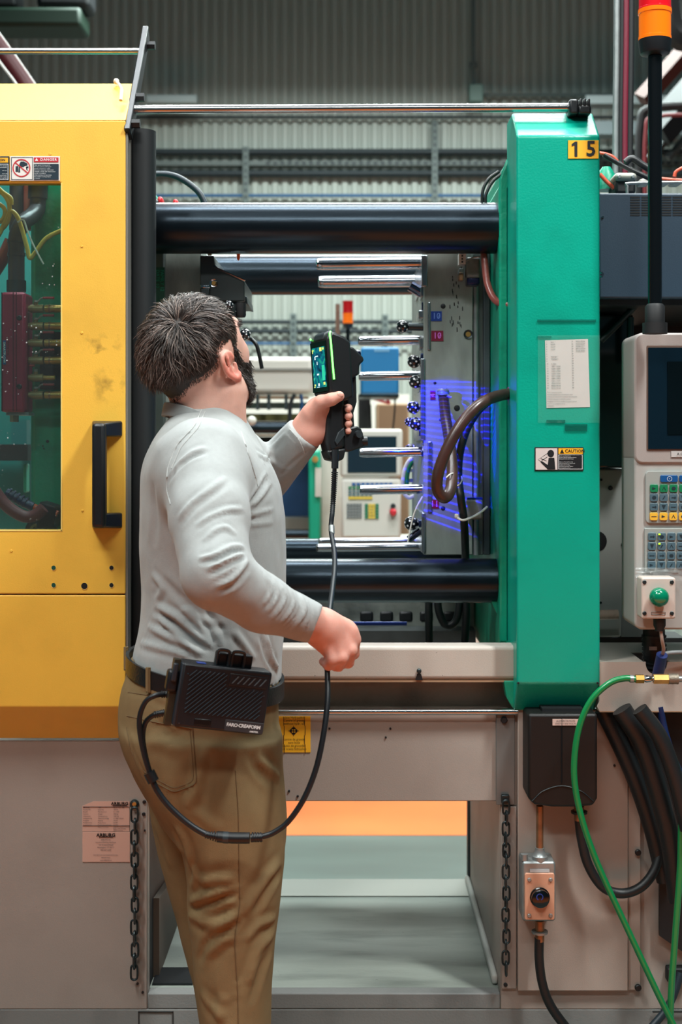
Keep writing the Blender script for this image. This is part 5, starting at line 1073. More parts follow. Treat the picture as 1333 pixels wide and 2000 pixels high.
def npmesh(name, V, Q, m, parent, smooth=180, label=None):
    me = bpy.data.meshes.new(name); c = Vector((V[:,0].mean(),V[:,1].mean(),V[:,2].min()))
    W_ = V-np.array(c); nf, k = Q.shape
    me.vertices.add(len(V)); me.vertices.foreach_set('co', W_.astype(np.float32).ravel())
    me.loops.add(nf*k); me.loops.foreach_set('vertex_index', Q.astype(np.int32).ravel())
    me.polygons.add(nf); me.polygons.foreach_set('loop_start', np.arange(0,nf*k,k,dtype=np.int32))
    me.update(calc_edges=True); me.validate()
    return link(name, me, m, parent, c, smooth=smooth, label=label)
def bvh(V, Q): return BVHTree.FromPolygons([tuple(v) for v in V], [tuple(int(i) for i in q) for q in Q])
CAMP = Vector((0,0,CH))
def cast(b, px, py):
    d = (P(px,py,1.0)-CAMP).normalized(); h = b.ray_cast(CAMP, d, 6.0); return h[0]
def folds(V, Q, lst, passes=1):
    """raise or sink soft creases along lines running over the cloth; lst: (picture line, height m, width m)"""
    b = bvh(V,Q); N = normals(V,Q); D = np.zeros(len(V))
    for pts, hgt, wid in lst:
        pp = []
        for i in range(len(pts)-1):
            for k in range(8):
                t = k/8; pp.append((pts[i][0]*(1-t)+pts[i+1][0]*t, pts[i][1]*(1-t)+pts[i+1][1]*t))
        pp.append(pts[-1])
        # round the corners
        pp = np.array(pp); 
        for _ in range(6): pp[1:-1] = .25*pp[:-2]+.5*pp[1:-1]+.25*pp[2:]
        C = [cast(b,*q) for q in pp]; keep=[i for i,c in enumerate(C) if c is not None]
        if len(keep)<2: continue
        W_ = np.array([list(C[i]) for i in keep]); tt = np.array(keep)/(len(pp)-1)
        amp = np.clip(np.minimum(tt,1-tt)*5,0.0,1)**.7*.9+.1*(np.minimum(tt,1-tt)>0)
        lo = W_.min(0)-4*wid; hi = W_.max(0)+4*wid; ii = np.where(((V>lo)&(V<hi)).all(1))[0]
        if not len(ii): continue
        d2 = ((V[ii][:,None,:]-W_[None])**2).sum(2); j = d2.argmin(1); d = np.sqrt(d2[np.arange(len(ii)),j])
        pr = np.exp(-(d/wid)**2)-0.45*np.exp(-((d-1.9*wid)/(0.9*wid))**2)
        D[ii] += hgt*amp[j]*pr
    return V+N*D[:,None]
person = thing('person','man in light grey long sleeve shirt and khaki trousers holding a scanner','person',P(400,2540,2.3).xy.to_3d())
shirt_m = mat('grey_knit', rgb(160,163,162), 0.85, var=0.03, vscale=120, bump=0.25, bscale=900, sheen=0.15, spec=.2)
khaki = mat('khaki_twill', rgb(128,108,76), 0.8, var=0.05, vscale=40, bump=0.3, bscale=1100, spec=.2)
skin = mat('skin', rgb(214,166,150), 0.5, var=0.07, vscale=45, bump=0.12, bscale=500, sss=0.25, spec=.35)
def loft(G, rows, Yc, n=2.3, shift=0.0):
    """rows: (py,left,right,half depth[,depth centre])"""
    z = np.array([PZ(r[0],Yc) for r in rows])[::-1]; l = np.array([PX(r[1],Yc) for r in rows])[::-1]; rr_ = np.array([PX(r[2],Yc) for r in rows])[::-1]
    hd = np.array([r[3] for r in rows])[::-1]; yc = np.array([r[4] if len(r)>4 else Yc for r in rows])[::-1]
    zz = G[2][0,0,:]
    zs = np.linspace(z[0],z[-1],160)
    def sm(v):
        v = np.interp(zs,z,v); k = np.ones(9)/9; vp = np.pad(v,4,mode='edge'); v = np.convolve(vp,k,'valid'); return np.interp(zz,zs,v)
    L_,R_,H_,Y_ = sm(l),sm(rr_),sm(hd),sm(yc)
    cx_,a = (L_+R_)/2,(R_-L_)/2
    x = np.abs(G[0]-cx_.astype(np.float32))/a.astype(np.float32); y = np.abs(G[1]-Y_.astype(np.float32))/H_.astype(np.float32)
    r_ = (x**n+y**n)**(1/n)
    d = (r_-1)*np.minimum(a,H_).astype(np.float32)
    return np.maximum(d, np.maximum(z[0]-G[2], G[2]-z[-1]))
# ---------------- shirt
lo = [PX(245,2.3)-.03, 1.90, PZ(1335,2.3)]; hi = [PX(650,2.3)+.02, 2.68, PZ(780,2.3)]
G, o_ = grid(lo,hi,0.0042)
rows = [(796,345,462,.060,2.325),(812,332,474,.085,2.325),(832,316,487,.125,2.32),(858,302,502,.165,2.315),(890,288,521,.188,2.31),(920,282,536,.192),(955,279,549,.190),(1000,277,556,.186),(1050,277,558,.178),(1100,279,558,.172),(1150,282,557,.168),(1200,280,556,.168),(1240,272,554,.170),(1270,264,552,.172),(1300,262,550,.172),(1335,262,548,.168)]
f = loft(G, rows, 2.30, 2.25)
# neck opening is closed by the neck itself; arms
f = smin(f, rcone(G,PN(396,905,2.145),PN(408,1010,2.055),.074,.0605), .035)
ra = rcone(G,PN(408,1010,2.055),PN(424,1122,1.985),.0605,.052)
ra = smin(ra, rcone(G,PN(424,1122,1.985),PN(511,1179,2.03),.052,.0425), .012)
ra = smin(ra, rcone(G,PN(511,1179,2.03),PN(606,1215,2.09),.0425,.0325), .012)
cut_r = (G[0]-PN(615,1222,2.09)[0])*.93+(G[2]-PN(615,1222,2.09)[2])*(-.36)
ra = np.maximum(ra, cut_r)
f = smin(f, ra, .016)
la = rcone(G,PN(455,905,2.46),PN(476,985,2.57),.068,.052)
la = smin(la, rcone(G,PN(476,985,2.57),PN(590,852,2.462),.050,.0375), .02)
ax = PN(597,847,2.458)-PN(560,890,2.48); ax/=np.linalg.norm(ax); e0 = PN(598,846,2.457)
la = np.maximum(la, (G[0]-e0[0])*ax[0]+(G[1]-e0[1])*ax[1]+(G[2]-e0[2])*ax[2])
f = smin(f, la, .025)
hem = PZ(1279,2.3)-(G[0]-PX(262,2.3))*0.17
f = np.maximum(f, hem-G[2])
V,Q = nets(f,o_,0.0042); V = relax(V,Q,5)
SF = [([(328,942),(345,914),(374,893),(402,884)],-.0045,.006),([(338,925),(352,902),(380,880),(405,873)],.004,.007),([(345,1017),(374,979),(408,957),(444,932)],.0055,.0065),([(352,1030),(380,992),(412,970),(448,948)],-.003,.006),
 ([(382,1028),(408,1008),(442,995),(477,994)],.0055,.006),([(394,1059),(420,1034),(442,1028),(462,1045)],.005,.006),([(385,1091),(420,1082),(454,1065),(478,1068)],.006,.0055),([(388,1102),(425,1092),(456,1076),(478,1078)],-.005,.0045),
 ([(402,1113),(437,1096),(477,1080)],.006,.005),([(405,1125),(440,1108),(478,1088)],-.004,.005),([(420,1148),(454,1133),(476,1108),(484,1092)],.006,.006),([(424,1160),(462,1143),(488,1108)],-.004,.006),
 ([(515,1118),(532,1155),(514,1184)],.004,.005),([(530,1130),(546,1160),(520,1200)],.004,.005),([(546,1140),(561,1168),(532,1210)],.0045,.0045),([(565,1148),(578,1178),(548,1220)],.0045,.005),([(588,1160),(600,1192),(566,1236)],.005,.0055),([(578,1156),(590,1186),(556,1228)],-.003,.004),([(604,1172),(611,1200),(588,1250)],-.003,.003),
 ([(300,1180),(345,1203),(382,1236),(424,1266)],.007,.008),([(296,1193),(340,1216),(375,1250),(405,1272)],-.005,.007),([(360,1198),(376,1206),(396,1228),(416,1252)],.008,.007),([(352,1192),(372,1192),(392,1210)],.006,.006),([(286,1222),(334,1247),(400,1278)],.006,.008),([(272,1255),(320,1268),(380,1284)],.005,.008),
 ([(305,1200),(345,1240),(380,1270)],.005,.007),([(398,1205),(420,1225),(430,1262)],.007,.008),([(404,1180),(412,1222),(440,1230)],-.005,.008),([(455,1230),(480,1262),(500,1290)],.006,.008),([(520,1240),(530,1280),(545,1312)],.007,.007),([(508,1240),(518,1280),(536,1316)],-.006,.006),
 ([(484,984),(505,962),(526,926)],-.007,.0055),([(492,990),(514,968),(533,940)],.005,.006),([(486,1006),(510,1000),(537,993)],.004,.005),([(486,1016),(510,1011),(535,1007)],-.003,.004),([(486,1027),(510,1024),(535,1021)],.003,.005),
 ([(296,1120),(320,1150),(300,1178)],.005,.009),([(318,1130),(350,1165),(380,1185)],-.004,.010),([(300,940),(306,1000),(300,1070)],-.003,.012),
 ([(394,800),(380,832),(345,868),(327,915),(325,955),(333,985)],.0022,.0028),([(400,803),(386,836),(351,874)],-.0015,.0025),([(471,843),(488,894),(505,951)],.0022,.003),([(512,905),(530,875),(560,845)],.003,.007),([(545,930),(570,905),(600,880)],-.003,.006),([(560,842),(578,862),(592,888)],-.0025,.0035),([(566,838),(584,858),(598,884)],.002,.003),([(500,885),(530,900),(560,920)],.004,.007)]
V = folds(V,Q,[(a,h*(.62 if 990<a[0][1]<1165 and a[0][0]<480 else .72),w*.66) for a,h,w in SF])
N_ = normals(V,Q)
wob = np.array([mnoise.noise(Vector((v[0]*14,v[1]*14,v[2]*9)))*.0022+mnoise.noise(Vector((v[0]*38,v[1]*38,v[2]*26)))*.0012 for v in V])
V = V+N_*wob[:,None]
shirt = npmesh('shirt',V,Q,shirt_m,person)
BSH = bvh(V,Q)
# collar band and seams
def surf(b, pts, lift=0.001, n=10, Y=None):
    out = []
    for i in range(len(pts)-1):
        for k in range(n):
            t=k/n; out.append((pts[i][0]*(1-t)+pts[i+1][0]*t,pts[i][1]*(1-t)+pts[i+1][1]*t))
    out.append(pts[-1]); out = np.array(out)
    for _ in range(n//2): out[1:-1]=.25*out[:-2]+.5*out[1:-1]+.25*out[2:]
    R=[]
    for q in out:
        c=cast(b,*q)
        if c is not None: R.append(c+(CAMP-c).normalized()*lift)
    return R
seam_m = mat('seam_grey', rgb(176,178,176), 0.9)
for pts in ([(394,800),(380,832),(345,868),(327,915),(325,955),(333,985)],[(401,803),(387,836),(353,873),(335,915)],[(471,843),(488,894),(505,951)],[(566,838),(584,858),(596,886)]):
    R = surf(BSH,pts,0.0006)
    if len(R)>3: MB().tube(R,0.0011,n=5,sm=0).build('seam',seam_m,shirt)
# ---------------- trousers
lo = [PX(225,2.3)-.02, 2.08, 0.04]; hi = [PX(570,2.3)+.02, 2.54, PZ(1255,2.3)]
G, o_ = grid(lo,hi,0.0055)
pel = loft(G,[(1258,268,548,.166),(1300,256,547,.170),(1340,243,546,.174),(1380,237,545,.176),(1420,238,545,.176),(1460,248,548,.174),(1500,265,550,.170),(1545,290,552,.160),(1600,320,553,.140)],2.30,2.2)
Lg = loft(G,[(1440,255,549,.09),(1480,272,550,.098),(1540,300,553,.100),(1580,324,556,.098),(1610,341,557,.097),(1660,357,557,.095),(1700,368,555,.093),(1740,367,550,.090),(1775,366,547,.088),(1800,370,544,.086),(1835,377,537,.084),(1890,379,532,.083),(1955,386,528,.083),(2000,394,527,.083),(2150,402,524,.08),(2300,404,522,.078),(2450,402,522,.076),(2535,398,526,.078)],2.215,2.15)
Lf = loft(G,[(1440,245,500,.08),(1480,261,500,.09),(1531,282,500,.09),(1565,290,500,.09),(1670,311,490,.09),(1737,330,485,.086),(1775,341,483,.084),(1846,360,485,.082),(1906,376,490,.08),(2000,392,500,.078),(2150,395,505,.075),(2300,392,500,.072),(2400,388,498,.074)],2.40,2.15)
f = smin(smin(pel,Lg,.03),Lf,.012)
wz = PZ(1275,2.3)-(G[0]-PX(262,2.3))*0.17
f = np.maximum(f, G[2]-wz)
V,Q = nets(f,o_,0.0055); V = relax(V,Q,5)
TF = [([(396,1460),(392,1500),(384,1540),(366,1580)],.006,.010),([(378,1580),(400,1600),(430,1625)],.003,.010),([(345,1612),(365,1650),(376,1700)],.005,.008),
 ([(366,1776),(400,1766),(440,1752),(466,1746)],-.006,.007),([(370,1765),(405,1752),(445,1735)],.006,.008),([(366,1786),(407,1806),(440,1800),(462,1786)],.007,.009),([(404,1828),(430,1812),(467,1778)],.006,.008),([(385,1716),(410,1722),(460,1712)],.005,.009),([(380,1690),(384,1712),(375,1735)],.005,.007),([(400,1868),(430,1838),(458,1826)],.005,.009),([(388,1880),(400,1850),(425,1820)],-.004,.008),
 ([(550,1681),(520,1715),(490,1760),(478,1790)],.006,.010),([(552,1700),(525,1738),(498,1785)],-.005,.008),([(538,1820),(505,1852),(485,1925)],.006,.010),([(530,1850),(512,1890),(490,1960)],-.004,.009),([(540,1795),(505,1805),(480,1840)],.005,.008),
 ([(250,1350),(280,1356),(330,1352)],-.0015,.003),([(268,1330),(300,1345),(330,1380)],.003,.008),([(300,1380),(330,1400),(345,1440)],.003,.009),([(285,1440),(320,1450),(360,1470)],.003,.012),([(500,1480),(525,1500),(548,1520)],.005,.008),([(490,1470),(500,1500),(530,1530)],-.004,.008),([(440,1940),(430,1970),(428,2000)],.004,.010),([(392,1935),(410,1965),(440,1990)],.004,.009),
 ([(300,1600),(320,1640),(335,1700)],.003,.012),([(246,1420),(262,1470),(290,1520)],-.002,.004),
 ([(460,1505),(466,1587),(467,1681),(469,1767),(458,1835),(464,1925),(466,2000)],-.0015,.0025),
 ([(376,1422),(381,1480),(385,1531),(340,1548),(304,1528)],.0022,.0028),([(248,1398),(310,1412),(376,1423)],.0018,.003)]
V = folds(V,Q,[(a,h*.85,w*.85) for a,h,w in TF])
N_ = normals(V,Q)
wob = np.array([mnoise.noise(Vector((v[0]*12,v[1]*12,v[2]*7)))*.0028+mnoise.noise(Vector((v[0]*34,v[1]*34,v[2]*20+4)))*.0014 for v in V])
V = V+N_*wob[:,None]
trous = npmesh('trousers',V,Q,khaki,person)
BTR = bvh(V,Q)
stitch = mat('khaki_seam', rgb(104,82,54), 0.85)
for pts,r in (([(376,1422),(381,1480),(385,1531),(340,1548),(304,1528),(280,1505)],.0011),([(248,1398),(310,1412),(376,1423)],.0010),([(371,1424),(376,1480),(379,1526),(340,1541),(306,1522)],.0007),([(460,1505),(466,1587),(467,1681),(469,1767),(458,1835),(464,1925),(466,2010)],.0008),([(247,1420),(254,1460),(268,1495),(284,1530)],.0008),([(250,1352),(290,1358),(335,1353)],.0008)):
    R = surf(BTR,pts,0.0004)
    if len(R)>3: MB().tube(R,r,n=5,sm=0).build('stitched_seam',stitch,trous)
# belt
def waist(t, py, grow=0.0):
    a = (PX(548,2.3)-PX(258,2.3))/2+grow; b=.171+grow; cx_=(PX(548,2.3)+PX(258,2.3))/2
    c_,s_=math.cos(t),math.sin(t); e=2/2.2
    x=cx_+a*math.copysign(abs(c_)**e,c_); y=2.30+b*math.copysign(abs(s_)**e,s_)
    return Vector((x,y,PZ(py,2.3)-(x-PX(258,2.3))*0.20))
vs=[];fs=[]; n=96
for i in range(n):
    t=2*PI*i/n
    for py,g in ((1269,.001),(1269,.0065),(1302,.0065),(1302,.001)): vs.append(waist(t,py,g))
for i in range(n):
    j=(i+1)%n
    for k in range(4): fs.append((i*4+k,j*4+k,j*4+(k+1)%4,i*4+(k+1)%4))
MB().add(vs,fs).build('belt',mat('black_leather',rgb(22,24,26),.35,bump=.3,bscale=250),person,smooth=50)
for t in (PI*1.02,PI*1.32):
    p0=waist(t,1263,.008); p1=waist(t,1308,.008); MB().tube([p0+Vector((0,0,-.002)),p0,p1,p1+Vector((0,0,.002))],.0045,n=6,sm=0).build('belt_loop',khaki,trous)
# shoes
for cxp,Yc_,pyb in ((463,2.215,2600),(444,2.40,2463)):
    c=P(cxp,pyb,Yc_); c.z=0
    sh=MB(); pr=[(-.10,.0),(-.105,.05),(-.07,.085),(0.02,.09),(.08,.06),(.15,.045),(.175,.02),(.175,0)]
    sh.prism([(c.x+a,z) for a,z in pr],'y',Yc_-.042,Yc_+.042).build('shoe',mat('shoe_brown',rgb(60,44,34),.5),person,bev=.015,seg=3)
# ---------------- head, neck
HC = PN(383,695,2.315); az,pit,rol = math.radians(63),math.radians(34),math.radians(0)
fw = np.array([math.cos(az)*math.cos(pit),math.sin(az)*math.cos(pit),math.sin(pit)]); upv = np.array([-math.cos(az)*math.sin(pit),-math.sin(az)*math.sin(pit),math.cos(pit)]); rt = np.cross(fw,upv)
def L2W(p): p=np.asarray(p,float); return HC+p[...,0:1]*fw+p[...,1:2]*rt+p[...,2:3]*upv
def W2L(v): d=v-HC; return np.stack([d@fw,d@rt,d@upv],-1)
lo = [HC[0]-.15,HC[1]-.16,PZ(850,2.3)-.02]; hi=[HC[0]+.16,HC[1]+.19,HC[2]+.15]
G,o_ = grid(lo,hi,0.0030)
D_ = [G[i]-np.float32(HC[i]) for i in range(3)]
Lc = [sum(D_[i]*np.float32(ax[i]) for i in range(3)) for ax in (fw,rt,upv)]
f = ellip(Lc,(-.004,0,.016),(.097,.076,.083))
f = smin(f,ellip(Lc,(.045,0,-.035),(.050,.060,.085)),.03)
for s_ in (-1,1):
    f = smin(f,rcone(Lc,(.0,s_*.054,-.055),(.012,s_*.052,-.082),.018,.017),.02)
    f = smin(f,rcone(Lc,(.012,s_*.052,-.082),(.078,s_*.012,-.113),.018,.020),.02)
    f = smin(f,ellip(Lc,(.062,s_*.039,-.035),(.023,.018,.021)),.018)
f = smin(f,rcone(Lc,(.088,-.032,.012),(.088,.032,.012),.013,.013),.015)
for s_ in (-1,1):
    f = smax(f,-ellip(Lc,(.100,s_*.032,-.008),(.016,.018,.012)),.01)
    f = smin(f,ellip(Lc,(.081,s_*.032,-.008),(.0125,.0125,.0125)),.003)
f = smin(f,rcone(Lc,(.094,0,-.002),(.113,0,-.044),.008,.0125),.012)
for s_ in (-1,1): f = smin(f,ellip(Lc,(.101,s_*.012,-.048),(.010,.008,.008)),.006)
f = smin(f,ellip(Lc,(.094,0,-.072),(.011,.025,.007)),.006); f = smin(f,ellip(Lc,(.092,0,-.084),(.011,.022,.008)),.006)
# neck
f = smin(f,rcone(G,PN(403,875,2.32),PN(400,772,2.315),.066,.059),.02)
f = smin(f,rcone(G,PN(452,850,2.31),PN(446,770,2.30),.022,.026),.03)
# ears
for s_ in (1,-1):
    E = np.array([-.020,s_*.074,-.010])
    out = np.array([-.42,s_*.9,0]); out/=np.linalg.norm(out); fa=np.array([.9,s_*.42,0]); fa/=np.linalg.norm(fa)
    def ep(a,r=1.0,o=0.0):      # ellipse in the ear plane, leaning back
        x_,z_=.0150*math.cos(a)*r,.0275*math.sin(a)*r; x_-=.30*z_+.002*(math.sin(a)<0)
        return E+fa*x_+np.array([0,0,1])*z_+out*(.012*(1-math.cos(a))/2*1.3+o)
    rim=[ep(a,1-.12*max(0,-math.sin(a))) for a in np.linspace(.35,2*PI-1.0,15)]
    e_=None
    for i in range(14):
        d=rcone(Lc,rim[i],rim[i+1],.0046,.0046); e_=d if e_ is None else np.minimum(e_,d)
    e_=smin(e_,rcone(Lc,E+np.array([-.001,s_*.004,.018]),E+np.array([.002,s_*.003,-.022]),.011,.009,flat=(out,.38)),.006)
    e_=smin(e_,ellip(Lc,E+np.array([.004,s_*.006,-.029]),(.008,.006,.009)),.006)
    e_=smax(e_,-ellip(Lc,E+np.array([.004,s_*.013,-.002]),(.007,.009,.013)),.004)
    anti=[E+fa*(-.004)+out*.011+np.array([0,0,.02]),E+fa*(-.007)+out*.012+np.array([0,0,.0]),E+fa*(-.002)+out*.010+np.array([0,0,-.016])]
    for i in range(2): e_=smin(e_,rcone(Lc,anti[i],anti[i+1],.0032,.0032),.004)
    e_=smin(e_,rcone(Lc,E+np.array([.012,s_*.004,-.004]),E+np.array([.011,s_*.004,-.012]),.0045,.004),.004)
    f=smin(f,e_,.004)
VH,QH = nets(f,o_,0.0030); VH = relax(VH,QH,2)
BH = bvh(VH,QH)
# ---------------- hands
def fchain(G,pts,rs,k=.004):
    d=None
    for i in range(len(pts)-1):
        q=rcone(G,pts[i],pts[i+1],rs[i],rs[i+1]); d=q if d is None else smin(d,q,k)
    return d
HP=[]
# right hand, loosely closed
G,o_=grid([PX(585,2.1)-.01,2.03,PZ(1315,2.1)],[PX(705,2.1)+.01,2.21,PZ(1175,2.1)],.0024)
f=rcone(G,PN(596,1212,2.085),PN(630,1226,2.105),.030,.027,flat=((.3,1,.2),.82))
f=smin(f,rcone(G,PN(632,1224,2.108),PN(668,1240,2.120),.030,.029,flat=((.25,1,.2),.62)),.014)
f=smin(f,rcone(G,PN(632,1238,2.100),PN(652,1262,2.108),.026,.024,flat=((.25,1,.2),.66)),.014)
for a,b,c,dd,r in (((675,1226,2.122),(692,1250,2.118),(691,1276,2.135),(678,1285,2.150),.0098),((670,1242,2.110),(685,1270,2.106),(680,1293,2.124),(666,1292,2.142),.0102),((658,1256,2.102),(668,1284,2.098),(660,1301,2.116),(648,1297,2.134),.0098),((644,1264,2.098),(650,1288,2.094),(642,1299,2.108),(632,1292,2.122),.0086)):
    f=smin(f,fchain(G,[PN(*a),PN(*b),PN(*c),PN(*dd)],[r*1.12,r*1.04,r*.95,r*.85]),.006)
f=smin(f,fchain(G,[PN(640,1208,2.130),PN(660,1222,2.155),PN(676,1246,2.165),PN(682,1266,2.160)],[.016,.0125,.0105,.009]),.008)
v,q=nets(f,o_,.0024); v=relax(v,q,2); HP.append((v,q))
# left hand around the handle
G,o_=grid([PX(560,2.45)-.02,2.38,PZ(885,2.45)],[PX(700,2.45)+.01,2.54,PZ(745,2.45)],.0024)
f=rcone(G,PN(585,858,2.462),PN(602,838,2.455),.029,.028,flat=((.4,1,0),.8))
f=smin(f,rcone(G,PN(604,836,2.456),PN(624,806,2.462),.030,.030,flat=((.5,1,.1),.72)),.014)
f=smin(f,rcone(G,PN(606,850,2.452),PN(627,842,2.462),.020,.020),.014)
f=smin(f,rcone(G,PN(612,812,2.448),PN(624,796,2.444),.022,.019),.012)
f=smin(f,fchain(G,[PN(610,806,2.440),PN(628,786,2.424),PN(648,780,2.414),PN(663,774,2.412)],[.0165,.0135,.0115,.0095]),.010)
for i,(dy,r) in enumerate(((-4,.0070),(11,.0072),(26,.0068),(40,.0064))):
    f=smin(f,fchain(G,[PN(624,800+dy,2.478),PN(648,797+dy,2.492),PN(672,799+dy,2.484),PN(681,801+dy*1.02,2.462),PN(680,803+dy*.98,2.450)],[r*1.2,r*1.1,r,r*.98,r*.9]),.002)
v,q=nets(f,o_,.0024); v=relax(v,q,2); HP.append((v,q))
# hidden body joining head and hands under the clothes
G,o_=grid([PX(270,2.3),2.0,PZ(1330,2.3)],[PX(640,2.3),2.60,PZ(800,2.3)],.012)
f=loft(G,[(800,370,440,.04),(880,330,480,.14),(1000,300,530,.15),(1330,290,520,.13)],2.30)
for pts,rs in (([(396,905,2.145),(424,1115,2.0),(511,1179,2.03),(612,1219,2.095)],(.045,.036,.030,.021)),([(455,905,2.46),(478,980,2.56),(596,848,2.458)],(.04,.034,.024))):
    f=smin(f,fchain(G,[PN(*a) for a in pts],rs),.02)
v,q=nets(f,o_,.012); HP.append((v,q))
allV=[VH]; allQ=[QH]; off=len(VH)
for v,q in HP: allV.append(v); allQ.append(q+off); off+=len(v)
body=npmesh('body',np.concatenate(allV),np.concatenate(allQ),skin,person,label='bare skin of head, neck and hands')
at=body.data.attributes.new('flush','FLOAT','POINT'); LA=W2L(np.concatenate(allV)); fl=np.zeros(len(LA)); nh=len(VH)
ear_d=np.abs(LA[:nh,1])-.0785; inear=(LA[:nh,0]>-.055)&(LA[:nh,0]<.012)&(LA[:nh,2]>-.042)&(LA[:nh,2]<.03)
fl[:nh]=np.clip(ear_d/.006,0,1)*inear; fl[nh:]=.3
at.data.foreach_set('value',fl.astype(np.float32))
nt=skin.node_tree; an=nt.nodes.new('ShaderNodeAttribute'); an.attribute_name='flush'; mxn=nt.nodes.new('ShaderNodeMix'); mxn.data_type='RGBA'; bsk=nt.nodes['Principled BSDF']
src=bsk.inputs['Base Color'].links[0].from_socket; nt.links.new(an.outputs['Fac'],mxn.inputs['Factor']); nt.links.new(src,mxn.inputs['A']); mxn.inputs['B'].default_value=rgb(222,138,122); nt.links.new(mxn.outputs['Result'],bsk.inputs['Base Color'])
nailm=mat('nail',rgb(226,172,156),.25)
b_=bvh(*HP[1]); 
c=cast(b_,665,771)
if c is not None: MB().ball(c+Vector((0,.001,0)),.0065,12,8,sc=(1,.35,.75)).build('thumb_nail',nailm,body)
# ---------------- hair
NH=normals(VH,QH); LH=W2L(VH)
HL=[cast(BH,*q) for q in ((437,690),(434,700),(428,716),(413,735),(394,745),(375,757),(352,770))]
HL=np.array([list(c) for c in HL if c is not None]); HL=W2L(HL); HL=HL[np.argsort(HL[:,0])]
def hairmask(l):
    f_,u_=l[:,0],l[:,2]
    # lower edge of the hair as a height, depending on how far back: nape, slant up behind the ear, over the ear, temple
    fx=[-.13]+list(HL[:,0])+[-.016,.002,.014,.03,.06,.082,.10]; ux_=[HL[0,2]-.004]+list(HL[:,2])+[.024,.012,-.004,.008,.030,.052,.10]
    o_=np.argsort(fx); return u_-np.interp(f_,np.array(fx)[o_],np.array(ux_)[o_])+np.clip((.03-l[:,1])/.04,0,1)*np.clip((-.03-f_)/.03,0,1)*.026
print('HAIRLINE',HL.round(3).tolist())
ml_=hairmask(LH)
earv=(np.abs(LH[:,1])>.0745)&(LH[:,0]<.006)&(LH[:,0]>-.052)&(LH[:,2]<.026)&(LH[:,2]>-.05)
scalp=(ml_>0)&~earv
# cap: thin dark under layer, ending raggedly above the clipped fade
rag=np.array([mnoise.noise(Vector(v*90))*.007+mnoise.noise(Vector(v*260))*.004 for v in VH])
capm=scalp&(ml_>.010+rag)
fm=capm[QH].all(1); used=np.unique(QH[fm]); remap=-np.ones(len(VH),int); remap[used]=np.arange(len(used))
hgt=np.clip(ml_[used]/.05,0,1)*.0025+.0003
hair_dark=mat('hair_under',rgb(40,33,30),.6,var=.2,vscale=60)
VC=VH[used]+NH[used]*hgt[:,None]
hair=npmesh('hair',VC,remap[QH[fm]],hair_dark,person,label='short dark brown hair, longer on top')
def strands(name,roots,nrm,dirs,length,rad,m,parent,lift,curl,seg=5,droop=0.0):
    n=len(roots); pts=[]; p=roots.copy(); d=dirs.copy()
    for s in range(seg+1):
        pts.append(p.copy())
        t=s/seg
        dd=d+nrm*(lift*(1-t*1.4))[:,None]+curl*t
        dd[:,2]-=droop*t
        dd/=np.maximum(np.linalg.norm(dd,axis=1,keepdims=True),1e-9)
        p=p+dd*(length/seg)[:,None]
    pts=np.stack(pts,1)                      # n, seg+1, 3
    tan=np.gradient(pts,axis=1); tan/=np.maximum(np.linalg.norm(tan,axis=2,keepdims=True),1e-9)
    ref=RNG.normal(size=(n,1,3)); u=np.cross(tan,ref); u/=np.maximum(np.linalg.norm(u,axis=2,keepdims=True),1e-9); w=np.cross(tan,u)
    tp=(1-np.linspace(0,1,seg+1)**2*.85)[None,:,None]*rad[:,None,None]
    ring=np.stack([pts+(u*math.cos(a)+w*math.sin(a))*tp for a in (0,2*PI/3,4*PI/3)],2)     # n,seg+1,3,3
    V=ring.reshape(-1,3); base=np.arange(n)[:,None,None,None]*(seg+1)*3+np.arange(seg)[None,:,None,None]*3
    k=np.arange(3)[None,None,:,None]; k2=(k+1)%3
    Qs=np.concatenate([base+k,base+k2,base+3+k2,base+3+k],3).reshape(-1,4)
    return npmesh(name,V,Qs,m,parent)
def sample(mask,n):
    qi=np.where(mask[QH].all(1))[0]; A=np.linalg.norm(np.cross(VH[QH[qi,2]]-VH[QH[qi,0]],VH[QH[qi,3]]-VH[QH[qi,1]]),axis=1)
    ch=RNG.choice(qi,n,p=A/A.sum()); a,b=RNG.random((2,n,1)); c=VH[QH[ch]]; nn=NH[QH[ch]]
    p=(c[:,0]*(1-a)+c[:,1]*a)*(1-b)+(c[:,3]*(1-a)+c[:,2]*a)*b; m_=nn.mean(1); return p,m_/np.linalg.norm(m_,axis=1,keepdims=True)
wp_=cast(BH,346,632); WH=np.array(list(wp_)) if wp_ is not None else L2W(np.array([-.07,0,.06]))
def flow(p,n,swirl=.35):
    d=p-WH; d-=n*(d*n).sum(1,keepdims=True); r=np.linalg.norm(d,axis=1,keepdims=True); d/=np.maximum(r,1e-6)
    t=np.cross(n,d); q=d+t*swirl*np.exp(-(r/.03)**2)+.0; 
    return q/np.maximum(np.linalg.norm(q,axis=1,keepdims=True),1e-9),r[:,0]
def hairmat(name,c,rough=.42): return mat(name,c,rough,var=.25,vscale=90,spec=.6)
hm=[hairmat('hair_dark',rgb(44,36,33)),hairmat('hair_mid',rgb(76,66,61)),hairmat('hair_highlight',rgb(142,126,118))]  # palest strands carry the light's highlights in their colour
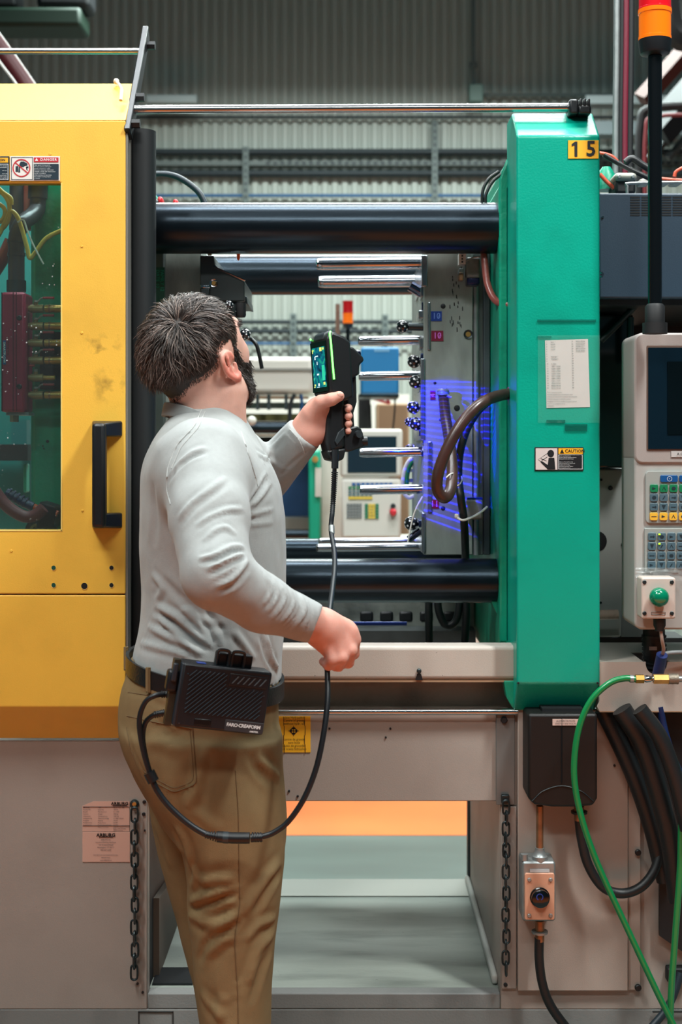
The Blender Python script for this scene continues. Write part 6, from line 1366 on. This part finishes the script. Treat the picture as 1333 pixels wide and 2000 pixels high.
for ci,(n_,m_) in enumerate(((5200,hm[0]),(4600,hm[1]),(3200,hm[2]),(2600,hm[0]))):
    p,nn=sample(scalp if ci<3 else scalp&(ml_<.03),n_); l=W2L(p); mk=hairmask(l)
    d,r_=flow(p,nn)
    top=np.clip((l[:,2]+.012)/.05,0,1)*np.clip((mk-.015)/.05,0,1)
    # longer on the crown side facing away from the ear
    top=np.clip(top+np.clip((-.0-l[:,1])/.06,0,1)*.5*np.clip((mk-.02)/.05,0,1),0,1)
    if ci==2:
        kp=top>.40; p,nn,d,r_,top,mk,l=p[kp],nn[kp],d[kp],r_[kp],top[kp],mk[kp],l[kp]
    ln=(.004+.030*top)*(.65+.7*RNG.random(len(p)))*np.clip(mk/.02+.25,.25,1)
    cl=np.array([[mnoise.noise(Vector(x*75)),mnoise.noise(Vector(x*75+np.array([7,7,7]))),mnoise.noise(Vector(x*75+np.array([19,3,5])))] for x in p])
    d=d+cl*.95+RNG.normal(size=d.shape)*.16+np.array([0,0,-.25])*(1-top)[:,None]
    d-=nn*(d*nn).sum(1,keepdims=True); d/=np.linalg.norm(d,axis=1,keepdims=True)
    lift=.12+.75*top*np.exp(-(r_/.045)**2)+.38*RNG.random(len(p))*top+.25*np.clip(cl[:,0]+cl[:,1],-.5,1)*top
    rad=(.00034+.00046*top)*(.7+.6*RNG.random(len(p)))
    o=strands('hair_strands',p+nn*.0006,nn,d,ln,rad,m_,hair,lift,cl*.6,droop=.45,seg=6); o['kind']='stuff'
# beard
f_,r_,u_=LH[:,0],np.abs(LH[:,1]),LH[:,2]
be=np.minimum(np.minimum(np.interp(f_,[-.02,.0,.016,.035,.06,.10,.13],[-.10,.018,.012,-.034,-.052,-.052,-.05])-u_, u_+np.interp(f_,[-.01,.01,.03,.08],[.085,.105,.132,.15])), f_-.004+.0*u_)
lipz=(f_>.085)&(r_<.024)&(np.abs(u_+.078)<.010)
neckw=VH[:,2]>PZ(838,2.3)
bm_=(be>0)&~lipz&neckw&~earv
fm=bm_[QH].all(1); used=np.unique(QH[fm]); remap=-np.ones(len(VH),int); remap[used]=np.arange(len(used))
beard=npmesh('beard',VH[used]+NH[used]*(np.clip(be[used]/.02,0,1)*.0035+.0002)[:,None],remap[QH[fm]],hair_dark,person,label='dark trimmed full beard')
for n_,m_ in ((4200,hm[0]),(1500,hm[1])):
    p,nn=sample(bm_,n_); l=W2L(p); d=-upv[None]*1.0+fw[None]*-.1+RNG.normal(size=p.shape)*.4; d-=nn*(d*nn).sum(1,keepdims=True)*.6; d/=np.linalg.norm(d,axis=1,keepdims=True)
    o=strands('beard_strands',p+nn*.001,nn,d,(.007+.010*RNG.random(len(p))),np.full(len(p),.0005),m_,beard,.45+.6*RNG.random(len(p)),RNG.normal(size=p.shape)*.35,seg=4); o['kind']='stuff'
p,nn=sample((u_>.008)&(u_<.018)&(f_>.078)&(r_>.012)&(r_<.05),220)
o=strands('eyebrow_strands',p,nn,np.sign(W2L(p)[:,1:2])*rt[None]*np.ones((len(p),1)),np.full(len(p),.008),np.full(len(p),.0004),hm[0],hair,np.full(len(p),.15),np.zeros_like(p),seg=3); o['kind']='stuff'
# shirt collar: a ribbed band lying around the neck
ring=[]
for a in np.linspace(0,2*PI,41)[:-1]:
    c=PN(404,822,2.325); x=c[0]+.071*math.cos(a); y=c[1]+.074*math.sin(a)
    z=c[2]+.020-.055*(math.cos(a)*.5+.5)**1.4-.004*math.sin(a)
    ring.append(Vector((x,y,z)))
vs=[];fs=[];n=40
for i in range(n):
    out=Vector((ring[i].x-PN(404,822,2.325)[0],ring[i].y-2.325,0)).normalized()
    for du,dv in ((-.003,.010),(.003,.011),(.008,-.012),(.0,-.014)): vs.append(ring[i]+out*du+Vector((0,0,dv)))
for i in range(n):
    j=(i+1)%n
    for k in range(4): fs.append((i*4+k,j*4+k,j*4+(k+1)%4,i*4+(k+1)%4))
MB().add(vs,fs).build('collar',shirt_m,shirt,bev=.0015,smooth=60)
# ================================================================== hand-held scanner
scn_b = mat('scanner_black', rgb(17,20,23), 0.42, bump=.08, bscale=900); scn_g = mat('scanner_grey', rgb(42,50,54), 0.4)
sc_ = thing('handheld_scanner','black hand-held scanner with lit screen and green light strip','scanner',P(655,880,2.43))
dv = Vector((.906,.423,0)); sv = Vector((.423,-.906,0)); O = P(645,765,2.415); tilt = Matrix.Rotation(math.radians(-3.5),3,'Y')
def SL(a,b,z): return O+tilt@(dv*a+sv*b+Vector((0,0,z)))
def sprism(name,poly,b0,b1,m,par=None,bev=.002,seg=2):   # poly in (a,z), extruded across b
    n=len(poly); vs=[SL(a,b0,z) for a,z in poly]+[SL(a,b1,z) for a,z in poly]
    return MB().add(vs,[tuple(range(n)),tuple(range(2*n-1,n-1,-1))]+[(i,i+n,(i+1)%n+n,(i+1)%n) for i in range(n)]).build(name,m,par or sc_,bev=bev,seg=seg)
sprism('head',[(0,.002),(0,.098),(.012,.110),(.036,.100),(.048,.090),(.048,-.012),(.030,-.018),(.010,-.012)],-.078,0,scn_b,bev=.005,seg=3)
# bezel chamfer below the screen
sprism('button_bar',[(-.001,-.001),(.012,-.016),(.016,-.012),(.004,.006)],-.072,-.006,scn_b)
for k in range(3): sprism('button',[(.003,-.006),(.008,-.012),(.0095,-.0105),(.0045,-.0045)],-.052+k*.016,-.042+k*.016,scn_g,bev=.0006)
# screen
sm=bpy.data.materials.new('scanner_screen'); sm.use_nodes=True; nt=sm.node_tree; bs=nt.nodes['Principled BSDF']; bs.inputs['Base Color'].default_value=(0.005,.01,.012,1); bs.inputs['Roughness'].default_value=.15
tcn=nt.nodes.new('ShaderNodeTexCoord'); v1=nt.nodes.new('ShaderNodeTexVoronoi'); v1.inputs['Scale'].default_value=95; v1.feature='DISTANCE_TO_EDGE'
n1=nt.nodes.new('ShaderNodeTexNoise'); n1.inputs['Scale'].default_value=42; n1.inputs['Detail'].default_value=5; n1.inputs['Distortion'].default_value=1.4
cr=nt.nodes.new('ShaderNodeValToRGB'); e=cr.color_ramp.elements; e[0].position=.30; e[0].color=rgb(2,18,34); e[1].position=.78; e[1].color=rgb(210,236,120)
for ps,c_ in ((.42,rgb(4,60,104)),(.52,rgb(10,120,140)),(.58,rgb(24,176,140)),(.66,rgb(90,220,190))):
    x_=e.new(ps); x_.color=c_
Lk=nt.links.new; Lk(tcn.outputs['Object'],n1.inputs['Vector']); Lk(n1.outputs['Fac'],cr.inputs['Fac']); Lk(cr.outputs['Color'],bs.inputs['Emission Color']); bs.inputs['Emission Strength'].default_value=.9
def sface(name,b0,b1,z0,z1,m,a=-.0012,d=.0012,bev=0):
    return sprism(name,[(a,z0),(a,z1),(a+d,z1),(a+d,z0)],b0,b1,m,bev=bev)
sface('screen_frame',-.075,-.004,.002,.094,mat('frame_black',rgb(10,12,14),.25),a=-.0008)
scr=sface('screen',-.066,-.0115,.010,.084,sm,a=-.0018)
icn=mat('screen_mark',rgb(214,226,110),.4,emis=rgb(214,226,110),estr=.8); icw=mat('screen_white',rgb(210,240,240),.4,emis=rgb(210,240,240),estr=.8); ict=mat('screen_teal',rgb(40,190,150),.4,emis=rgb(40,190,150),estr=.7)
def mark(b0,b1,z0,z1,m): 
    o=sface('screen_mark',b0,b1,z0,z1,m,a=-.0024,d=.0005)
for b0,b1,z0,z1,m in ((-.065,-.058,.0785,.0805,icn),(-.064,-.062,.074,.079,icn),(-.031,-.022,.076,.083,icn),(-.018,-.0125,.078,.082,icn),(-.064,-.059,.011,.013,icn),(-.062,-.057,.014,.017,icn),(-.045,-.040,.013,.018,icw),(-.021,-.014,.014,.019,icn),(-.05,-.04,.0105,.0115,icw),(-.052,-.04,.067,.069,icw),(-.055,-.052,.062,.068,icw),(-.046,-.044,.052,.058,icw),(-.025,-.013,.022,.05,ict),(-.048,-.040,.033,.036,icw)): mark(b0,b1,z0,z1,m)
led=mat('green_led',rgb(90,255,90),.4,emis=(.12,1.0,.10,1),estr=5.0)
MB().tube([SL(.010,-.004,.1095),SL(.006,.0012,.104),SL(.007,.0016,.09),SL(.008,.0016,.05),SL(.009,.0016,.022)],.0017,n=8,sm=6).build('light_strip',led,sc_)
MB().ball(SL(.001,-.0755,.102),.002,8,6).build('light_dot',led,sc_)
sprism('top_cover',[(-.001,.096),(.003,.108),(.014,.113),(.03,.108),(.03,.100)],-.062,-.016,scn_g,bev=.003)
# optics block ahead of the head, front post, handle and foot
sprism('optics',[(.044,.086),(.060,.080),(.078,.062),(.080,.055),(.070,.048),(.068,.030),(.044,.020)],-.066,-.012,scn_b,bev=.004)
sprism('front_post',[(.046,.03),(.068,.03),(.066,-.020),(.058,-.040),(.058,-.078),(.050,-.078),(.050,-.03),(.044,-.01)],-.052,-.026,scn_b,bev=.003)
sprism('lower_bracket',[(.034,-.080),(.040,-.068),(.060,-.064),(.070,-.070),(.076,-.092),(.072,-.104),(.040,-.112),(.032,-.108)],-.058,-.022,scn_b,bev=.003)
MB().cyl(SL(.072,-.030,-.094),SL(.082,-.026,-.094),.009,n=14).build('knob',scn_b,sc_)
MB().cyl(SL(.060,-.024,-.080),SL(.060,-.012,-.080),.007,n=14).build('knob',scn_g,sc_)
sprism('handle',[(.006,.0),(.040,-.005),(.036,-.040),(.034,-.078),(.034,-.104),(.0,-.112),(-.004,-.09),(.0,-.05)],-.056,-.020,scn_b,bev=.007,seg=3)
sprism('handle_plate',[(.012,-.090),(.020,-.074),(.032,-.066),(.033,-.080),(.016,-.098)],-.021,-.0175,scn_g,bev=.001)
sprism('base_cap',[(-.004,-.106),(.036,-.104),(.030,-.124),(.018,-.128),(.002,-.124)],-.054,-.020,scn_b,bev=.004)
# lens discs on the front
for z in (.068,.042): MB().cyl(SL(.070 if z<.05 else .074,-.039,z),SL(.074 if z<.05 else .081,-.039,z),.010,n=18).build('lens',mat('lens_dark',rgb(6,8,30),.08),sc_)
# the scanner's blue projector (lines of light)
ld=bpy.data.lights.new('scanner_projector','SPOT'); ld.energy=170; ld.color=(0.02,.06,1.0); ld.spot_size=math.radians(39); ld.spot_blend=.25; ld.shadow_soft_size=.0015
lo_=bpy.data.objects.new('scanner_projector',ld); COL.objects.link(lo_)
lp=SL(.092,-.039,.055); lo_.location=lp; tgt=P(874,868,2.86); lo_.rotation_euler=(tgt-lp).to_track_quat('-Z','Y').to_euler()
ld.use_nodes=True; nt=ld.node_tree; em=nt.nodes['Emission']; em.inputs['Color'].default_value=(.03,.08,1,1)
tcn=nt.nodes.new('ShaderNodeTexCoord'); sx=nt.nodes.new('ShaderNodeSeparateXYZ'); Lk=nt.links.new; Lk(tcn.outputs['Normal'],sx.inputs[0])
dvn=nt.nodes.new('ShaderNodeMath'); dvn.operation='DIVIDE'; Lk(sx.outputs['Y'],dvn.inputs[0]); Lk(sx.outputs['Z'],dvn.inputs[1])
mu=nt.nodes.new('ShaderNodeMath'); mu.operation='MULTIPLY'; mu.inputs[1].default_value=34.0; Lk(dvn.outputs[0],mu.inputs[0])
fr=nt.nodes.new('ShaderNodeMath'); fr.operation='FRACT'; Lk(mu.outputs[0],fr.inputs[0])
ls=nt.nodes.new('ShaderNodeMath'); ls.operation='LESS_THAN'; ls.inputs[1].default_value=.17; Lk(fr.outputs[0],ls.inputs[0])
m5=nt.nodes.new('ShaderNodeMath'); m5.operation='MULTIPLY_ADD'; m5.inputs[1].default_value=1.0; m5.inputs[2].default_value=.08; Lk(ls.outputs[0],m5.inputs[0])
Lk(m5.outputs[0],em.inputs['Strength'])
# ================================================================== belt pack
bpk = thing('belt_pack','black ribbed battery pack clipped to the belt','battery pack',P(440,1442,2.08))
yaw=math.radians(16); ro=math.radians(-9.2)
ex=Vector((math.cos(yaw),math.sin(yaw),0)); en=Vector((math.sin(yaw),-math.cos(yaw),0)); ez=Vector((0,0,1))
ux=ex*math.cos(ro)+ez*math.sin(ro); uz=-ex*math.sin(ro)+ez*math.cos(ro)
BO=P(437,1366,2.045); BW,BH2,BD=.0705,.049,.046
def BL(x,z,d): return BO+ux*x+uz*z-en*d
def bbox(name,x0,x1,z0,z1,d0,d1,m,bev=.002,par=None):
    vs=[BL(x,z,d) for d in (d0,d1) for x,z in ((x0,z0),(x1,z0),(x1,z1),(x0,z1))]
    return MB().add(vs,[(0,1,2,3),(4,7,6,5),(0,4,5,1),(1,5,6,2),(2,6,7,3),(3,7,4,0)]).build(name,m,par or bpk,bev=bev)
pkm=mat('pack_black',rgb(14,19,25),.45,bump=.1,bscale=900); pk2=mat('pack_side',rgb(36,44,52),.45); finm=mat('pack_fin',rgb(46,58,66),.4)
bbox('case',-BW,BW,-BH2,BH2,0,BD,pkm,bev=.004)
bbox('side_cover',-BW-.0015,-BW+.006,-BH2+.001,BH2-.001,.001,BD-.006,pk2,bev=.002)
def clipbar(x,z0,slope,xmin,xmax,zmin,zmax):
    t0,t1=-.2,.2
    for p,d,lo_v,hi_v in ((x,1.0,xmin,xmax),(z0,slope,zmin,zmax)):
        a,b=(lo_v-p)/d,(hi_v-p)/d; t0=max(t0,min(a,b)); t1=min(t1,max(a,b))
    return (t0,t1) if t1-t0>.004 else None
for k in range(34):
    c=clipbar(-.16+k*.0072,0,1.0,-.058,.060,-.026,.040)
    if c is None: continue
    x0=-.16+k*.0072
    # leave the upper right corner free for the lighter grille
    t0,t1=c
    pts=[(x0+t0,t0),(x0+t1,t1)]
    if pts[1][0]>.0 and pts[1][1]>.018:
        if x0+t0>0: t1=min(t1,.018)
        else: t1=min(t1,max(-x0,.018)) 
    if t1-t0<.004: continue
    a=BL(x0+t0,t0,-.0008); b=BL(x0+t1,t1,-.0008); w=(ux*1-uz*1).normalized()*.0007; h_=en*.0012
    MB().add([a-w,b-w,b+w,a+w,a-w*.5+h_,b-w*.5+h_,b+w*.5+h_,a+w*.5+h_],[(0,3,2,1),(4,5,6,7),(0,1,5,4),(1,2,6,5),(2,3,7,6),(3,0,4,7)]).build('fin',finm,bpk,smooth=0)
bbox('grille_panel',.004,.064,.022,.041,-.0012,.002,pkm,bev=.001)
for k in range(6):
    x0=.009+k*.0088; a=BL(x0,.026,-.0016); b=BL(x0+.0085,.0375,-.0016); w=ux*.0011; h_=en*.0008
    MB().add([a-w,b-w,b+w,a+w,a-w+h_,b-w+h_,b+w+h_,a+w+h_],[(0,3,2,1),(4,5,6,7),(0,1,5,4),(1,2,6,5),(2,3,7,6),(3,0,4,7)]).build('grille_bar',mat('grille_light',rgb(84,100,108),.4),bpk,smooth=0)
bbox('name_strip',.008,.069,-.047,-.030,-.0008,.002,mat('strip_grey',rgb(44,46,50),.45),bev=.0005)
bbox('latch',-.040,-.014,-.043,-.033,-.001,.002,mat('latch_black',rgb(8,10,12),.3),bev=.001)
def btext(body,x,z,h,m,space=1.0):
    cu=bpy.data.curves.new('t','FONT'); cu.body=body; cu.size=h/.7; cu.resolution_u=2; cu.offset=h*.03; cu.space_character=space
    t=bpy.data.objects.new('t',cu); COL.objects.link(t); me=bpy.data.meshes.new_from_object(t.evaluated_get(bpy.context.evaluated_depsgraph_get())); bpy.data.objects.remove(t); bpy.data.curves.remove(cu)
    p=BL(x,z,-.0012); M=Matrix(((ux.x,uz.x,en.x,0),(ux.y,uz.y,en.y,0),(ux.z,uz.z,en.z,0),(0,0,0,1))); me.transform(M); me.materials.clear(); me.name='lettering'
    return link('lettering',me,m,bpk,p,smooth=0)
btext('FARO\u00b7CREAFORM',.0105,-.0395,.0052,inkwhite,.88); btext('AMETEK',.048,-.0455,.0026,inkwhite,1.0)
for x,z in ((-.061,.033),(.062,.012),(-.063,-.043),(.045,.019)):
    MB().lathe(BL(x,z,0),en,[(-.001,.0011),(.0012,.0011)],10).build('screw',chrome,bpk)
bbox('side_plate',-BW-.012,-BW-.001,-BH2-.002,BH2+.002,.014,.030,mat('plate_olive',rgb(62,54,40),.45,metal=.3),bev=.001)
bbox('side_port',-BW-.019,-BW-.001,.001,.034,.008,.030,pkm,bev=.004); bbox('port_lever',-BW-.014,-BW-.006,.018,.046,.002,.010,pk2,bev=.002)
bbox('top_button',-.048,-.034,BH2,BH2+.0015,.006,.020,mat('blue_button',rgb(40,70,160),.3),bev=.0005)
# belt clip rising over the belt
for x in (-.018,.006): 
    MB().tube([BL(x,BH2-.004,.012),BL(x,BH2+.018,.012),BL(x+.003,BH2+.024,.012),BL(x+.016,BH2+.024,.012),BL(x+.019,BH2+.018,.012),BL(x+.019,BH2-.004,.012)],.0025,n=8,sm=3).build('clip_loop',scn_g,bpk)
bbox('clip_block',-.016,.040,BH2-.006,BH2+.020,.016,.044,pkm,bev=.003)
# ================================================================== cables
cabm=mat('cable_black',rgb(20,25,30),.42)
sc_cab=thing('scanner_cable','black cable from the scanner through the hand down to a connector','cable',P(560,1640,2.07))
def ct(pts,r,name,par,m=cabm,n=10,sm=8): return MB().tube([P(*p) for p in pts],r,n=n,sm=sm).build(name,m,par)
ct([(655,878,2.43),(655,890,2.43),(654.5,915,2.43)],.0066,'plug',sc_cab,sm=3,n=14)
ct([(654,912,2.43),(653,940,2.43),(651,980,2.42),(649,1010,2.41)],.0042,'strain_relief',sc_cab)
for k in range(22):
    t=k/21; x=654.2-5*t**1.2; y=922+84*t; rad=.0062-.0018*t
    MB().cyl(P(x,y,2.43-.015*t),P(x-.1,y+2.2,2.43-.015*t),rad,n=12).build('relief_ring',scn_b,sc_cab)
ct([(649,1005,2.41),(647,1035,2.40),(653,1075,2.36),(654,1110,2.31),(650,1150,2.25),(645,1190,2.19),(641,1230,2.150),(639,1280,2.125),(640,1320,2.11),(640,1370,2.09),(633,1430,2.075),(618,1500,2.065),(594,1560,2.06),(563,1605,2.06),(535,1626,2.06),(513,1634,2.06)],.0046,'cord',sc_cab)
ct([(648,1027,2.402),(648.5,1043,2.395)],.0052,'silver_band',sc_cab,m=galv,sm=0)
ct([(513,1635,2.06),(490,1637,2.06)],.0066,'relief',sc_cab,sm=0,n=12)
for k in range(4): MB().cyl(P(511-k*5,1635,2.06),P(508.5-k*5,1635.3,2.06),.0078,n=12).build('relief_ring',scn_b,sc_cab)
pk_cab=thing('pack_cable','black split cable from the connector up to the battery pack','cable',P(330,1640,2.06))
ct([(488,1636.5,2.06),(455,1636.5,2.06),(425,1634,2.06)],.0088,'connector',pk_cab,m=scn_b,sm=2,n=12)
ct([(447,1636,2.06),(436,1635.5,2.06)],.0092,'connector_band',pk_cab,m=scn_g,sm=0,n=12)
for k in range(5): MB().cyl(P(424-k*5,1634-k*.9,2.06),P(421.5-k*5,1633.6-k*.9,2.06),.0080-.0006*k,n=12).build('relief_ring',scn_b,pk_cab)
ct([(426,1634,2.06),(400,1628,2.06),(365,1606,2.06),(330,1574,2.06),(308,1545,2.06),(296,1520,2.06)],.0048,'cord',pk_cab)
ct([(300,1526,2.06),(291,1508,2.06)],.0092,'splitter',pk_cab,m=scn_b,sm=0,n=10)
ct([(294,1514,2.06),(281,1470,2.06),(273,1425,2.06),(274,1395,2.06),(285,1370,2.06),(302,1359,2.06),(318,1356,2.065),(332,1355,2.07)],.0042,'cord_upper',pk_cab)
ct([(294,1514,2.062),(284,1475,2.065),(279,1440,2.068),(284,1412,2.07),(300,1397,2.07),(320,1392,2.07),(337,1392,2.075)],.0042,'cord_lower',pk_cab)
for k in range(6): MB().cyl(P(302+k*4.4,1396-k*.9,2.07),P(304+k*4.4,1395.6-k*.9,2.07),.0056,n=10).build('relief_ring',scn_b,pk_cab)
for k in range(4): MB().cyl(P(316+k*4.2,1356.4,2.068),P(318+k*4.2,1356.3,2.068),.0056,n=10).build('relief_ring',scn_b,pk_cab)
MB().cyl(P(328,1392,2.072),P(342,1393,2.078),.0066,n=14).build('metal_plug',rod_steel,pk_cab)
